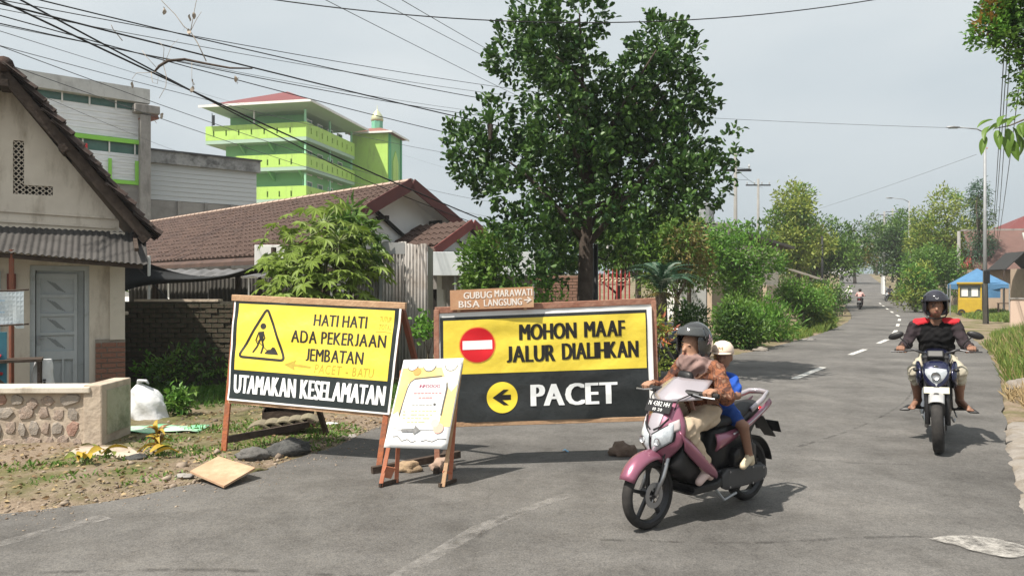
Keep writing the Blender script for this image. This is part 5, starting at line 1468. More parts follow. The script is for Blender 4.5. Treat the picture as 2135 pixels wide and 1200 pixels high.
grass('yard_grass', [lm_grass2], [(-5.0, 11.4, 1.6, 1.0, 0), (-4.2, 12.2, 1.8, .8, 0), (-3.2, 10.9, .8, .6, 0), (-6.2, 12.2, .7, .6, 0), (-3.0, 12.5, 1.2, 1.0, 0), (-1.9, 11.6, .8, 1.2, 0)], 620, .17, .014, 'lush green grass in the yard behind the left sign', lean=.7)
grass('dirt_weeds', [lm_mid], [(-3.35, 7.6, .5, .35, .2), (-2.75, 8.1, .5, .3, .2), (-4.1, 7.25, .4, .22, .3), (-2.2, 8.5, .35, .3, .3), (-3.0, 9.3, .6, .3, 0), (-3.9, 8.2, .3, .3, 0), (-2.9, 7.25, .25, .12, .5), (-4.6, 7.0, .4, .2, .3), (-3.5, 8.9, .8, .3, .1), (-3.2, 6.6, .3, .12, .7), (-2.1, 9.0, .3, .4, .3), (-2.5, 7.75, .3, .15, .4), (-2.0, 8.3, .5, .5, .3), (-3.8, 6.6, .5, .15, .5), (-2.7, 9.0, .8, .3, .1)], 420, .085, .018, 'short weeds growing in the rubble around the left sign', lean=.9)
pts = rng.uniform((-7.4, 5.2), (-1.3, 10.2), (2600, 2)); sdl = road_sd(pts[:, 0], pts[:, 1]); pts = pts[(sdl > -.1) & ~((pts[:, 0] < -4.3) & (pts[:, 1] > 7.8))]
pz = ground_z(pts[:, 0], pts[:, 1]) + .012
o = leaf_cloud('leaf_litter', [lm_dry, leafmat('dead brown leaf', (.10, .065, .035), (.22, .14, .07), .1, .9)], None, np.column_stack([pts, pz]), rng.normal(size=(len(pts), 3)) * np.array([1, 1, .15]), .055, .03, midx=rng.integers(0, 2, len(pts)))
tag(o, 'dry leaf litter strewn over the dirt left of the road', 'leaf litter', kind='stuff')
grass('far_dry_ground', [lm_dry], [(45.0, 80, 1.8, 7, -.42), (41.5, 74, 1.4, 4, -.42)], 60, .25, .06, 'dry orange brown litter under the round tree')
for k, (x, y, r_, h, lab) in enumerate([(-4.45, 9.9, .16, .30, 'small green weed right of the white sack'), (-3.95, 11.2, .55, .7, 'leafy green weed against the mossy brick wall'), (-5.2, 12.3, .7, .75, 'dark leafy weeds below the mossy brick wall'), (-3.05, 10.9, .45, 1.1, 'bright leafy plant at the left edge of the left sign'), (-6.0, 12.35, .45, .6, 'low green weed beside the broken brick pier')]):
    tree('weed', lab, (x, y, gz(x, y) if k == 0 else .04), blob(r_ * 2, r_ * 1.6, .03, h, 7, r_ * .45, 60 + k), 420, .10, .045, [lm_bright, lm_mid] if k != 2 else [lm_dark, lm_mid], tr=.012, cat='plant')
# ------------------------------------------------------------------ the signs
m_vy = mat('yellow vinyl print', (.80, .63, .075), (.74, .57, .06), 3, .38, bump=.5, bscale=7)
m_vk = mat('black vinyl print', (.012, .018, .018), (.02, .026, .026), 3, .30, bump=.5, bscale=7)
m_vw = mat('white vinyl', (.78, .78, .76), (.70, .70, .69), 4, .45)
m_ink = mat('black ink', (.015, .014, .012), rough=.5)
m_ink_w = mat('white ink', (.80, .82, .82), rough=.5)
m_ink_r = mat('red ink', (.62, .012, .02), rough=.45)
m_ink_y = mat('yellow ink', (.80, .62, .05), rough=.45)
m_marker = mat('faded marker', (.36, .27, .03), (.45, .34, .04), 30, .6)
m_marker2 = mat('pale marker', (.44, .33, .035), rough=.6)

class Quad:
    "a hanging sheet between four corners, with wrinkles; u to the right, v up, h out towards the reader"
    def __init__(s, org, BL, BR, TR, TL, amp=.006, seed=0.0):
        s.c = [Vector(p) - Vector(org) for p in (BL, BR, TR, TL)]
        s.W = ((s.c[1] - s.c[0]).length + (s.c[2] - s.c[3]).length) / 2
        s.H = ((s.c[3] - s.c[0]).length + (s.c[2] - s.c[1]).length) / 2
        s.n = (s.c[1] - s.c[0]).cross(s.c[3] - s.c[0]).normalized()
        if s.n.y > 0: s.n = -s.n
        s.amp, s.seed = amp, seed
    def __call__(s, u, v, h=0.0, flat=False):
        a = s.c[0].lerp(s.c[1], u); b_ = s.c[3].lerp(s.c[2], u)
        p = a.lerp(b_, v)
        wr = 0 if flat else s.amp * (noise.noise(Vector((u * 3 + v * 1.5, v * 7 - u * 3, s.seed))) + .6 * math.sin(v * 14 + u * 5 + s.seed) * (1 - v) * .6 + .5 * noise.noise(Vector((u * 14, v * 5, s.seed + 3))))
        return p + s.n * (h + wr)
    def sheet(s, u0, v0, u1, v1, h, nu=40, nv=20):
        b = MB(); b.grid(lambda a, c: s(u0 + (u1 - u0) * a, v0 + (v1 - v0) * c, h), nu, nv); return b
    def drape(s, pts, faces, h, nu=26, nv=14):
        "flat faces in (u, v) cut along a grid so that they follow the wrinkles"
        bm = bmesh.new(); vv = [bm.verts.new((u, v, 0)) for u, v in pts]
        for f in faces:
            try: bm.faces.new([vv[i] for i in f])
            except ValueError: pass
        bmesh.ops.triangulate(bm, faces=bm.faces[:])
        us, vs_ = [p[0] for p in pts], [p[1] for p in pts]
        for lo, hi, n, ax in ((min(us), max(us), nu, 0), (min(vs_), max(vs_), nv, 1)):
            for k in range(int(lo * n), int(hi * n) + 2):
                if lo < k / n < hi:
                    co = [0, 0, 0]; no = [0, 0, 0]; co[ax] = k / n; no[ax] = 1
                    bmesh.ops.bisect_plane(bm, geom=bm.verts[:] + bm.edges[:] + bm.faces[:], plane_co=co, plane_no=no)
        bm.verts.index_update(); b = MB()
        b.add([s(v.co.x, v.co.y, h) for v in bm.verts], [tuple(v.index for v in f.verts) for f in bm.faces]); bm.free()
        return b
    def poly(s, pts, h):
        "polygon given in (u, v)"
        return s.drape(pts, [tuple(f) for f in tessellate_polygon([[Vector((u, v, 0)) for u, v in pts]])], h)
    def text(s, body, u0, u1, v, cap, h, bold=.0, shear=0, spacing=1.0, dv=0.0, thin=0.0):
        vs, fs, w_, hh = text2d(body, 1.0, thin, shear, spacing)
        uc = (u0 + u1) / 2; b = MB(); bu = bold / s.W
        k = max(1, int(math.ceil(bold / .003))) if bold else 0
        shifts = [0] if not k else [bu * (2 * i / k - 1) for i in range(k + 1)]
        for i, sh in enumerate(shifts):
            pts = []
            for x, y, _ in vs:
                u = uc + x / w_ * (u1 - u0 - 2 * bu) + sh; pts.append((u, v + y / hh * cap + dv * (u - uc)))
            d = s.drape(pts, fs, h + .0002 * i); b.add(d.v, d.f)
        return b
    def disc(s, u, v, r, h, n=40, r_in=0, a0=0, a1=2 * math.pi):
        pts = [(u + r * math.cos(a0 + (a1 - a0) * k / n) / s.W, v + r * math.sin(a0 + (a1 - a0) * k / n) / s.H) for k in range(n)]
        return s.poly(pts, h)
    def stroke(s, pts, wd, h, closed=False):
        "flat pen stroke through (u, v) points, width in metres"
        P = [Vector((u * s.W, v * s.H)) for u, v in pts]
        Q_ = []
        for i in range(len(P) if closed else len(P) - 1):
            a_, c_ = P[i], P[(i + 1) % len(P)]; k_ = max(1, int((c_ - a_).length / .03)); Q_ += [a_.lerp(c_, j / k_) for j in range(k_)]
        P = Q_ + ([] if closed else [P[-1]])
        n = len(P); b = MB(); vs, fs = [], []
        for i, p in enumerate(P):
            q0 = P[(i - 1) % n] if closed or i else P[i]; q1 = P[(i + 1) % n] if closed or i < n - 1 else P[i]
            d0 = (p - q0).normalized() if (p - q0).length > 1e-9 else (q1 - p).normalized()
            d1 = (q1 - p).normalized() if (q1 - p).length > 1e-9 else d0
            nn = Vector((-(d0 + d1).y, (d0 + d1).x)).normalized()
            k = 1 / max(.4, nn.dot(Vector((-d0.y, d0.x))))
            for sg in (-1, 1):
                r_ = p + nn * sg * wd / 2 * k
                vs.append(s(r_.x / s.W, r_.y / s.H, h))
        m_ = n if closed else n - 1
        for i in range(m_):
            j = (i + 1) % n; fs.append((2 * i, 2 * j, 2 * j + 1, 2 * i + 1))
        b.add(vs, fs); return b

# --- left sign: HATI HATI
org = Vector((-2.15, 7.5, 0))
BL, BR, TR, TL = at(474, 833, 7.62), at(812, 864, 7.18), at(838, 640, 7.42), at(488, 624, 7.86)
t = thing('warning_sign_roadworks', 'yellow and black HATI HATI roadworks banner on leaning wooden frame, left', 'sign', org)
q = Quad(org, BL, BR, TR, TL, .011, 1.7)
q.sheet(0, 0, 1, 1, .0).build('banner', m_vw, t, smooth=True)
q.sheet(.010, .018, .988, .985, .0025).build('black_field', m_vk, t, smooth=True)
q.sheet(.034, .30, .966, .962, .005).build('yellow_field', m_vy, t, smooth=True)
for body, u0, u1, v, cap, bold in (('HATI HATI', .50, .815, .835, .112, .0042), ('ADA PEKERJAAN', .375, .935, .665, .118, .0042), ('JEMBATAN', .47, .815, .495, .118, .0042)):
    q.text(body, u0, u1, v, cap, .0075, bold).build('lettering', m_ink, t, fix=False, label='black lettering reading ' + body)
q.text('UTAMAKAN', .035, .43, .165, .175, .006, .009).build('lettering', m_ink_w, t, fix=False, label='white lettering reading UTAMAKAN')
q.text('KESELAMATAN', .455, .965, .165, .175, .006, .009).build('lettering', m_ink_w, t, fix=False, label='white lettering reading KESELAMATAN')
q.text('PACET - BATU', .53, .885, .365, .085, .0075, .0, .12, 1.2, -.02).build('handwriting', m_marker2, t, fix=False, label='thin marker handwriting reading PACET - BATU')
q.poly([(.345, .385), (.415, .435), (.405, .40), (.505, .385), (.505, .368), (.405, .375), (.412, .335)], .0075).build('marker_arrow', m_marker, t, fix=False)
q.text('TUTUP', .885, .95, .875, .05, .0075, 0, .1).build('handwriting', m_marker2, t, fix=False)
q.text('TOTAL', .885, .955, .80, .05, .0075, 0, .1).build('handwriting', m_marker2, t, fix=False)
q.stroke([(.87, .755), (.91, .757), (.96, .748)], .006, .0075).build('marker_line', m_marker, t, fix=False)
# warning triangle with a digging man
def rounded_tri(a, b_, c, r=.1, n=5):
    P = [Vector(a), Vector(b_), Vector(c)]; out = []
    for i in range(3):
        p, q0, q1 = P[i], P[(i - 1) % 3], P[(i + 1) % 3]
        s0, s1 = p.lerp(q0, r), p.lerp(q1, r)
        for k in range(n + 1):
            tt = k / n; out.append(tuple(s0.lerp(p, tt).lerp(p.lerp(s1, tt), tt)))
    return out
q.stroke(rounded_tri((.215, .93), (.055, .43), (.345, .42)), .026, .0075, True).build('warning_triangle', m_ink, t, fix=False)
fg = MB()
for part in (q.disc(.197, .745, .032, .0075, 20), q.poly([(.172, .685), (.205, .695), (.203, .61), (.182, .60)], .0075), q.stroke([(.175, .685), (.158, .60), (.168, .57)], .012, .0078),
             q.stroke([(.20, .69), (.212, .63), (.200, .595)], .012, .0081), q.stroke([(.183, .61), (.167, .54), (.143, .48)], .018, .0084), q.stroke([(.195, .61), (.205, .55), (.195, .475)], .018, .0087), q.stroke([(.168, .60), (.235, .50)], .007, .009)):
    fg.add(part.v, part.f)
fg.build('digging_man', m_ink, t, fix=False)
q.poly([(.215, .475), (.232, .515), (.25, .52), (.262, .545), (.275, .54), (.288, .51), (.302, .472)], .0075).build('dirt_heap', m_ink, t, fix=False)
# wooden frame
def L3(p): return Vector(p) - org
up_l = (q(0, 1, -.03, True) - q(0, 0, -.03, True)).normalized()
b = MB(); b.bar(q(-.012, 1.02, -.01, True), q(1.02, 1.015, -.01, True), .05, .065); b.build('top_rail', m_wood_pale, t, bevel=.005)
b = MB(); b.bar(q(0, -.01, -.03, True), q(1, -.01, -.03, True), .03, .035); b.build('bottom_rail', m_wood_pale, t)
lf = at(466, 952, 7.62) - org; lf.z = gz(lf.x + org.x, lf.y + org.y) - .05
rf = at(790, 980, 7.1) - org; rf.z = .02
for nm, a, c in (('leg', q(.008, 1.0, -.035, True), lf), ('leg', q(.985, 1.0, -.035, True), rf)):
    b = MB(); b.bar(a, c, .055, .04, up=(0, 1, 0)); b.build(nm, m_wood_orange, t, bevel=.004)
for u, bx, by in ((.30, .45, .85), (.99, .55, .75)):
    p0 = q(u, .98, -.07, True); p1 = Vector((p0.x + bx * .5, p0.y + by, gz(p0.x + bx * .5 + org.x, p0.y + by + org.y) - .02))
    b = MB(); b.bar(p0, p1, .055, .045); b.build('back_leg', m_wood_red if u > .5 else m_wood_dark, t, bevel=.004)
p0 = lf + Vector((.03, .03, .16)); b = MB(); b.bar(p0, Vector((-.20, 1.0, .18)), .04, .07); b.build('ground_brace', m_wood_dark, t)

# --- right sign: MOHON MAAF
org = Vector((.35, 7.15, 0))
BL, BR, TR, TL = at(918, 882, 7.02), at(1366, 868, 7.30), at(1358, 634, 7.36), at(916, 652, 7.10)
t = thing('detour_sign', 'large yellow and black MOHON MAAF detour banner with red no entry disc', 'sign', org)
q = Quad(org, BL, BR, TR, TL, .013, 5.2)
q.sheet(0, 0, 1, 1, .0).build('banner', m_vw, t, smooth=True)
q.sheet(.003, .0, .975, .955, .0025).build('black_field', mat('faded black vinyl', (.022, .026, .027), (.034, .037, .038), 3, .28, bump=.6, bscale=6), t, smooth=True)
q.sheet(.017, .435, .968, .925, .005).build('yellow_field', m_vy, t, smooth=True)
for body, u0, u1, v, cap in (('MOHON', .365, .635, .795, .140), ('MAAF', .670, .868, .798, .140), ('JALUR', .305, .532, .600, .145), ('DIALIHKAN', .562, .930, .608, .145)):
    q.text(body, u0, u1, v, cap, .0085, .009).build('lettering', m_ink, t, fix=False, label='black lettering reading ' + body)
q.text('PACET', .412, .822, .225, .19, .0085, .015, spacing=1.06).build('lettering', m_ink_w, t, fix=False, label='white lettering reading PACET')
q.disc(.172, .695, .178, .0075).build('disc_rim', mat('orange rim', (.75, .28, .05), rough=.5), t, fix=False)
dsc = q.disc(.172, .695, .168, .0095).build('no_entry_disc', m_ink_r, t, fix=False)
q.poly(rect(.104, .655, .24, .735), .0115).build('white_bar', m_ink_w, t, fix=False)
q.disc(.282, .215, .150, .0075).build('arrow_disc', m_ink_y, t, fix=False)
q.poly([(.238, .215), (.288, .285), (.312, .285), (.282, .238), (.322, .238), (.322, .192), (.282, .192), (.312, .145), (.288, .145)], .0098).build('arrow', m_ink, t, fix=False)
m_frame_b = mat('brown red timber', (.27, .115, .075), (.36, .20, .14), 9, .8, bump=.3, bscale=30)
b = MB(); b.bar(q(-.02, 1.025, -.012, True), q(1.02, 1.03, -.012, True), .045, .06); b.build('top_rail', m_frame_b, t, bevel=.004)
b = MB(); b.bar(q(-.01, -.015, -.02, True), q(1.01, -.015, -.02, True), .04, .045); b.build('bottom_rail', m_wood_pale, t, bevel=.004)
for u in (-.012, 1.012):
    p0 = q(u, 1.03, -.012, True); b = MB(); b.bar(p0, (p0.x + (.01 if u < .5 else .03), p0.y - .04, .03), .05, .055, up=(0, 1, 0)); b.build('post', m_frame_b, t, bevel=.004)
    b = MB(); b.bar((p0.x, p0.y + .03, 1.25), (p0.x + .05, p0.y + .85, .02), .04, .05); b.build('back_leg', m_wood_red, t, bevel=.004)
    b = MB(); b.bar((p0.x + .02, p0.y - .28, .055), (p0.x + .05, p0.y + .9, .055), .05, .05); b.build('foot', m_wood_dark, t, bevel=.004)
b = MB(); b.bar(q(.995, .98, .004, True), q(.993, .02, .004, True), .012, .05, up=(0, 1, 0)); b.build('pale_edge', m_vw, t)

# --- plywood board on top of it
org = Vector((at(1025, 640, 7.15).x, 7.12, 1.55))
t = thing('plywood_board', 'small plywood board with white hand lettering fixed above the detour sign', 'sign', org)
q = Quad(org, at(939, 646, 7.08), at(1113, 640, 7.14), at(1112, 597, 7.14), at(938, 605, 7.08), 0, 0)
m_ply = mat('bare plywood', (.52, .29, .16), (.44, .23, .13), 5, .8, dirt=(.58, .40, .25), dscale=4)
b = MB(); b.add([q(u, v, h) for h in (0, -.012) for u, v in ((0, 0), (1, 0), (1, 1), (0, 1))], [(0, 1, 2, 3), (7, 6, 5, 4), (0, 4, 5, 1), (1, 5, 6, 2), (2, 6, 7, 3), (3, 7, 4, 0)]); b.build('panel', m_ply, t)
m_hand = mat('hand brushed white paint', (.78, .72, .66), rough=.7)
for body, u0, u1, v in (('GUBUG', .16, .50, .70), ('MARAWATI', .53, .985, .74), ('BISA', .10, .35, .27), ('LANGSUNG', .40, .86, .30)):
    q.text(body, u0, u1, v, .33, .003, .0025).build('lettering', m_hand, t, fix=False, label='white hand painted lettering reading ' + body)
q.stroke([(.885, .36), (.955, .37)], .012, .003).build('painted_arrow', m_hand, t, fix=False)
q.stroke([(.925, .50), (.965, .37), (.915, .24)], .012, .004).build('painted_arrow_head', m_hand, t, fix=False)
for u in (.1, .9):
    b = MB(); b.bar(q(u, .8, -.03), q(u, -.12, -.03), .03, .03, up=(0, 1, 0)); b.build('cleat', m_wood_pale, t)

# --- small poster on an A frame
org = Vector((-.82, 6.5, 0))
t = thing('poster_stand', 'small white and yellow poster with grey arrow on a red wooden easel', 'sign', org)
q = Quad(org, at(800, 932, 6.38), at(932, 936, 6.38), at(967, 746, 6.66), at(842, 750, 6.66), .0012, 2.2)
m_pw = mat('white poster paper', (.80, .80, .79), (.76, .76, .75), 3, .4)
m_py = mat('poster yellow', (.80, .54, .16), (.80, .64, .30), 2.5, .45)
q.sheet(0, 0, 1, 1, 0, 10, 16).build('panel', m_pw, t, smooth=True, solid=.006)
q.sheet(.02, .24, .98, .90, .006, 10, 16).build('yellow_border', m_py, t, smooth=True)
q.poly([(.02, .24), (.02, .36), (.10, .40), (.16, .30), (.24, .28), (.26, .22), (.02, .22)], .0075).build('white_cloud', m_pw, t, fix=False)
q.poly([(.66, .90), (.84, .66), (.90, .62), (.98, .70), (.98, .92), (.70, .92)], .0078).build('pale_ray', mat('pale cream', (.80, .76, .58), rough=.5), t, fix=False)
q.poly([(.14, .20), (.80, .20), (.80, .74), (.78, .79), (.26, .76), (.17, .71)], .009).build('paper_panel', m_pw, t, fix=False)
m_grey_ink = mat('grey ink', (.10, .10, .10), rough=.6)
q.stroke([(.13, .36), (.15, .52), (.17, .66), (.20, .735), (.27, .775), (.45, .785), (.70, .80)], .009, .0105).build('panel_outline', m_grey_ink, t, fix=False)
q.stroke([(.80, .72), (.815, .66), (.805, .5), (.80, .36)], .012, .0105).build('panel_outline', m_grey_ink, t, fix=False)
for u, r_ in ((.18, .045), (.46, .055), (.82, .055)):
    q.disc(u, .925, r_, .0085, 24).build('cloud', m_pw, t, fix=False)
    q.stroke([(u + r_ * 1.0 * math.cos(a) / q.W, .925 + r_ * math.sin(a) / q.H) for a in np.linspace(R(185), R(355), 12)], .006, .0095).build('cloud_outline', m_grey_ink, t, fix=False)
q.disc(.27, .855, .035, .0088, 20).build('orange_fruit', mat('orange print', (.80, .35, .10), rough=.5), t, fix=False)
q.disc(.80, .22, .045, .0115, 20).build('pink_figure', mat('pink print', (.78, .45, .36), rough=.5), t, fix=False)
q.disc(.73, .275, .035, .0118, 20).build('pink_figure', mat('pale pink print', (.80, .60, .48), rough=.5), t, fix=False)
q.text('INFOOOO', .36, .70, .685, .036, .0115, .001).build('lettering', mat('maroon ink', (.35, .07, .14), rough=.6), t, fix=False)
m_rowr, m_rowg, m_rowy = mat('faint red print', (.60, .25, .25), rough=.6), mat('faint grey print', (.42, .42, .38), rough=.6), mat('faint olive print', (.50, .52, .30), rough=.6)
for u0, u1, v, m in ((.29, .76, .605, m_rowr), (.38, .62, .555, m_rowr), (.30, .64, .475, m_rowg), (.18, .24, .40, m_rowy), (.31, .72, .405, m_rowy), (.18, .24, .365, m_rowy), (.31, .68, .365, m_rowy), (.20, .24, .325, m_rowy), (.27, .64, .325, m_rowy), (.28, .58, .285, m_rowy)):
    k = max(1, int((u1 - u0) / .055))
    bb = MB()
    for j in range(k):
        a0 = u0 + (u1 - u0) * j / k; pc = q.poly(rect(a0, v - .007, a0 + (u1 - u0) / k * random.uniform(.6, .95), v + .007), .0115); bb.add(pc.v, pc.f)
    bb.build('print_row', m, t, fix=False)
q.disc(.665, .48, .012, .0118, 12).build('print_dot', m_grey_ink, t, fix=False)
q.poly([(.22, .175), (.42, .175), (.42, .145), (.52, .195), (.42, .25), (.42, .215), (.22, .205)], .0115).build('arrow', mat('mid grey ink', (.16, .16, .16), (.28, .28, .28), 40, .6), t, fix=False)
q.stroke([(.10, .12), (.18, .125), (.26, .075), (.34, .095), (.42, .062), (.48, .08)], .006, .006).build('scallop', m_grey_ink, t, fix=False)
q.stroke([(.56, .075), (.64, .09), (.74, .075), (.84, .11), (.96, .105)], .006, .006).build('scallop', m_grey_ink, t, fix=False)
m_easel = mat('red stained easel wood', (.40, .12, .06), (.46, .20, .12), 9, .75)
for u, mm in ((.03, m_easel), (.97, m_wood_pale)):
    tp = q(u, .95, -.03, True); lo = q(u, 0, -.03, True)
    b = MB(); b.bar(tp, (lo.x - (.02 if u > .5 else .045), lo.y - .02, .032), .035, .03, up=(0, 1, 0)); b.build('leg', mm, t, bevel=.003)
    b = MB(); b.bar((tp.x - .03, tp.y + .01, tp.z - .05), (lo.x + (.03 if u > .5 else .07), lo.y + .12, .032), .035, .03, up=(0, 1, 0)); b.build('back_leg', m_easel, t, bevel=.003)
    b = MB(); b.bar((lo.x - .05, lo.y - .04, .05), (lo.x + .08, lo.y + .14, .05), .025, .03); b.build('foot_bar', m_wood_dark, t)
    b = MB(); b.bar((lo.x - .02, lo.y, .16), (lo.x + .05, lo.y + .06, .13), .10 if u < .5 else .02, .012, up=(0, 1, 0)); b.build('gusset', m_easel, t)

# ------------------------------------------------------------------ rubble and small things
def rock(name, label, x, y, s, seed, m, flat=.7, rz=0, z=None, cat='stone', group=None):
    me = rock_mesh(name, m, seed, flat, .45, 3)
    o = link(name, me, None, (x, y, (gz(x, y) if z is None else z) + s[2] * .22 * flat), (0, 0, rz), s)
    return tag(o, label, cat, group)
m_tan_stone = mat('tan stone', (.36, .26, .16), (.28, .20, .13), 6, .95, bump=.5, bscale=20)
m_black_stone = mat('broken asphalt', (.05, .052, .052), (.11, .11, .105), 10, .95, bump=.9, bscale=30)
rock('stone', 'tan stone weighing down the plank behind the poster stand', -.98, 6.95, (.24, .18, .20), 2.2, m_tan_stone, z=.03)
rock('stone', 'pinkish stone block behind the right leg of the poster stand', -.66, 7.0, (.22, .17, .22), 7.9, mat('pink stone', (.38, .26, .20), (.3, .22, .17), 5, .9, bump=.4), z=.03)
rock('stone', 'brown rounded stone at the right foot of the detour sign', 1.14, 7.62, (.27, .22, .24), 4.1, mat('brown stone', (.12, .085, .065), (.18, .13, .10), 5, .95, bump=.5, bscale=20), z=.03)
rock('asphalt_lump', 'black broken asphalt lump at the dirt edge below the left sign', -2.33, 7.72, (.42, .28, .30), 11.3, m_black_stone, rz=.5, cat='rubble')
rock('asphalt_lump', 'grey broken asphalt lump left of the black one', -2.62, 7.42, (.30, .22, .20), 14.9, mat('grey broken asphalt', (.16, .15, .14), (.10, .10, .095), 8, .95, bump=.8, bscale=25), rz=.3, cat='rubble')
rock('earth_mound', 'low clod of brown earth beside the plywood sheet', -2.42, 7.0, (.18, .14, .12), 3.7, m_ground, cat='earth')
b = MB(); b.bar((-1.30, 6.85, .06), (-.52, 7.35, .10), .05, .07); tag(b.build('plank', m_wood_dark, None, bevel=.004), 'dark plank lying behind the poster stand', 'plank')
# plywood sheet
A, B, C, D = at(396, 981, 6.62), at(455, 950, 6.98), at(532, 974, 6.66), at(467, 1012, 6.30)
b = MB(); b.add([A, B, C, D] + [p + Vector((0, 0, -.018)) for p in (A, B, C, D)], [(0, 1, 2, 3), (7, 6, 5, 4), (0, 4, 5, 1), (1, 5, 6, 2), (2, 6, 7, 3), (3, 7, 4, 0)])
tag(b.build('plywood_sheet', mat('pale plywood sheet', (.44, .29, .185), (.36, .22, .135), 4, .85, dirt=(.50, .37, .25), dscale=5)), 'square of pale plywood lying on the dirt at the road edge', 'plywood')
# broken concrete, curved roof tiles, boards below the left sign
m_tileb = mat('mossy roof tile', (.22, .20, .13), (.15, .12, .09), 6, .9, bump=.4)
t = thing('tile_heap', 'heap of old curved roof tiles on the ground below the left sign', 'tiles', (-2.6, 8.55, .06), R(12))
for k in range(5):
    b = MB(); b.grid(lambda u, v: ((u - .5) * .24 + k * .13 - .3, (v - .5) * .32 + .02 * k, .10 + .05 * math.cos((u - .5) * math.pi) + .01 * k), 6, 1); b.build('curved_tile', m_tileb, t, solid=.016)
t = thing('old_crate', 'broken dark wooden crate lying behind the tile heap', 'crate', (-2.75, 9.1, .05), R(14))
for k, (x, y, z, sx, sy, sz) in enumerate([(0, -.18, .13, .58, .02, .20), (0, .18, .13, .58, .02, .20), (-.29, 0, .13, .02, .36, .20), (.29, 0, .13, .02, .36, .20), (0, 0, .25, .62, .40, .018)]):
    b = MB(); b.box((x, y, z), (sx, sy, sz), Matrix.Rotation(.05 * k - .08, 3, 'Y')); b.build('board', m_wood_dark, t)
for k, (px, py, s, lab) in enumerate([(645, 890, (.16, .12, .12), 'brown broken tile right of the tile heap'), (690, 885, (.16, .08, .04), 'white scrap lying on the dirt right of the tile heap'), (735, 905, (.12, .1, .08), 'grey rubble lump near the asphalt edge'), (285, 960, (.22, .16, .10), 'dark clod beside the fallen yellow leaves'), (385, 993, (.17, .10, .06), 'flat grey slab chip left of the plywood sheet')]):
    Y = CAMH * FPX / (py + 8 - 600); x = (px - 1067.5) / FPX * Y
    rock('rubble_chunk', lab, x, Y, s, 20.3 + k * 3, [m_brick, m_white, m_concrete, m_black_stone, m_concrete][k], cat='rubble')
# white sack on the ground
t = thing('ground_sack', 'crumpled white plastic sack leaning over on the dirt beside the stone wall', 'sack', (at(303, 860, 9.6).x, 9.6, gz(-4.76, 9.6)))
def gs(u, v):
    a = 2 * math.pi * u; ca, sa = math.cos(a), math.sin(a)
    prof = (1 - v ** 2.2) ** .5 if v < .8 else .72 * (1 - v) / .2 * .8 + .05
    r_ = .25 * prof * (1 + .20 * noise.noise(Vector((ca * 1.3, sa * 1.3, v * 2.5))) + .06 * math.sin(6 * a + 7 * v) + .05 * noise.noise(Vector((ca * 5, sa * 5, v * 6))))
    return (r_ * ca * (1.15 if ca > 0 else .8) - .13 * v + .05, r_ * .62 * sa, -.03 + .50 * v + .03 * noise.noise(Vector((ca * 2, sa * 2, 4))) * (1 - v))
b = MB(); b.grid(gs, 44, 20); b.build('bag', m_sack, t, smooth=True)
b = MB(); b.tube([(-.08, 0, .44), (-.06, -.02, .50), (.02, -.03, .50), (.06, -.03, .46)], [.03, .045, .04, .015], 8, squash=.45); b.build('sack_mouth', m_sack, t, smooth=True)
# green sheet
b = MB()
def gsf(u, v):
    x = -4.75 + u * 1.05; y = 8.55 + v * .42 + .10 * u
    return (x, y, gz(x, y) + .02 + .012 * math.sin(u * 9 + v * 4))
b.grid(gsf, 14, 6)
tag(b.build('green_sheet', mat('green plastic sheet', (.10, .48, .22), (.62, .72, .60), 2.2, .45), None, smooth=True, fix=False, solid=.003), 'flattened green and white plastic sheet on the dirt beside the wall pillar', 'plastic sheet')
# concrete ramp slab in front of the pillar
b = MB(); b.add([Vector(p) for p in ((-4.55, 7.75, .10), (-4.05, 7.85, .07), (-3.7, 7.5, .03), (-4.5, 7.0, .02), (-4.55, 7.75, -.1), (-4.05, 7.85, -.1), (-3.7, 7.5, -.1), (-4.5, 7.0, -.1))], [(0, 3, 2, 1), (4, 5, 6, 7), (0, 1, 5, 4), (1, 2, 6, 5), (2, 3, 7, 6), (3, 0, 4, 7)])
tag(b.build('ramp_slab', m_stone_plaster, None, bevel=.02), 'sloping cement slab on the ground in front of the wall pillar', 'slab')
# croton plant with yellow leaves, and fallen yellow leaves
t = thing('croton_plant', 'small croton with yellow and dark red curled leaves in the dirt', 'plant', (-3.62, 7.55, gz(-3.62, 7.55)))
b = MB(); b.tube([(0, 0, -.03), (.01, 0, .12), (0, .01, .22)], [.012, .009, .006], 6); b.build('stem', m_wood_dark, t)
cm = MB(); cm.grid(lambda u, v: ((u - .5) * .04 * math.sin(math.pi * (.1 + .85 * v)), v * .15, .05 * math.sin(v * 3) + .012 * abs(u - .5)), 2, 6)
m_croy = mat('yellow croton leaf', (.50, .34, .03), (.34, .24, .03), 14, .6, transl=.15); m_cror = mat('dark red croton leaf', (.10, .03, .02), (.25, .14, .03), 20, .5)
cy, cr = cm.mesh('leaf', m_croy, True), cm.mesh('leaf', m_cror, True)
for k in range(22):
    link('leaf', cy if k % 5 < 3 else cr, t, (0, 0, .05 + .009 * k), (R(random.uniform(-20, 55)), random.uniform(-.6, .6), k * 2.4), (1, 1, 1))
t = thing('fallen_yellow_leaves', 'broad fallen yellow leaves lying on the dirt left of the croton', 'leaves', (-3.95, 7.2, gz(-3.95, 7.2)))
lm = MB(); lm.grid(lambda u, v: ((u - .5) * .10 * math.sin(math.pi * (.12 + .8 * v)), v * .30, .06 * math.sin(v * 3.1) + .03 * abs(u - .5)), 2, 7)
ym, gm = lm.mesh('leaf', m_croy, True), lm.mesh('leaf', mat('fading green leaf', (.22, .24, .04), (.12, .16, .03), 10, .5), True)
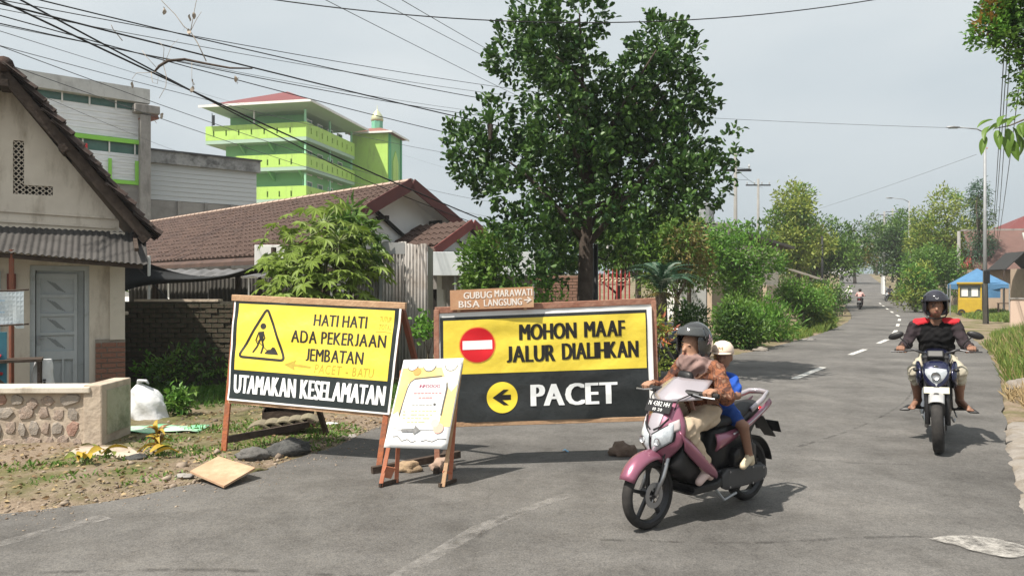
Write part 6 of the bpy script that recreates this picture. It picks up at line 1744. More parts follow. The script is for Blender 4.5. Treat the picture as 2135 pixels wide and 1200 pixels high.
for k in range(11):
    link('leaf', ym if k % 3 else gm, t, (random.uniform(-.35, .45), random.uniform(-.12, .22), .03 + .01 * (k % 3)), (random.uniform(-.1, .3), random.uniform(-.6, .6), random.uniform(0, 6.28)), (.8, .8, .8))
# pebbles and clods in the dirt: nobody could count them
bm = bmesh.new(); bmesh.ops.create_icosphere(bm, subdivisions=1, radius=1); pv = np.array([v.co[:] for v in bm.verts]); pf = np.array([[v.index for v in f.verts] for f in bm.faces]); bm.free()
N = 5200
X = np.concatenate([rng.uniform(-7.5, -1.2, N // 2), rng.normal(0, 1, N // 2)]); Yp = np.concatenate([rng.uniform(5.0, 10.4, N // 2), np.zeros(N // 2)])
ed = resample([(-8, 4.1), (-3.81, 5.5), (-2.69, 6.5), (-2.15, 7.35), (-1.65, 9.2)], .05); idx = rng.integers(0, len(ed), N // 2)
X[N // 2:] = [ed[i].x for i in idx]; Yp[N // 2:] = [ed[i].y for i in idx]
X[N // 2:] += -np.abs(rng.normal(0, .35, N // 2)) + .08; Yp[N // 2:] += np.abs(rng.normal(0, .3, N // 2)) - .05
Zp = ground_z(X, Yp); sdp = road_sd(X, Yp); Zp = np.where(sdp < 0, road_top, Zp)
sz = (rng.pareto(2.8, N) * .007 + .005).clip(0, .055); sz = np.where(sdp < 0, np.minimum(sz, .016), sz)
keep = (sdp > -.55) & ~((X < -4.4) & (Yp > 7.9)); X, Yp, Zp, sz = X[keep], Yp[keep], Zp[keep], sz[keep]; N = len(X)
sc3 = sz[:, None] * rng.uniform(.6, 1.2, (N, 3)) * np.array([1, 1, .6])
jit = rng.normal(1, .28, (N, len(pv), 1))
V = (pv[None] * jit) * sc3[:, None, :] + np.stack([X, Yp, Zp + sz * .15], 1)[:, None, :]
F = (pf[None] + (np.arange(N) * len(pv))[:, None, None]).reshape(-1, 3)
o = np_mesh('rubble_pebbles', V.reshape(-1, 3), F, mat('pebble', (.12, .09, .068), (.33, .27, .21), island=True, rough=.95))
tag(o, 'pebbles and clods scattered over the dirt at the road edge', 'pebbles', kind='stuff')
# loose grit and litter on the asphalt
b = MB(); b.grid(lambda u, v: (.53 + .06 * u + .01 * v, 7.75 + .05 * v, road_top + .012 + .012 * math.sin(u * 5)), 3, 3)
tag(b.build('plastic_scrap', mat('blue plastic', (.10, .32, .52), rough=.4), None, fix=False, solid=.002), 'tiny blue plastic scrap on the asphalt below the detour sign', 'litter')
for x, y, s, sd, lab in ((6.85, 20.3, (.42, .3, .28), 31.1, 'grey stone at the road edge below the dark roadside bush'), (9.9, 24.6, (.5, .3, .2), 33.3, 'small pale stone at the left verge by the bend'), (5.35, 7.35, (.3, .3, .26), 35.1, 'grey rock on the crumbling verge at the right edge'), (8.55, 12.3, (.55, .4, .4), 36.7, 'dark rock in the dry grass of the right bank')):
    rock('stone', lab, x, y, s, sd, m_concrete if x > 9 else mat('grey field stone', (.26, .23, .20), (.18, .16, .14), 4, .95, bump=.5))
# ------------------------------------------------------------------ bodies by distance fields
def smin(a, b_, k):
    if k <= 0: return np.minimum(a, b_)
    h = np.clip(.5 + .5 * (b_ - a) / k, 0, 1)
    return b_ + (a - b_) * h - k * h * (1 - h)

def surface_nets(D, org, h):
    S = D < 0
    nx, ny, nz = D.shape
    cnt = np.zeros((nx - 1, ny - 1, nz - 1), np.int8)
    offs = [(i, j, k) for i in (0, 1) for j in (0, 1) for k in (0, 1)]
    for i, j, k in offs: cnt += S[i:nx - 1 + i, j:ny - 1 + j, k:nz - 1 + k]
    act = (cnt > 0) & (cnt < 8)
    cells = np.argwhere(act)
    idx = np.full(act.shape, -1, np.int64); idx[act] = np.arange(len(cells))
    acc = np.zeros((len(cells), 3)); num = np.zeros(len(cells))
    for a in offs:
        for ax in range(3):
            if a[ax] == 1: continue
            bb = list(a); bb[ax] = 1
            da = D[cells[:, 0] + a[0], cells[:, 1] + a[1], cells[:, 2] + a[2]]; db = D[cells[:, 0] + bb[0], cells[:, 1] + bb[1], cells[:, 2] + bb[2]]
            m = (da < 0) != (db < 0)
            t_ = np.where(m, da / np.where(m, da - db, 1), 0)
            p = np.array(a, float)[None] + np.zeros((len(cells), 3)); p[:, ax] += t_
            acc += p * m[:, None]; num += m
    V = (cells + acc / num[:, None]) * h + np.array(org)
    F = []
    for ax in range(3):
        u, v = [q for q in range(3) if q != ax]
        sl0 = [slice(None)] * 3; sl1 = [slice(None)] * 3
        sl0[ax] = slice(0, -1); sl1[ax] = slice(1, None)
        A, B = S[tuple(sl0)], S[tuple(sl1)]
        e = np.argwhere(A != B)
        ok = (e[:, u] > 0) & (e[:, v] > 0) & (e[:, u] < D.shape[u] - 1) & (e[:, v] < D.shape[v] - 1)
        e = e[ok]
        inside = A[e[:, 0], e[:, 1], e[:, 2]]
        def cell(du, dv):
            c = e.copy(); c[:, u] -= du; c[:, v] -= dv
            return idx[c[:, 0], c[:, 1], c[:, 2]]
        q = np.stack([cell(1, 1), cell(0, 1), cell(0, 0), cell(1, 0)], 1)
        flip = inside if ax != 1 else ~inside
        q = np.where(flip[:, None], q, q[:, ::-1])
        F.append(q)
    return V, np.concatenate(F), cells

def field_mesh(name, prims, mats, parent, res=.010, carve=None, folds=None):
    "one continuous skin round tapered capsules and ellipsoids; prims carry the material number"
    lo = np.array([9e9] * 3); hi = -lo
    for p in prims:
        if p[0] == 'c':
            for e, r_ in ((p[1], p[3]), (p[2], p[4])): lo = np.minimum(lo, np.array(e) - r_); hi = np.maximum(hi, np.array(e) + r_)
        else:
            r_ = max(p[2]); lo = np.minimum(lo, np.array(p[1]) - r_); hi = np.maximum(hi, np.array(p[1]) + r_)
    lo -= res * 4; hi += res * 4
    n = np.ceil((hi - lo) / res).astype(int) + 1
    ax = [lo[i] + np.arange(n[i]) * res for i in range(3)]
    D = np.full(n, .5, np.float32); best = np.full(n, 9., np.float32); mi = np.zeros(n, np.int8)
    for p in prims:
        if p[0] == 'c': a, b_ = np.array(p[1], float), np.array(p[2], float); r0, r1, k, m = p[3:7]; l2, h2 = np.minimum(a, b_) - max(r0, r1) - .07, np.maximum(a, b_) + max(r0, r1) + .07
        else: c, rr, k, m = np.array(p[1], float), np.array(p[2], float), p[3], p[4]; rot = p[5] if len(p) > 5 else None; l2, h2 = c - rr.max() - .07, c + rr.max() + .07
        s = [slice(max(0, int((l2[i] - lo[i]) / res)), min(n[i], int((h2[i] - lo[i]) / res) + 2)) for i in range(3)]
        X, Y_, Z = np.meshgrid(ax[0][s[0]], ax[1][s[1]], ax[2][s[2]], indexing='ij')
        if p[0] == 'c':
            d = b_ - a; L2 = max(1e-9, d @ d)
            t_ = np.clip(((X - a[0]) * d[0] + (Y_ - a[1]) * d[1] + (Z - a[2]) * d[2]) / L2, 0, 1)
            dist = np.sqrt((X - a[0] - t_ * d[0]) ** 2 + (Y_ - a[1] - t_ * d[1]) ** 2 + (Z - a[2] - t_ * d[2]) ** 2) - (r0 + (r1 - r0) * t_)
        else:
            P = np.stack([X - c[0], Y_ - c[1], Z - c[2]], -1)
            if rot is not None: P = P @ np.array(rot)
            g = np.sqrt(((P / rr) ** 2).sum(-1)); g2 = np.sqrt(((P / rr ** 2) ** 2).sum(-1)) + 1e-6
            dist = g * (g - 1) / g2
        sub = tuple(s)
        bb = best[sub]; w_ = dist < bb
        mi[sub] = np.where(w_, m, mi[sub]); best[sub] = np.where(w_, dist, bb)
        D[sub] = smin(D[sub], dist.astype(np.float32), k)
    if folds:      # creases in the cloth: (material numbers, depth)
        X, Y_, Z = np.meshgrid(*ax, indexing='ij')
        F1 = np.sin(46 * (Z + .5 * X) + 2.6 * np.sin(19 * Y_ + 7 * X)) * np.sin(23 * X - 15 * Y_ + 2 * np.sin(17 * Z))
        F2 = np.sin(88 * (Z - .4 * Y_) + 3 * np.sin(31 * X)) * np.sin(37 * Y_ + 29 * X)
        D = D + (np.isin(mi, folds[0]) * folds[1] * (F1 + .5 * F2)).astype(np.float32)
    if carve is not None:
        X, Y_, Z = np.meshgrid(*ax, indexing='ij'); D = carve(X, Y_, Z, D)
    V, F, cells = surface_nets(D, lo, res)
    fm = mi[cells[:, 0], cells[:, 1], cells[:, 2]][F[:, 0]]
    return np_mesh(name, V, F, mats, parent, fm, smooth=True)

def rotz3(a): return np.array([[math.cos(a), -math.sin(a), 0], [math.sin(a), math.cos(a), 0], [0, 0, 1]])

def head_prims(c, yaw, s, skin, eye, lip, hair=None):
    Rz = rotz3(yaw); C = np.array(c)
    P = lambda x, y, z: tuple(C + Rz @ (np.array((x, y, z)) * s))
    pr = [('e', P(0, 0, .012), (.098 * s, .078 * s, .102 * s), .02, skin, Rz), ('e', P(.028, 0, -.055), (.066 * s, .056 * s, .062 * s), .03, skin, Rz),
          ('c', P(.088, 0, .0), P(.112, 0, -.032), .010 * s, .015 * s, .010, skin), ('e', P(.088, 0, -.066), (.012 * s, .026 * s, .009 * s), .003, lip, Rz),
          ('e', P(-.01, .078, -.01), (.018 * s, .012 * s, .032 * s), .006, skin, Rz), ('e', P(-.01, -.078, -.01), (.018 * s, .012 * s, .032 * s), .006, skin, Rz),
          ('c', P(.093, .016, .031), P(.079, .052, .029), .008 * s, .006 * s, .003, eye), ('c', P(.093, -.016, .031), P(.079, -.052, .029), .008 * s, .006 * s, .003, eye)]
    for sg in (-1, 1): pr.append(('e', P(.089, sg * .033, .006), (.009 * s, .015 * s, .009 * s), .002, eye, Rz))
    if hair is not None: pr.append(('e', P(-.02, 0, .035), (.098 * s, .084 * s, .092 * s), .01, hair, Rz))
    return pr

def grip_hand(w, g, sg, skin, s=1.0):
    "hand closed round a grip at g whose axis runs along y; w = wrist"
    w, g = np.array(w, float), np.array(g, float)
    pr = [('c', tuple(w), tuple(g + np.array((-.022, 0, .026)) * s), .026 * s, .026 * s, .02, skin), ('c', tuple(g + np.array((-.02, -.03, .028)) * s), tuple(g + np.array((-.02, .03, .028)) * s), .018 * s, .018 * s, .015, skin)]
    for k, o in enumerate((-.034, -.012, .011, .032)):
        o *= s; f = (1.0, 1.08, 1.03, .9)[k] * s
        K_ = g + np.array((.0, o, .034 * f)); M_ = g + np.array((.034 * f, o, .016)); T_ = g + np.array((.026 * f, o, -.020 * f))
        pr += [('c', tuple(K_), tuple(M_), .0105 * s, .010 * s, .004, skin), ('c', tuple(M_), tuple(T_), .010 * s, .009 * s, .004, skin)]
    pr += [('c', tuple(g + np.array((-.03, -sg * .035, .012)) * s), tuple(g + np.array((-.008, -sg * .052, -.016)) * s), .012 * s, .011 * s, .006, skin), ('c', tuple(g + np.array((-.008, -sg * .052, -.016)) * s), tuple(g + np.array((.018, -sg * .048, -.022)) * s), .0105 * s, .009 * s, .004, skin)]
    return pr

def helmet(parent, c, yaw, s, m_shell, m_visor, m_liner, visor_up=False, pitch=0, decal=None):
    h = link('helmet', None, parent, c, (0, pitch, yaw))
    def carve(X, Y_, Z, D):
        inner = np.sqrt((X / (.128 * s)) ** 2 + (Y_ / (.108 * s)) ** 2 + (Z / (.128 * s)) ** 2) - 1
        D = np.maximum(D, -inner * .1 * s)
        D = np.maximum(D, (-.135 * s - Z) + .25 * np.minimum(0, X))        # open below
        face = np.maximum(np.maximum(.035 * s - X, np.abs(Y_) - .098 * s), Z - .035 * s)
        return np.maximum(D, -face)
    field_mesh('shell', [('e', (0, 0, 0), (.150 * s, .128 * s, .146 * s), .01, 0), ('e', (-.01, 0, -.07 * s), (.135 * s, .125 * s, .10 * s), .03, 0)], [m_shell], h, .007, carve)
    b = MB()
    z0, z1 = (.026, .095) if visor_up else (-.022, .066)
    def vf(u, v):
        a = R(-72 + 144 * u); z = (z0 + (z1 - z0) * v) * s
        rr = math.sqrt(max(.2, 1 - (z / (.165 * s)) ** 2))
        return ((.162 if visor_up else .156) * s * rr * math.cos(a), .138 * s * rr * math.sin(a), z)
    b.grid(vf, 20, 6); b.build('visor', m_visor, h, smooth=True, solid=.004)
    b = MB(); b.tube([(.152 * s * math.cos(R(a)) * .97, .133 * s * math.sin(R(a)) * .98, .043 * s) for a in range(-66, 67, 11)], .007 * s, 6); b.build('brow_rim', m_liner, h, smooth=True)
    b = MB()
    for sg in (-1, 1): b.tube([(.02 * s, sg * .118 * s, -.10 * s), (.055 * s, sg * .085 * s, -.155 * s), (.06 * s, 0, -.175 * s)], .008 * s, 5)
    b.build('chin_strap', m_liner, h)
    for sg in (-1, 1):
        b = MB(); b.lathe([(0, .004), (.018, .004), (.02, -.004)], 12, Matrix.Translation((.03 * s, sg * .134 * s, .02 * s)) @ Matrix.Rotation(-sg * R(90), 4, 'X')); b.build('visor_pivot', m_liner, h)
    if decal: decal(h, s)
    return h

# ------------------------------------------------------------------ two-wheelers
m_chrome = mat('brushed alloy', (.38, .38, .39), rough=.33, metal=.85)
m_alloy_dark = mat('dark cast alloy', (.045, .045, .048), rough=.4, metal=.6)
m_brass = mat('bronze rim', (.20, .10, .07), rough=.4, metal=.4)
m_seat = mat('black seat vinyl', (.014, .014, .015), rough=.6, bump=.2, bscale=60)
m_lens = mat('clear headlamp lens', (.50, .53, .56), (.30, .33, .36), 26, .08, spec=.8, coat=.8)
m_amber = mat('amber lens', (.55, .20, .02), rough=.15)
m_redlens = mat('red tail lens', (.40, .015, .015), rough=.15)

def wheel(par, x, r, wd, m_rim, spokes=5, disc=True, y=0):
    wv = link('wheel', None, par, (x, y, r))
    MX = Matrix.Rotation(R(90), 4, 'X')
    b = MB(); pr = []
    for k in range(13):
        a = R(-112 + 224 * k / 12); pr.append((r - .038 + .038 * math.cos(a) * (1.0), wd / 2 * math.sin(a)))
    b.lathe(pr, 48, MX, closed=True); b.build('tyre', m_rubber, wv, smooth=True)
    b = MB(); ri = r - .052
    b.lathe([(ri, -wd * .36), (ri + .012, -wd * .36), (ri + .004, 0), (ri + .012, wd * .36), (ri, wd * .36), (ri - .018, wd * .16), (ri - .018, -wd * .16)], 40, MX, closed=True)
    for k in range(spokes):
        a = 2 * math.pi * k / spokes + .3
        c, s_ = math.cos(a), math.sin(a)
        b.bar((c * .03, 0, s_ * .03), (c * (ri - .008), 0, s_ * (ri - .008)), .026, .022, up=(0, 1, 0))
    b.lathe([(0, -.05), (.036, -.05), (.036, .05), (0, .05)], 16, MX); b.build('rim', m_rim, wv)
    if disc:
        b = MB(); b.lathe([(.055, -.003), (.095, -.003), (.095, .003), (.055, .003)], 28, Matrix.Translation((0, .06, 0)) @ MX, closed=True)
        for k in range(5): b.bar((.03 * math.cos(k * 1.257), .058, .03 * math.sin(k * 1.257)), (.06 * math.cos(k * 1.257), .058, .06 * math.sin(k * 1.257)), .01, .006, up=(0, 1, 0))
        b.build('brake_disc', m_chrome, wv)
    return wv

def plate_part(par, name, c, wd, ht, nrm_pitch, m_bg, m_fg, rows, yaw=0, back=False):
    p = link(name, None, par, c, (0, 0, yaw))
    M = Matrix.Rotation(nrm_pitch, 4, 'Y')
    def fn(x, y, h): return M @ Vector((h, x, y))
    b = MB(); b.prism([(-wd / 2, -ht / 2), (wd / 2, -ht / 2), (wd / 2, ht / 2), (-wd / 2, ht / 2)], fn, .004); b.build('plate', m_bg, p)
    for body, yy, hh, ww in rows:
        vs_, fs_, tw_, th_ = text2d(body, 1, .03)
        b = MB(); b.add([fn(x / tw_ * ww, y / th_ * hh + yy, .0065) for x, y, _ in vs_], fs_); b.build('digits', m_fg, p, fix=False)
    return p

def scooter(label, loc, rz, paint, paint2, group=None, name='scooter', plate_rows=(), detail=True, cat='scooter'):
    t = thing(name, label, cat, loc, rz, group)
    R0 = .262
    wheel(t, .63, R0, .085, m_alloy_dark, 5); wheel(t, -.61, R0, .10, m_alloy_dark, 5, False)
    # front fork and fender
    b = MB()
    for sg in (-1, 1): b.tube([(.44, sg * .075, .66), (.545, sg * .075, .40), (.63, sg * .07, .262)], [.022, .022, .017], 10)
    b.build('fork', m_chrome, t, smooth=True)
    b = MB(); b.tube([(.33, 0, .98), (.46, 0, .62)], .028, 10); b.box((.46, 0, .64), (.07, .20, .06)); b.build('steering_stem', m_black, t)
    def fen(u, v):
        a = R(28 + 128 * u); s = (v - .5) * 2; taper = .55 + .45 * math.sin(math.pi * min(1, .25 + .75 * u))
        rr = R0 + .045 - .045 * abs(s) ** 2.4 + .015 * math.sin(math.pi * u) * (1 - abs(s))
        return (.63 + rr * math.cos(a), s * .085 * taper, R0 + rr * math.sin(a) * 1.02)
    b = MB(); b.grid(fen, 20, 8); b.build('front_fender', paint, t, smooth=True, solid=.006)
    # apron: shield shaped front panel
    rows = [(.955, .425, .060, .02), (.92, .47, .115, .055), (.86, .51, .155, .09), (.78, .555, .19, .125), (.70, .585, .20, .145), (.63, .59, .18, .13), (.57, .575, .135, .095), (.52, .55, .085, .05), (.485, .53, .045, .02)]
    def lerp_rows(v):
        f = v * (len(rows) - 1); i = min(int(f), len(rows) - 2); f -= i
        return [rows[i][k] * (1 - f) + rows[i + 1][k] * f for k in range(4)]
    def apr(u, v, off=0.0, scl=1.0):
        z, xc, hw, dp = lerp_rows(v); s = (u - .5) * 2 * scl
        return (xc - dp * abs(s) ** 2.2 + off, hw * s, z)
    b = MB(); b.grid(lambda u, v: apr(u, v), 20, 24); b.build('front_cowl', paint, t, smooth=True, solid=.012)
    b = MB(); b.grid(lambda u, v: apr(.5 + (u - .5) * (.40 - .22 * v), .20 + v * .34, .010), 12, 10); b.build('cowl_insert', paint2, t, smooth=True, solid=.006)
    for sg in (-1, 1):
        def lampg(u, v, g, off):
            a = -g + u * (1 + 2 * g); c = -g + v * (1 + 2 * g)
            return apr(.5 + sg * (.035 + a * .345), .50 + c * (.30 - .08 * a) - .15 * a, off)
        b = MB(); b.grid(lambda u, v: lampg(u, v, .07, .011), 10, 8); b.build('lamp_bezel', m_black, t, smooth=True, solid=.006)
        b = MB(); b.grid(lambda u, v: lampg(u, v, 0, .017 + .014 * math.sin(math.pi * u) * math.sin(math.pi * v)), 10, 8); hlm = b.build('headlight', m_lens, t, smooth=True, solid=.005)
        p_ = lampg(.45, .55, 0, .034)
        b = MB(); b.lathe([(0, .0), (.016, .0), (.026, .006), (.028, .010)], 14, Matrix.Translation(p_) @ Matrix.Rotation(R(78), 4, 'Y')); b.build('bulb_reflector', m_chrome, hlm, smooth=True)
        b = MB(); b.grid(lambda u, v: apr(.5 + sg * (.30 + u * .16), .36 + v * .12 - u * .05, .016), 5, 4); b.build('indicator', m_amber if not detail else mat('smoked lens', (.45, .40, .40), rough=.15), t, smooth=True, solid=.006)
        b = MB(); b.tube([apr(.5 + sg * .04, .44, .02), apr(.5 + sg * .16, .40, .02), apr(.5 + sg * .30, .30, .02)], .006, 6); b.build('trim_line', m_black, t)
        # leg shield: a slanting painted blade over a black lower cowl
        def ls(u, v):
            x = .455 - .40 * u; z = .665 - .30 * u ** .9
            wd = .05 + .075 * math.sin(math.pi * min(1, .2 + .75 * u))
            return (x - (.5 - v) * wd * .6, sg * (.175 + .022 * math.sin(math.pi * v) + .01 * math.sin(3 * u)), z + (v - .5) * wd * 1.5)
        b = MB(); b.grid(ls, 14, 5); b.build('leg_shield', paint, t, smooth=True, solid=.016)
        # body side panel: swooping up to the tail
        def sp(u, v):
            x = .02 - u * .86; lo = .52 + .26 * u ** 1.2; hi = .655 + .20 * u ** 1.5 - .03 * math.sin(u * 3)
            w_ = .155 - .075 * u ** 1.6 + .02 * math.sin(math.pi * v)
            return (x, sg * w_, lo + (hi - lo) * v)
        b = MB(); b.grid(sp, 18, 6); b.build('side_panel', paint, t, smooth=True, solid=.012)
        b = MB(); b.grid(lambda u, v: (lambda p: (p[0], p[1] + sg * .010, p[2]))(sp(.25 + u * .65, .62 + v * .16)), 14, 2); b.build('side_stripe', paint2, t, smooth=True, solid=.004)
    b = MB(); b.hull([(.40, .62, 20, .15, .04, 6), (.33, .56, 60, .165, .18, 6), (.27, .42, 75, .15, .14, 6), (.22, .30, 88, .13, .05, 6)], 24); b.build('inner_shield', m_black, t, smooth=True)
    b = MB(); b.hull([(.30, .24, 90, .16, .03, 4), (.28, .25, 0, .165, .04, 4), (.0, .25, 0, .17, .04, 4), (-.10, .28, 0, .16, .05, 4)], 16); b.build('floorboard', m_black, t)
    b = MB(); b.hull([(-.02, .50, 0, .10, .20, 3), (-.2, .53, 0, .125, .18, 5), (-.45, .62, 0, .115, .15, 5), (-.72, .74, 0, .06, .06, 3)], 16); b.build('body_core', m_black, t, smooth=True)
    b = MB(); b.hull([(.06, .70, -10, .09, .03, 2.6), (.0, .715, 0, .12, .045, 2.6), (-.18, .725, 0, .145, .05, 2.6), (-.36, .76, 8, .14, .045, 2.6), (-.55, .80, 8, .11, .04, 2.6), (-.68, .82, 5, .07, .025, 2.6)], 20); b.build('seat', m_seat, t, smooth=True)
    b = MB()
    b.tube([(-.50, .13, .79), (-.66, .13, .86), (-.80, .09, .90), (-.83, 0, .905), (-.80, -.09, .90), (-.66, -.13, .86), (-.50, -.13, .79)], .017, 10, squash=1.5); b.build('grab_rail', paint2, t, smooth=True)
    b = MB(); b.hull([(-.76, .76, 20, .055, .03, 3), (-.81, .74, 30, .05, .035, 3)], 12); b.build('tail_lamp', m_redlens, t, smooth=True)
    b = MB(); b.add([(-.78, -.06, .70), (-.78, .06, .70), (-.98, .055, .50), (-.98, -.055, .50)], [(0, 1, 2, 3)]); b.grid(lambda u, v: (-.61 - (R0 + .03) * math.sin(R(20 + 60 * u)), (v - .5) * .14, R0 + (R0 + .03) * math.cos(R(20 + 60 * u))), 8, 3); b.build('rear_mudguard', m_black, t, solid=.01)
    plate_part(t, 'rear_plate', (-.93, 0, .60), .25, .11, R(180 + 25), m_black, m_ink_w, ())
    # engine, swing arm, exhaust, stand
    b = MB(); b.hull([(-.05, .26, 0, .08, .07, 3), (-.25, .28, 0, .10, .10, 3), (-.45, .27, 0, .07, .08, 3, .05), (-.68, .262, 0, .04, .07, 3, .085)], 14); b.build('engine', m_alloy_dark, t, smooth=True)
    b = MB(); b.hull([(-.06, .27, 0, .012, .05, 4, .155), (-.12, .28, 0, .03, .085, 4, .15), (-.45, .27, 0, .03, .080, 4, .15), (-.63, .262, 0, .025, .065, 4, .15), (-.69, .262, 0, .008, .03, 4, .15)], 18); b.build('belt_cover', mat('dark grey casing', (.055, .055, .057), (.04, .04, .042), 8, .5), t, bevel=.004)
    b = MB(); b.hull([(-.20, .42, 0, .03, .05, 5, .15), (-.24, .44, 0, .045, .075, 5, .15), (-.44, .47, 0, .045, .07, 5, .15), (-.50, .47, 0, .03, .045, 5, .15)], 18); b.build('air_filter_box', m_black, t, bevel=.006)
    bo = MB(); bo.lathe([(0, .004), (.008, .004), (.009, 0)], 8, Matrix.Rotation(R(-90), 4, 'X'))
    shared('bolt', bo, m_chrome, t, [((x_, .182, z_), (0, 0, 0), (1, 1, 1)) for x_, z_ in ((-.14, .34), (-.14, .22), (-.30, .345), (-.45, .335), (-.45, .205), (-.60, .31), (-.60, .215))])
    for sg in (-1, 1):
        b = MB(); b.tube([(.34, sg * .18, 1.0), (.44, sg * .13, .96), (.47, sg * .09, .80), (.55, .085, .52), (.60, .08, .36)], .005, 6); b.build('brake_cable', m_black, t, smooth=True)
    b = MB(); b.tube([(-.15, -.10, .20), (-.35, -.13, .19), (-.60, -.14, .26), (-.86, -.14, .36)], [.022, .03, .055, .05], 12); b.build('exhaust', mat('exhaust black', (.03, .03, .03), rough=.4, metal=.5), t, smooth=True)
    b = MB(); b.tube([(-.02, .12, .22), (-.10, .15, .12), (-.26, .15, .15)], .012, 6); b.build('side_stand', m_metal, t)
    b = MB(); b.tube([(-.60, .10, .30), (-.50, .09, .62)], .026, 8); b.build('shock', m_black, t)
    # handlebar cover
    b = MB()
    def hbar(u, v):
        a = 2 * math.pi * v; s = (u - .5) * 2
        return (.305 + .035 * math.cos(a) + .03 * (1 - abs(s)) - .01 * abs(s), s * .235, .995 + (.036 - .014 * s * s) * math.sin(a))
    b.grid(hbar, 16, 14); b.build('handlebar_cover', m_black, t, smooth=True)
    def wing(u, v):
        s = (u - .5) * 2
        return (.475 - .19 * abs(s) ** 1.6 - .20 * v, s * (.235 - .05 * v), .93 + .175 * v ** .8 + .03 * abs(s) * (1 - v) - .025 * abs(s) * v)
    b = MB(); b.grid(wing, 20, 8); b.build('handlebar_cowl', paint2 if detail else paint, t, smooth=True, solid=.014)
    for sg in (-1, 1):
        b = MB(); b.tube([(.30, sg * .22, 1.005), (.275, sg * .375, 1.0)], [.018, .019], 12); b.build('grip', m_rubber, t)
        b = MB(); b.tube([(.345, sg * .20, 1.0), (.355, sg * .28, .99), (.33, sg * .38, .985)], [.008, .007, .008], 6); b.build('lever', m_chrome, t)
    plate_part(t, 'front_plate', (.505, 0, .905), .24, .10, R(-28), m_black, m_ink_w, plate_rows)
    return t

m_pink = mat('metallic pink paint', (.30, .105, .16), (.25, .085, .135), 2, .28, metal=.45, coat=.7)
m_silver = mat('pearl white paint', (.47, .43, .46), (.40, .365, .395), 2, .26, metal=.45, coat=.7)
fwd = Vector((-.785, -.62, 0)).normalized()
SC_RZ = math.atan2(fwd.y, fwd.x)
SC_LOC = (1.445, 5.66, road_top)
scooter('pink and silver scooter carrying a woman and a child, front right of centre', SC_LOC, SC_RZ, m_pink, m_silver, plate_rows=(('N 4382 HH', .018, .036, .20), ('10 20', -.028, .022, .09))).scale = (.955,) * 3

# --- woman rider
m_skin = mat('brown skin', (.36, .20, .13), (.32, .17, .11), 12, .55)
m_skin_d = mat('dark tanned skin', (.21, .11, .072), (.25, .13, .085), 12, .55)
m_eye = mat('dark eyes and brows', (.015, .011, .009), rough=.4)
m_lip = mat('lips', (.24, .08, .06), rough=.5)
def cloth_pattern(name, cols, scale):
    m = bpy.data.materials.new(name); m.use_nodes = True
    t = m.node_tree; N = t.nodes.new; K = t.links.new; b = t.nodes['Principled BSDF']; b.inputs['Roughness'].default_value = .85
    tc = N('ShaderNodeTexCoord'); n1 = N('ShaderNodeTexNoise'); n1.inputs['Scale'].default_value = scale; n1.inputs['Detail'].default_value = 3
    n1.inputs['Distortion'].default_value = 1.5
    K(tc.outputs['Object'], n1.inputs['Vector']); rp = N('ShaderNodeValToRGB'); rp.color_ramp.interpolation = 'EASE'
    e = rp.color_ramp.elements
    while len(e) < len(cols): e.new(.5)
    for i, (p, c) in enumerate(cols): e[i].position = p; e[i].color = (*c, 1)
    K(n1.outputs[0], rp.inputs[0]); K(rp.outputs[0], b.inputs['Base Color'])
    bp = N('ShaderNodeBump'); bp.inputs['Strength'].default_value = .5; bp.inputs['Distance'].default_value = .02
    n2 = N('ShaderNodeTexNoise'); n2.inputs['Scale'].default_value = 14; K(tc.outputs['Object'], n2.inputs['Vector']); K(n2.outputs[0], bp.inputs['Height']); K(bp.outputs[0], b.inputs['Normal'])
    return m
m_batik = cloth_pattern('orange brown batik cloth', [(.30, (.030, .016, .014)), (.42, (.09, .032, .02)), (.50, (.27, .10, .045)), (.57, (.10, .035, .02)), (.68, (.30, .17, .11))], 12)
m_hijab = mat('mauve brown head scarf', (.17, .11, .10), (.30, .20, .18), 7, .85, bump=.4, bscale=14)
m_khaki = mat('khaki trousers', (.50, .40, .29), (.42, .33, .24), 5, .9, bump=.4, bscale=12)
m_sock = mat('pinkish sock', (.55, .42, .38), rough=.9)
def person(label, group=None):
    o = thing('person', label, 'person', SC_LOC, SC_RZ, group); o.scale = (.955,) * 3; return o
t = person('person in orange batik jacket, brown head scarf and dark helmet riding the pink scooter')
pr = []
K1 = .035
pr += [('e', (.0, 0, .83), (.135, .165, .125), K1, 1), ('e', (.01, 0, .94), (.125, .150, .13), K1, 1), ('e', (.03, 0, 1.07), (.118, .162, .14), K1, 1), ('c', (.03, -.13, 1.165), (.03, .13, 1.165), .058, .058, K1, 1)]
pr += [('c', (.06, 0, 1.18), (.08, 0, 1.27), .058, .052, .03, 4)]
pr += head_prims((.10, 0, 1.345), 0, .98, 0, 5, 6)
pr += [('e', (.042, 0, 1.335), (.098, .098, .125), .004, 4), ('e', (.085, 0, 1.205), (.115, .145, .095), .04, 4), ('e', (.10, 0, 1.24), (.10, .085, .045), .03, 4), ('c', (.13, 0, 1.17), (.135, .02, 1.06), .065, .03, .03, 4)]
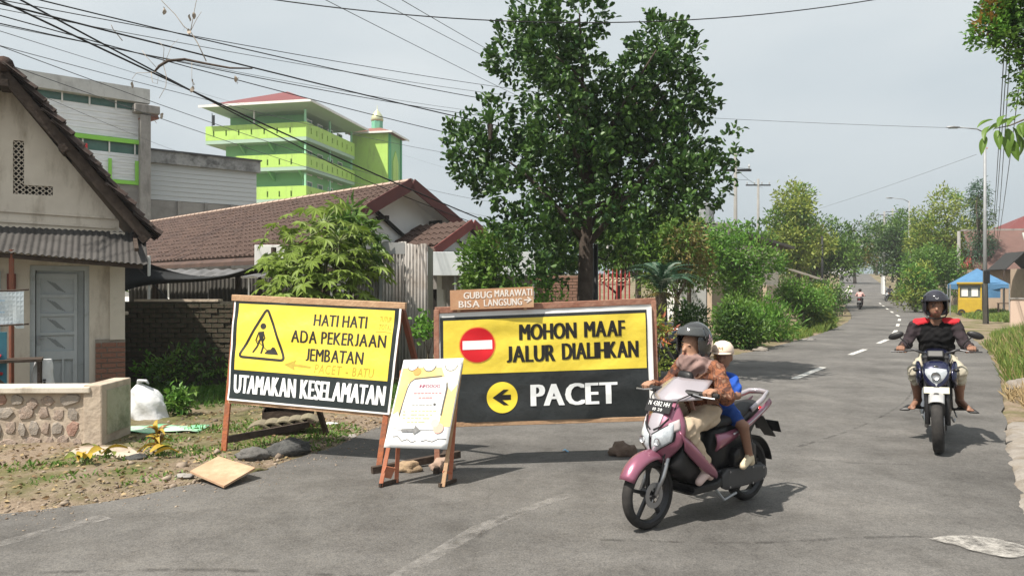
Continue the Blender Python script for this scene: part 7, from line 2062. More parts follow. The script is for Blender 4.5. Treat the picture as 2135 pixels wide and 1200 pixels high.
for sg in (-1, 1):
    hipp, knee, ank, toe = (.02, sg * .09, .80), (.36, sg * .135, .735), (.12, sg * .15, .375), (.235, sg * .165, .318)
    pr += [('c', hipp, knee, .098, .070, .04, 2), ('c', knee, (.15, sg * .15, .44), .070, .058, .03, 2), ('c', (.15, sg * .15, .43), ank, .040, .036, .012, 3), ('c', ank, toe, .040, .030, .015, 3), ('c', (.08, sg * .15, .335), (.12, sg * .15, .37), .032, .034, .015, 3)]
    sh, el, wr, gr = (.03, sg * .168, 1.165), (.07, sg * .30, .965), (.225, sg * .305, 1.015), (.285, sg * .30, 1.0025)
    pr += [('c', sh, el, .066, .056, .035, 1), ('c', el, tuple(np.array(el) * .18 + np.array(wr) * .82), .056, .042, .03, 1), ('c', tuple(np.array(el) * .25 + np.array(wr) * .75), wr, .026, .024, .008, 0)]
    pr += grip_hand(wr, gr, sg, 0, .92)
field_mesh('body', pr, [m_skin, m_batik, m_khaki, m_sock, m_hijab, m_eye, m_lip], t, .0085, folds=((1, 2, 4), .008))
def star_decal(h, s):
    b = MB()
    for k in range(5):
        a = 2 * math.pi * k / 5 + .3
        for da in (-.28, .28):
            pass
        c = Vector((-.015, 0, .01)); d1 = (math.cos(a) * .05, math.sin(a) * .05)
        pts = [(0, 0), (math.cos(a - .35) * .028, math.sin(a - .35) * .028), d1, (math.cos(a + .35) * .028, math.sin(a + .35) * .028)]
        vs_ = []
        for x, z in pts:
            X, Z = c.x + x, c.z + z
            yy = .1285 * s * math.sqrt(max(0, 1 - (X / (.150 * s)) ** 2 - (Z / (.146 * s)) ** 2)) + .0035
            vs_.append((X, yy, Z))
        b.add(vs_, [(0, 1, 2, 3)])
    b.build('flower_decal', mat('pink decal', (.55, .35, .38), rough=.4), h, fix=False)
m_helm_g = mat('glossy dark grey helmet', (.035, .036, .038), rough=.22, coat=.6)
helmet(t, (.075, 0, 1.385), 0, 1.03, m_helm_g, mat('smoked grey visor', (.045, .048, .048), rough=.10, coat=.5, spec=.8), m_black, True, R(-7), star_decal)
b = MB(); b.hull([(.155, 1.10, 0, .05, .05, 3, .0), (.19, 1.095, 0, .078, .058, 3, .0), (.215, 1.09, 0, .06, .045, 3, .0)], 14); b.build('sling_bag', m_black, t, smooth=True)
b = MB(); b.grid(lambda u, v: (.155 + .03 * u + .03 * math.sin(v * 5), .03 + .06 * u, 1.02 - v * .26), 3, 8); b.build('scarf_end', mat('pale pink scarf', (.60, .38, .32), (.5, .3, .25), 6, .85), t, smooth=True, solid=.01)

# --- child behind her
m_blue = mat('royal blue cotton', (.015, .085, .45), (.012, .07, .36), 5, .85, bump=.4, bscale=14)
t = person('person, small, in blue shirt and cream cap sitting behind the rider on the pink scooter')
hx = -.26
pr = [('e', (hx, .0, .83), (.095, .115, .09), .03, 1), ('e', (hx + .02, .01, .93), (.085, .105, .10), .03, 1), ('e', (hx + .035, .02, 1.02), (.085, .115, .09), .03, 1), ('c', (hx + .03, -.08, 1.075), (hx + .03, .11, 1.075), .042, .042, .03, 1), ('c', (hx + .04, .03, 1.09), (hx + .05, .05, 1.16), .038, .036, .02, 0)]
pr += head_prims((hx + .07, .075, 1.245), .45, .86, 0, 5, 6, 7)
for sg in (-1, 1):
    yo = .02 if sg > 0 else 0
    sh, el, wr = (hx + .03, sg * .125 + yo, 1.06), (hx + .06, sg * .185 + yo, .945), (hx + .25, sg * .165 + yo, .925)
    pr += [('c', sh, tuple(np.array(sh) * .35 + np.array(el) * .65), .048, .044, .02, 1), ('c', tuple(np.array(sh) * .5 + np.array(el) * .5), el, .032, .030, .008, 0), ('c', el, wr, .030, .024, .015, 0), ('c', wr, (hx + .31, sg * .15 + yo, .925), .022, .026, .012, 0)]
    for k in range(4): pr.append(('c', (hx + .31, sg * .155 + yo, .905 + .014 * k), (hx + .365, sg * .125 + yo, .900 + .013 * k), .008, .007, .003, 0))
    pr.append(('c', (hx + .30, sg * .15 + yo, .945), (hx + .335, sg * .13 + yo, .965), .008, .007, .004, 0))
    kn, an, toe = (hx - .02, sg * .205, .69), (hx - .09, sg * .215, .43), (hx + .03, sg * .235, .385)
    pr += [('c', (hx, sg * .07, .80), tuple(np.array((hx, sg * .07, .80)) * .45 + np.array(kn) * .55), .068, .058, .03, 2), ('c', (hx, sg * .13, .75), kn, .045, .042, .012, 0), ('c', kn, an, .042, .030, .02, 0), ('c', an, toe, .036, .030, .012, 3), ('c', (hx - .11, sg * .215, .395), an, .032, .034, .012, 3)]
field_mesh('body', pr, [m_skin_d, m_blue, mat('dark blue shorts', (.012, .05, .22), rough=.85), mat('cream shoes', (.62, .52, .36), (.5, .42, .3), 8, .8), m_hijab, m_eye, m_lip, m_eye], t, .0085, folds=((1, 2), .007))
cp = link('cap', None, t, (hx + .07, .075, 1.275), (0, R(-4), .45))
m_cap = mat('cream cap cloth', (.72, .60, .50), (.66, .53, .44), 6, .85)
b = MB(); b.lathe([(.092, -.005), (.094, .02), (.086, .055), (.06, .085), (.02, .098), (0, .099)], 24, Matrix.Diagonal((1.05, .92, 1, 1))); b.build('crown', m_cap, cp, smooth=True, solid=.004)
b = MB(); b.grid(lambda u, v: ((.085 + .055 * math.sin(math.pi * u) * v) * math.cos(R(-62 + 124 * u)) + .008, (.085) * math.sin(R(-62 + 124 * u)), .002 - .012 * v), 14, 4); b.build('peak', m_cap, cp, smooth=True, solid=.006)
vs_, fs_, tw_, th_ = text2d('M', 1, .04)
b = MB(); b.add([(.093 * math.cos(x / tw_ * .40) * 1.055 + .002, .093 * math.sin(x / tw_ * .40) * .95, .035 + y / th_ * .028) for x, y, _ in vs_], fs_); b.build('cap_emblem', mat('dull gold', (.35, .25, .12), rough=.6), cp, fix=False)

# --- blue naked motorcycle
def motorcycle(label, loc, rz, lean=0.0):
    t = thing('motorcycle', label, 'motorcycle', loc, rz)
    t.rotation_euler = (lean, 0, rz)
    R0 = .298
    m_navy = mat('dark blue metallic paint', (.008, .010, .036), (.013, .016, .052), 3, .25, metal=.3, coat=.7)
    wheel(t, .68, R0, .105, m_alloy_dark, 5); wheel(t, -.66, R0, .13, m_alloy_dark, 5)
    b = MB()
    for sg in (-1, 1): b.tube([(.36, sg * .095, 1.0), (.50, sg * .095, .68), (.68, sg * .092, .298)], [.024, .024, .026], 10)
    b.build('fork', m_alloy_dark, t, smooth=True)
    for z, x in ((.97, .375), (.78, .455)):
        b = MB(); b.box((x, 0, z), (.06, .25, .035)); b.build('fork_clamp', m_alloy_dark, t, bevel=.008)
    def fen(u, v):
        a = R(52 + 52 * u); s = (v - .5) * 2
        rr = R0 + .035 - .03 * abs(s) ** 2.5
        return (.68 + rr * math.cos(a), s * .072, R0 + rr * math.sin(a))
    b = MB(); b.grid(fen, 18, 8); b.build('front_fender', mat('silver grey paint', (.42, .42, .42), rough=.35, metal=.2), t, smooth=True, solid=.006)
    b = MB(); b.grid(lambda u, v: (lambda p: (p[0] + .006, p[1] * .6, p[2] + .006))(fen(.42 + .16 * u, v)), 6, 6); b.build('fender_badge', mat('dark badge', (.06, .06, .06), rough=.4), t, smooth=True, solid=.003)
    # headlamp cluster
    def lampf(u, v):
        s = (u - .5) * 2; hw = .038 + .10 * v ** .7 - .02 * max(0, v - .8) * 4 * abs(s)
        return (.595 - .075 * abs(s) ** 2 - .055 * v + .02 * math.sin(math.pi * v), s * hw, .685 + .185 * v - .02 * abs(s) * v)
    b = MB(); b.grid(lampf, 14, 12); b.build('headlight', m_lens, t, smooth=True, solid=.012)
    b = MB(); b.lathe([(0, .0), (.035, 0), (.045, .012), (.04, .02)], 20, Matrix.Translation((.598, 0, .79)) @ Matrix.Rotation(R(80), 4, 'Y')); b.build('reflector', m_chrome, t, smooth=True)
    b = MB(); b.hull([(.60, .69, 0, .03, .02, 3), (.53, .78, 20, .115, .11, 3), (.46, .84, 10, .13, .10, 3), (.38, .86, 0, .10, .08, 3)], 16); b.build('headlight_shell', m_navy, t, smooth=True)
    b = MB(); b.grid(lambda u, v: (.50 - .16 * v - .05 * abs(u - .5) ** 2 * 4, (u - .5) * (.20 - .07 * v), .875 + .145 * v), 12, 8); b.build('fly_screen', mat('smoked screen', (.025, .025, .027), rough=.12, coat=.5), t, smooth=True, solid=.005)
    b = MB(); b.box((.39, 0, 1.0), (.06, .16, .09), Matrix.Rotation(R(-35), 3, 'Y')); b.build('instrument_pod', m_black, t, bevel=.015)
    plate_part(t, 'front_plate', (.60, 0, .645), .235, .066, R(-8), mat('pale yellow plate', (.74, .72, .55), rough=.5), m_ink, ())
    # tank, shrouds, seat, tail
    b = MB(); b.hull([(.30, .93, 0, .09, .05, 2.6), (.22, .93, 0, .135, .10, 2.6), (.05, .92, 0, .155, .13, 2.6), (-.12, .87, 0, .12, .10, 2.6), (-.2, .83, 0, .08, .05, 2.6)], 20); b.build('fuel_tank', m_navy, t, smooth=True)
    for sg in (-1, 1):
        b = MB(); b.hull([(.42, .80, 20, .015, .07, 3, sg * .15), (.30, .80, 10, .028, .13, 3, sg * .175), (.12, .74, 0, .028, .13, 3, sg * .165), (-.02, .66, 0, .012, .06, 3, sg * .14)], 12); b.build('tank_shroud', m_navy, t, smooth=True)
        b = MB(); b.tube([(.36, sg * .08, 1.0), (.33, sg * .2, 1.05), (.30, sg * .38, 1.04)], .014, 8); b.build('handlebar', m_alloy_dark, t, smooth=True)
        b = MB(); b.tube([(.315, sg * .27, 1.045), (.297, sg * .395, 1.04)], .019, 12); b.build('grip', m_rubber, t)
        b = MB(); b.tube([(.35, sg * .23, 1.05), (.37, sg * .31, 1.035), (.35, sg * .43, 1.03)], [.008, .007, .008], 6); b.build('lever', m_alloy_dark, t)
        mr = link('mirror', None, t, (.32, sg * .24, 1.06))
        b = MB(); b.tube([(0, 0, 0), (.02, sg * .04, .07), (.01, sg * .10, .125)], .007, 6); b.build('stalk', m_black, mr)
        b = MB(); b.lathe([(0, -.020), (.05, -.018), (.078, -.008), (.082, .004), (.074, .010), (0, .010)], 20, Matrix.Translation((.0, sg * .135, .145)) @ Matrix.Rotation(sg * R(-20), 4, 'X') @ Matrix.Rotation(R(-90), 4, 'Y') @ Matrix.Diagonal((.48, 1, 1, 1))); b.build('housing', m_black, mr, smooth=True)
        b = MB(); b.tube([(.47, sg * .11, .84), (.47, sg * .17, .845)], .006, 6); b.hull([(.50, .845, 0, .02, .016, 2.4, sg * .19), (.47, .845, 0, .028, .02, 2.4, sg * .19), (.44, .845, 0, .018, .014, 2.4, sg * .19)], 10); b.build('indicator', m_black, t, smooth=True)
        b = MB(); b.tube([(-.06, sg * .12, .36), (-.06, sg * .27, .365)], .014, 8); b.build('foot_peg', m_rubber, t)
        b = MB(); b.tube([(-.02, sg * .11, .78), (-.14, sg * .115, .55), (-.12, sg * .12, .34)], .022, 8); b.tube([(.40, sg * .06, .90), (.20, sg * .12, .70), (-.10, sg * .12, .50)], .022, 8); b.build('frame_tube', m_alloy_dark, t)
        b = MB(); b.bar((-.14, sg * .11, .36), (-.66, sg * .10, .298), .035, .06); b.build('swingarm', m_metal, t)
        b = MB(); b.tube([(-.14, sg * .12, .42), (-.09, sg * .16, .30), (-.02, sg * .17, .28)], .009, 6); b.build('pedal', m_metal, t)
    b = MB(); b.hull([(-.14, .83, 0, .09, .03, 3), (-.3, .81, 0, .14, .04, 3), (-.48, .83, 8, .12, .04, 3), (-.66, .90, 10, .085, .03, 3)], 18); b.build('seat', m_seat, t, smooth=True)
    b = MB(); b.hull([(-.25, .74, 0, .12, .06, 3), (-.5, .78, 10, .11, .06, 3), (-.72, .86, 12, .06, .04, 3), (-.82, .89, 12, .03, .02, 3)], 16); b.build('tail', m_navy, t, smooth=True)
    b = MB(); b.hull([(.20, .42, 0, .10, .10, 3), (.06, .42, 0, .13, .16, 3), (-.12, .40, 0, .13, .14, 3), (-.2, .38, 0, .09, .09, 3)], 16); b.build('engine', m_alloy_dark, t, smooth=True)
    fin = MB(); fin.box((0, 0, 0), (.16, .22, .008))
    shared('cooling_fin', fin, m_metal, t, [((.10 + .01 * k, 0, .56 + .022 * k), (0, R(-18), 0), (1, 1, 1)) for k in range(6)])
    b = MB(); b.box((.29, 0, .60), (.03, .26, .22), Matrix.Rotation(R(-15), 3, 'Y')); b.build('radiator', m_black, t)
    b = MB(); b.tube([(.20, -.08, .50), (.30, -.10, .34), (.18, -.12, .20), (-.2, -.14, .21), (-.42, -.17, .30), (-.78, -.19, .47)], [.02, .022, .022, .024, .05, .055], 12); b.build('exhaust', m_chrome, t, smooth=True)
    b = MB(); b.tube([(-.05, .12, .27), (-.2, .14, .20), (-.32, .15, .21)], .012, 6); b.build('side_stand', m_metal, t)
    return t
MC_LOC, MC_RZ = (4.80, 8.28, road_top), math.atan2(-.86, -.515)
motorcycle('dark blue naked motorcycle with white headlight ridden towards the camera at right', MC_LOC, MC_RZ, R(2.2))
# --- man riding it
t = thing('person', 'person in black sweater with red shoulders, helmet and khaki shorts riding blue motorcycle', 'person', MC_LOC, MC_RZ)
t.rotation_euler = (R(2.2), 0, MC_RZ)
pr = [('e', (-.24, 0, .91), (.135, .170, .12), .04, 3), ('e', (-.21, 0, 1.03), (.13, .185, .14), .05, 1), ('e', (-.17, 0, 1.17), (.13, .20, .15), .05, 1), ('c', (-.15, -.14, 1.305), (-.15, .14, 1.305), .062, .062, .04, 1),
      ('c', (-.125, -.10, 1.340), (-.135, -.185, 1.320), .044, .052, .03, 4), ('c', (-.125, .10, 1.340), (-.135, .185, 1.320), .044, .052, .03, 4), ('c', (-.13, 0, 1.33), (-.10, 0, 1.43), .060, .056, .03, 0)]
pr += head_prims((-.06, .01, 1.51), .14, 1.0, 0, 5, 6)
for sg in (-1, 1):
    sh, el, wr, gr = (-.15, sg * .205, 1.285), (-.03 + .02 * sg, sg * .285, 1.085 - .015 * sg), (.225, sg * .328, 1.075), (.305, sg * .335, 1.0425)
    pr += [('c', sh, el, .068, .055, .04, 2), ('c', el, tuple(np.array(el) * .12 + np.array(wr) * .88), .055, .040, .03, 2), ('c', tuple(np.array(el) * .2 + np.array(wr) * .8), wr, .030, .027, .008, 0)]
    pr += grip_hand(wr, gr, sg, 0, 1.0)
    hp_, kn, an, toe = (-.22, sg * .10, .88), (.17, sg * .205, .80), (-.07 - .02 * sg, sg * .205, .455), (.09, sg * (.275 + .015 * sg), .385)
    pr += [('c', hp_, kn, .100, .078, .04, 3), ('c', kn, tuple(np.array(kn) * .75 + np.array(an) * .25), .080, .076, .02, 3), ('c', kn, an, .062, .040, .02, 0), ('e', tuple(np.array(kn) * .6 + np.array(an) * .4 + np.array((-.03, 0, 0))), (.055, .055, .10), .03, 0),
           ('c', an, toe, .038, .028, .02, 0), ('c', (-.11, sg * .215, .40), an, .036, .036, .02, 0)]
    d = np.array(toe) - np.array(an); d /= np.linalg.norm(d); lat_ = np.cross(d, (0, 0, 1)); lat_ /= np.linalg.norm(lat_)
    for k in range(5):
        o = (k - 2) * .014; pr.append(('c', tuple(np.array(toe) + lat_ * o - d * .01), tuple(np.array(toe) + lat_ * o * 1.15 + d * (.035 - .005 * abs(k - 1))), .011, .009, .004, 0))
m_black_knit = mat('black knit', (.008, .008, .009), (.014, .0135, .014), 9, 1.0, bump=.5, bscale=16, spec=.1)
m_grey_knit = mat('dark plum grey knit', (.042, .032, .037), (.026, .022, .024), 9, 1.0, bump=.5, bscale=16, spec=.1)
m_red_knit = mat('red knit', (.50, .015, .025), (.42, .012, .02), 9, .85, bump=.4, bscale=16)
m_short = mat('pale khaki shorts', (.46, .42, .33), (.38, .35, .28), 7, .9, bump=.4, bscale=14)
field_mesh('body', pr, [m_skin_d, m_black_knit, m_grey_knit, m_short, m_red_knit, m_eye, m_lip], t, .0085, folds=((1, 2, 3, 4), .008))
def man_badge(h, s):
    b = MB(); b.lathe([(0, .003), (.016, .003), (.018, 0)], 14, Matrix.Translation((.150, 0, .066)) @ Matrix.Rotation(R(65), 4, 'Y')); b.build('badge', m_chrome, h)
helmet(t, (-.08, .01, 1.552), .14, 1.02, mat('black blue helmet', (.014, .015, .022), (.03, .028, .045), 7, .28, coat=.4), mat('dark visor', (.02, .02, .028), rough=.12, coat=.5), m_black, True, R(3), man_badge)
for sg in (-1, 1):
    b = MB(); b.hull([(.12, .355, -24, .05, .008, 3, sg * .335), (.0, .395, -24, .045, .010, 3, sg * .27), (-.12, .37, -10, .038, .010, 3, sg * .21)], 12); b.build('sandal', m_black, t, smooth=True)

# --- riders up the road, parked bikes
def small_rider(label, loc, rz, top, bottom, headm, group=None, res=.022, seat_x=-.05):
    t = thing('person', label, 'person', loc, rz, group)
    pr = [('e', (seat_x, 0, .86), (.13, .165, .12), .04, 2), ('e', (seat_x + .02, 0, 1.0), (.12, .155, .14), .04, 1), ('e', (seat_x + .05, 0, 1.13), (.12, .17, .13), .04, 1), ('c', (seat_x + .06, -.13, 1.22), (seat_x + .06, .13, 1.22), .06, .06, .04, 1), ('c', (seat_x + .07, 0, 1.24), (seat_x + .09, 0, 1.33), .055, .05, .03, 0)]
    pr += [('e', (seat_x + .10, 0, 1.41), (.10, .085, .12), .03, 0), ('e', (seat_x + .09, 0, 1.44), (.125, .112, .115), .01, 3)]
    for sg in (-1, 1):
        pr += [('c', (seat_x + .06, sg * .18, 1.21), (seat_x + .12, sg * .28, 1.02), .062, .052, .03, 1), ('c', (seat_x + .12, sg * .28, 1.02), (.24, sg * .30, 1.03), .05, .036, .03, 1), ('c', (.22, sg * .30, 1.03), (.30, sg * .30, 1.02), .034, .034, .02, 0),
               ('c', (seat_x, sg * .09, .84), (seat_x + .36, sg * .15, .78), .095, .07, .04, 2), ('c', (seat_x + .36, sg * .15, .78), (.12, sg * .15, .38), .066, .045, .03, 2), ('c', (.12, sg * .15, .37), (.23, sg * .16, .32), .04, .032, .02, 4)]
    field_mesh('body', pr, [m_skin_d, top, bottom, headm, m_black], t, res)
    return t
m_dk = mat('dark clothing', (.025, .025, .03), rough=.9); m_wh = mat('white clothing', (.66, .66, .64), rough=.9); m_pk = mat('pale pink shirt', (.60, .36, .34), rough=.9); m_crm = mat('cream helmet', (.66, .64, .58), rough=.4)
m_bkp = mat('black bike paint', (.02, .02, .022), rough=.3, coat=.5); m_redp = mat('dark red bike paint', (.12, .015, .02), rough=.3, coat=.5); m_blp = mat('steel blue bike paint', (.06, .10, .16), rough=.3, coat=.5)
rd_dir = math.atan2(.88, .48)
for lab_b, lab_p, px, Y, rz, pa, top, hd in (('dark scooter ridden away up the road by a rider in pale pink', 'person in pale pink shirt riding away up the road', 1793, 55, rd_dir, m_redp, m_pk, m_eye),
                                             ('white scooter coming down the road far away', 'person in white riding farthest up the road', 1770, 69, rd_dir + math.pi, m_silver, m_wh, m_crm),
                                             ('dark scooter stopped at the right verge below the round tree', 'person in dark clothes sitting on the scooter at the right verge', 1856, 72, rd_dir + 2.6, m_bkp, m_dk, m_eye)):
    L = ((px - 1067.5) / FPX * Y, Y, tz(Y) + road_top)
    scooter(lab_b, L, rz, pa, m_metal, detail=False, group='scooters up the road')
    small_rider(lab_p, L, rz, top, m_dk, hd, 'riders up the road')
scooter('dark scooter parked behind the right end of the detour sign', (2.86, 13.7, road_top), R(235), m_bkp, m_blp, detail=False)
# ------------------------------------------------------------------ poles, lamps, stalls, cables
m_pole = mat('grey steel pole', (.30, .31, .32), (.24, .25, .26), 3, .6, metal=.3)
m_polec = mat('concrete pole', (.25, .245, .235), (.20, .195, .185), 2, .9)
def pole(name, label, x, Y, h, r0, r1, m, extra=None, cat='pole', z=None):
    t = thing(name, label, cat, (x, Y, tz(Y) if z is None else z))
    b = MB(); b.tube([(0, 0, -.2), (0, 0, h)], [r0, r1], 12); b.build('shaft', m, t, smooth=True)
    if extra: extra(t)
    return t
def lamp_arm(L, side, h, rise=.15):
    def f(t):
        b = MB(); b.tube([(0, 0, h - .05), (side * L * .3, 0, h + rise * .6), (side * L, 0, h + rise)], [.035, .03, .025], 8); b.build('arm', m_pole, t, smooth=True)
        b = MB(); b.hull([(side * L, h + rise, 0, .05, .03, 3), (side * (L + .3), h + rise + .01, 0, .11, .05, 3), (side * (L + .62), h + rise, 0, .06, .03, 3)], 12); b.build('lamp_head', m_metal, t, smooth=True)
        b = MB(); b.hull([(side * (L + .08), h + rise - .045, 0, .06, .015, 3), (side * (L + .5), h + rise - .05, 0, .06, .015, 3)], 10); b.build('lamp_glass', m_glass, t)
    return f
def big_lamp(t):
    lamp_arm(1.25, -1, 9.35, .22)(t)
    b = MB(); b.tube([(.14, .05, -.1), (.02, .05, 4.6)], [.085, .06], 10); b.build('black_stub', mat('black iron', (.014, .014, .015), rough=.5), t)
    for z, hh in ((2.15, .35), (2.45, .3)):
        b = MB(); b.box((.02, -.12, z), (.22, .16, hh)); b.build('meter_box', m_black, t, bevel=.02)
    b = MB(); b.tube([(-.12, 0, 8.55), (.12, 0, 8.55)], .03, 6); b.build('insulator', mat('orange porcelain', (.5, .16, .06), rough=.3), t)
pole('street_lamp', 'tall grey street lamp with dark lower post in front of the blue tent', 23.05, 36, 9.4, .10, .055, m_pole, big_lamp, 'street lamp')
def cross(h, L, n):
    def f(t):
        b = MB(); b.box((0, 0, h), (L, .10, .10)); b.build('cross_arm', m_black, t)
        for k in range(n):
            x = -L / 2 + .1 + k * (L - .2) / (n - 1); b = MB(); b.lathe([(0, 0), (.05, .02), (.04, .10), (.055, .14), (.02, .24), (0, .25)], 8, Matrix.Translation((x, 0, h + .05))); b.build('insulator', m_metal, t)
    return f
pole('power_pole', 'grey concrete power pole with short cross arm right of the big tree', 10.65, 35.2, 8.3, .11, .075, m_polec, cross(7.35, 1.5, 3), 'power pole')
pole('power_pole', 'farther power pole with long cross arm and three insulators', 20.0, 60, 10.4, .13, .09, m_polec, cross(9.9, 2.0, 4), 'power pole')
pole('black_post', 'slim black post in front of the mango tree at the left road edge', 21.0, 50, 5.2, .09, .07, m_black, None, 'post')
pole('street_lamp', 'distant street lamp with arm reaching left above the round tree', 36.3, 67.5, 9.4, .10, .06, m_pole, lamp_arm(1.5, -1, 9.3, .35), 'street lamp')
pole('grey_post', 'plain grey post at the right verge below the round tree', 35.0, 65, 7.6, .10, .08, m_pole, None, 'post')
pole('concrete_post', 'pale concrete post among trees behind the thicket', 36.6, 60.5, 6.2, .14, .12, m_polec, None, 'post')
for k, (x, Y, h, lab) in enumerate([(67, 130, 13, 'far power pole on the right at the crest'), (60.5, 120, 12, 'far power pole with cross arm near the crest of the road')]):
    pole('power_pole', lab, x, Y, h, .2, .14, m_polec, cross(h - .6, 2.4, 4), 'power pole')
# garden lamp beside the big tree
t = thing('garden_lamp', 'black garden lamp post with two white globes beside the big tree trunk', 'lamp', (at(1242, 600, 14.6).x, 14.6, 0))
b = MB(); b.tube([(0, 0, -.1), (0, 0, 2.62)], [.06, .045], 12); b.build('post', m_black, t, smooth=True)
b = MB(); b.tube([(-.26, 0, 2.45), (-.2, 0, 2.30), (0, 0, 2.38), (.2, 0, 2.30), (.28, 0, 2.45)], .016, 8); b.build('arm', m_black, t, smooth=True)
for x in (-.26, .28):
    b = MB(); b.lathe([(0, 2.44), (.03, 2.445), (.065, 2.49), (.072, 2.53), (.06, 2.58), (.03, 2.61), (0, 2.615)], 16, Matrix.Translation((x, 0, 0))); b.build('globe', m_white, t, smooth=True)

# food cart under a blue tent
t = thing('food_cart', 'yellow food cart with glass case on the right verge', 'food cart', (28.5, 46.0, tz(46)), R(-28))
m_cy = mat('cart yellow paint', (.50, .34, .03), (.42, .28, .03), 3, .5)
b = MB(); b.box((0, 0, .62), (1.25, .75, .85)); b.build('body', m_cy, t, bevel=.02)
b = MB(); b.add(*plate(rect(-.62, 1.05, .62, 1.95), [rect(-.54, 1.12, .54, 1.88)], .7)); b.build('case_frame', m_cy, t)
b = MB(); b.box((0, 0, 1.5), (1.08, .5, .74)); b.build('case_glass', m_glass, t)
for x in (-.28, .25):
    b = MB(); b.box((x, -.27, 1.45), (.34, .02, .5)); b.build('paper_notice', m_white, t)
b = MB(); b.box((0, -.05, 2.02), (1.4, .9, .10)); b.build('top_board', m_cy, t)
for x in (-.45, .45):
    b = MB(); b.lathe([(.12, -.03), (.2, -.03), (.2, .03), (.12, .03)], 16, Matrix.Translation((x, -.40, .2)) @ Matrix.Rotation(R(90), 4, 'X'), closed=True); b.build('wheel', m_rubber, t)
t = thing('blue_tent', 'blue fabric canopy tent over the yellow food cart', 'tent', (29.6, 47.0, tz(47)), R(-28))
m_tent = mat('blue tent fabric', (.08, .21, .38), (.06, .16, .30), 2, .7, transl=.15)
hw = 1.55
b = MB(); b.add([(-hw, -hw, 1.95), (hw, -hw, 1.95), (hw, hw, 1.95), (-hw, hw, 1.95), (0, 0, 2.95)], [(0, 1, 4), (1, 2, 4), (2, 3, 4), (3, 0, 4)]); b.build('canopy', m_tent, t)
b = MB()
for (x0, y0), (x1, y1) in (((-hw, -hw), (hw, -hw)), ((hw, -hw), (hw, hw)), ((hw, hw), (-hw, hw)), ((-hw, hw), (-hw, -hw))):
    b.grid(lambda u, v: (x0 + (x1 - x0) * u, y0 + (y1 - y0) * u, 1.95 - v * (.28 + .05 * math.sin(u * 19))), 16, 2)
b.build('valance', m_tent, t, fix=False)
for x in (-hw, hw):
    for y in (-hw, hw): b = MB(); b.tube([(x, y, 0), (x, y, 1.95)], .035, 8); b.build('leg', m_metal, t)
b = MB(); b.grid(lambda u, v: (-.2 + u * 1.3, -hw + .05 + .05 * math.sin(u * 8), 2.05 - v * .95), 10, 4); b.build('side_flap', m_tent, t)
t = thing('stall_table', 'dark low table behind the street lamp under the tent', 'table', (30.3, 45.2, tz(45)), R(-28))
b = MB(); b.box((0, 0, .78), (1.0, .6, .05)); b.build('tabletop', m_wood_dark, t)
for x in (-.45, .45):
    for y in (-.25, .25): b = MB(); b.box((x, y, .375), (.05, .05, .75)); b.build('leg', m_wood_dark, t)
t = thing('bamboo_fence', 'row of pale bamboo stakes at the right edge beside the tent', 'fence', (27.6, 39.0, tz(39)), R(-30))
st = MB(); st.tube([(0, 0, 0), (.01, 0, 1.6)], .05, 7)
shared('stake', st, m_wood_pale, t, [((k * .33, random.uniform(-.04, .04), 0), (random.uniform(-.06, .06), random.uniform(-.06, .06), 0), (1, 1, random.uniform(.8, 1.1))) for k in range(7)])
b = MB(); b.bar((-.1, -.06, 1.0), (2.2, -.06, 1.05), .04, .05); b.build('rail', m_wood_pale, t)
t = thing('low_pink_wall', 'pale pink stub of wall at the right edge above the verge grass', 'wall', (21.9, 31.6, 0), R(-20))
b = MB(); b.box((0, 0, .62), (1.0, .2, 1.3)); b.build('panel', mat('pale pink plaster', (.55, .42, .34), rough=.9), t, bevel=.02)
b = MB(); b.box((0, 0, 1.3), (1.08, .28, .06)); b.build('coping', m_concrete, t)

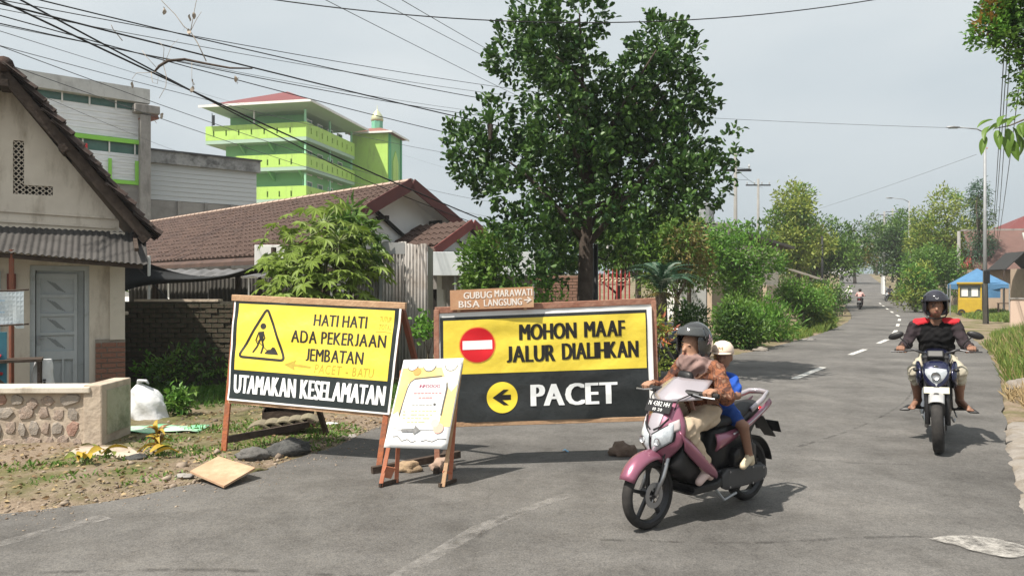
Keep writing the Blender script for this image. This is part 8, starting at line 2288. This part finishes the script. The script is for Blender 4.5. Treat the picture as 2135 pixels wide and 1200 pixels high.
# overhead cables: catenaries between real points
m_cable = mat('black cable', (.012, .012, .013), rough=.7)
m_cable_g = mat('grey wire', (.10, .105, .11), rough=.6)
CAB = [  # (pixel, depth) at both ends, sag, radius, material, label
    ((-260, -60, 7.5), (1560, 352, 35), .35, .020, 0, 'upper black cable running from the top left corner to the power pole'),
    ((-260, -40, 7.5), (1560, 375, 35), .55, .012, 0, 'thin cable just below the upper black cable'),
    ((-200, -95, 8), (1090, 492, 17), .10, .022, 0, 'thick black cable descending steeply across the green building'),
    ((-60, -55, 8), (760, 375, 18.5), .03, .020, 0, 'black cable crossing the red hip roof of the green building'),
    ((760, 375, 18.5), (1090, 500, 22), .05, .018, 0, 'cable from the tiled ridge towards the big tree'),
    ((-200, 5, 9), (1120, 255, 24), .18, .014, 0, 'cable passing above the domed tower'),
    ((-200, -20, 9), (1110, 205, 24), .12, .010, 1, 'pale thin wire above the cable over the tower'),
    ((-150, 18, 9), (560, 232, 70), .10, .010, 1, 'thin grey wire over the clad building roof'),
    ((-150, 40, 9), (1020, 420, 30), .30, .010, 1, 'second thin grey wire over the clad building roof'),
    ((-150, 75, 9), (1020, 452, 34), .25, .010, 1, 'lowest thin grey wire in front of the clad building'),
    ((-260, -50, 8.5), (1120, 192, 25), .10, .012, 0, 'fine black cable close above the tower cable'),
    ((-220, -75, 8), (1110, 222, 23), .14, .016, 0, 'black cable entering at the top left corner and running to the big tree'),
    ((-150, 55, 9), (1000, 330, 26), .16, .009, 1, 'thin wire sagging past the left edge of the green building'),
    ((-150, 22, 9.5), (1060, 240, 27), .14, .009, 1, 'thin wire between the cable bundle and the tower roof'),
    ((-150, 95, 9), (430, 335, 41), .12, .009, 1, 'thin wire ending behind the grey warehouse'),
    ((838, 322, 83), (1100, 398, 24), .05, .010, 1, 'short thin wire right of the domed tower'),
    ((620, -30, 11), (1110, 215, 22), .02, .010, 1, 'leftmost of three wires descending from the top edge to the big tree'),
    ((700, -45, 11), (1110, 168, 22), .02, .010, 1, 'middle one of three wires descending from the top edge to the big tree'),
    ((790, -28, 11), (1110, 155, 22), .02, .010, 1, 'rightmost of three wires descending from the top edge to the big tree'),
    ((480, -14, 10), (1900, -14, 12), .44, .014, 0, 'long sagging cable across the top of the picture'),
    ((1480, 246, 34), (2036, 268, 36), .04, .016, 1, 'thin wire from the big tree to the street lamp head'),
    ((1640, 455, 66), (2036, 322, 36), .12, .014, 1, 'thin wire rising from the far trees to the street lamp'),
    ((1455, 500, 38), (1534, 352, 35.2), .02, .020, 1, 'slanting stay wire of the power pole'),
    ((1534, 352, 35.2), (1590, 392, 60), .10, .018, 1, 'wire between the two power poles'),
]
for k, (p, q_, sag, r_, mi, lab) in enumerate(CAB):
    a, c = at(*p), at(*q_); r_ *= .62
    n = 28; pts = [a.lerp(c, i / n) - Vector((0, 0, sag * 4 * (i / n) * (1 - i / n))) for i in range(n + 1)]
    b = MB(); b.tube(pts, r_, 5, cap=False); tag(b.build('overhead_cable', [m_cable, m_cable_g][mi], None, smooth=True, fix=False), lab, 'cable', 'overhead cables')
for k, (x0, x1) in enumerate(((2066, 2070), (2075, 2072), (2083, 2078), (2120, 2078))):
    a, c = at(x0 + 30, 60 - 30 * k, 13.0), at(x1, 480 + 14 * k, 36)
    n = 16; b = MB(); b.tube([a.lerp(c, i / n) - Vector((0, 0, .3 * 4 * (i / n) * (1 - i / n))) for i in range(n + 1)], .010, 5, cap=False)
    tag(b.build('overhead_cable', m_cable_g, None, fix=False), 'steep thin wire right of the street lamp, %s of four' % ['leftmost', 'second from left', 'third from left', 'rightmost'][k], 'cable', 'overhead cables')
# dead branch with dry vine tangled in the cables
vo = at(345, 130, 9.6)
t = thing('dead_vine', 'dry dead branch with curling vine tangled in the cables at upper left', 'branch', vo)
m_vine = mat('dry vine', (.30, .25, .20), (.42, .36, .30), 8, .9)
def vp(px, py, d=0): return at(px, py, 9.6 + d) - vo
b = MB(); b.tube([vp(322, 150), vp(332, 138), vp(350, 127, .05), (vp(385, 124, .1)), vp(430, 133, .1), vp(480, 142, .05), vp(526, 143)], [.012, .018, .020, .018, .015, .013, .008], 7); b.build('limb', m_wood_dark, t, smooth=True)
for pts, r_ in (([(430, 128), (412, 90), (397, 66), (383, 55), (365, 30), (340, 5), (330, -8)], .007), ([(397, 66), (402, 40), (408, 8), (412, -10)], .005), ([(397, 66), (410, 40), (420, 25)], .004), ([(340, 132), (347, 160), (346, 180), (332, 205)], .005), ([(325, 150), (305, 152), (285, 152), (275, 165)], .004), ([(325, 140), (305, 118), (296, 105)], .004), ([(340, 130), (342, 100), (330, 85)], .004), ([(345, 128), (358, 95), (372, 82)], .003), ([(400, 130), (400, 165), (403, 185)], .003), ([(255, 85), (235, 60), (232, 52)], .006), ([(315, 150), (318, 172), (328, 175), (330, 160)], .004)):
    b = MB(); b.tube([vp(x, y, .03 * math.sin(x)) for x, y in pts], [r_ * 1.0 - r_ * .5 * i / len(pts) for i in range(len(pts))], 5); b.build('twig', m_vine, t, smooth=True)
dl = MB(); dl.grid(lambda u, v: ((u - .5) * .05 * math.sin(math.pi * (.1 + .85 * v)), .01 * math.sin(v * 6), -v * .09), 2, 4)
dm = dl.mesh('dry_leaf', m_vine)
for px, py in ((341, 14), (345, 20), (383, 52), (404, 26), (392, 60), (403, 180), (490, 158), (498, 162), (340, 236), (322, 246), (276, 170), (402, 165), (395, 30)):
    link('dry_leaf', dm, t, vp(px, py), (random.uniform(-.5, .5), random.uniform(-.5, .5), random.uniform(0, 6)), (1, 1, 1))
# ------------------------------------------------------------------ haze
b = MB(); b.box((20, 145, 12.4), (360, 330, 27.2))
hz = b.build('haze', [], None)
hm = bpy.data.materials.new('thin haze'); hm.use_nodes = True
ht = hm.node_tree; ht.nodes.clear()
ho = ht.nodes.new('ShaderNodeOutputMaterial'); hv = ht.nodes.new('ShaderNodeVolumePrincipled')
hv.inputs['Color'].default_value = (.86, .90, .94, 1); hv.inputs['Density'].default_value = .0008; hv.inputs['Anisotropy'].default_value = .2
ht.links.new(hv.outputs[0], ho.inputs['Volume'])
hz.data.materials.append(hm)
tag(hz, 'thin pale haze in the air over the road', 'haze', kind='stuff')
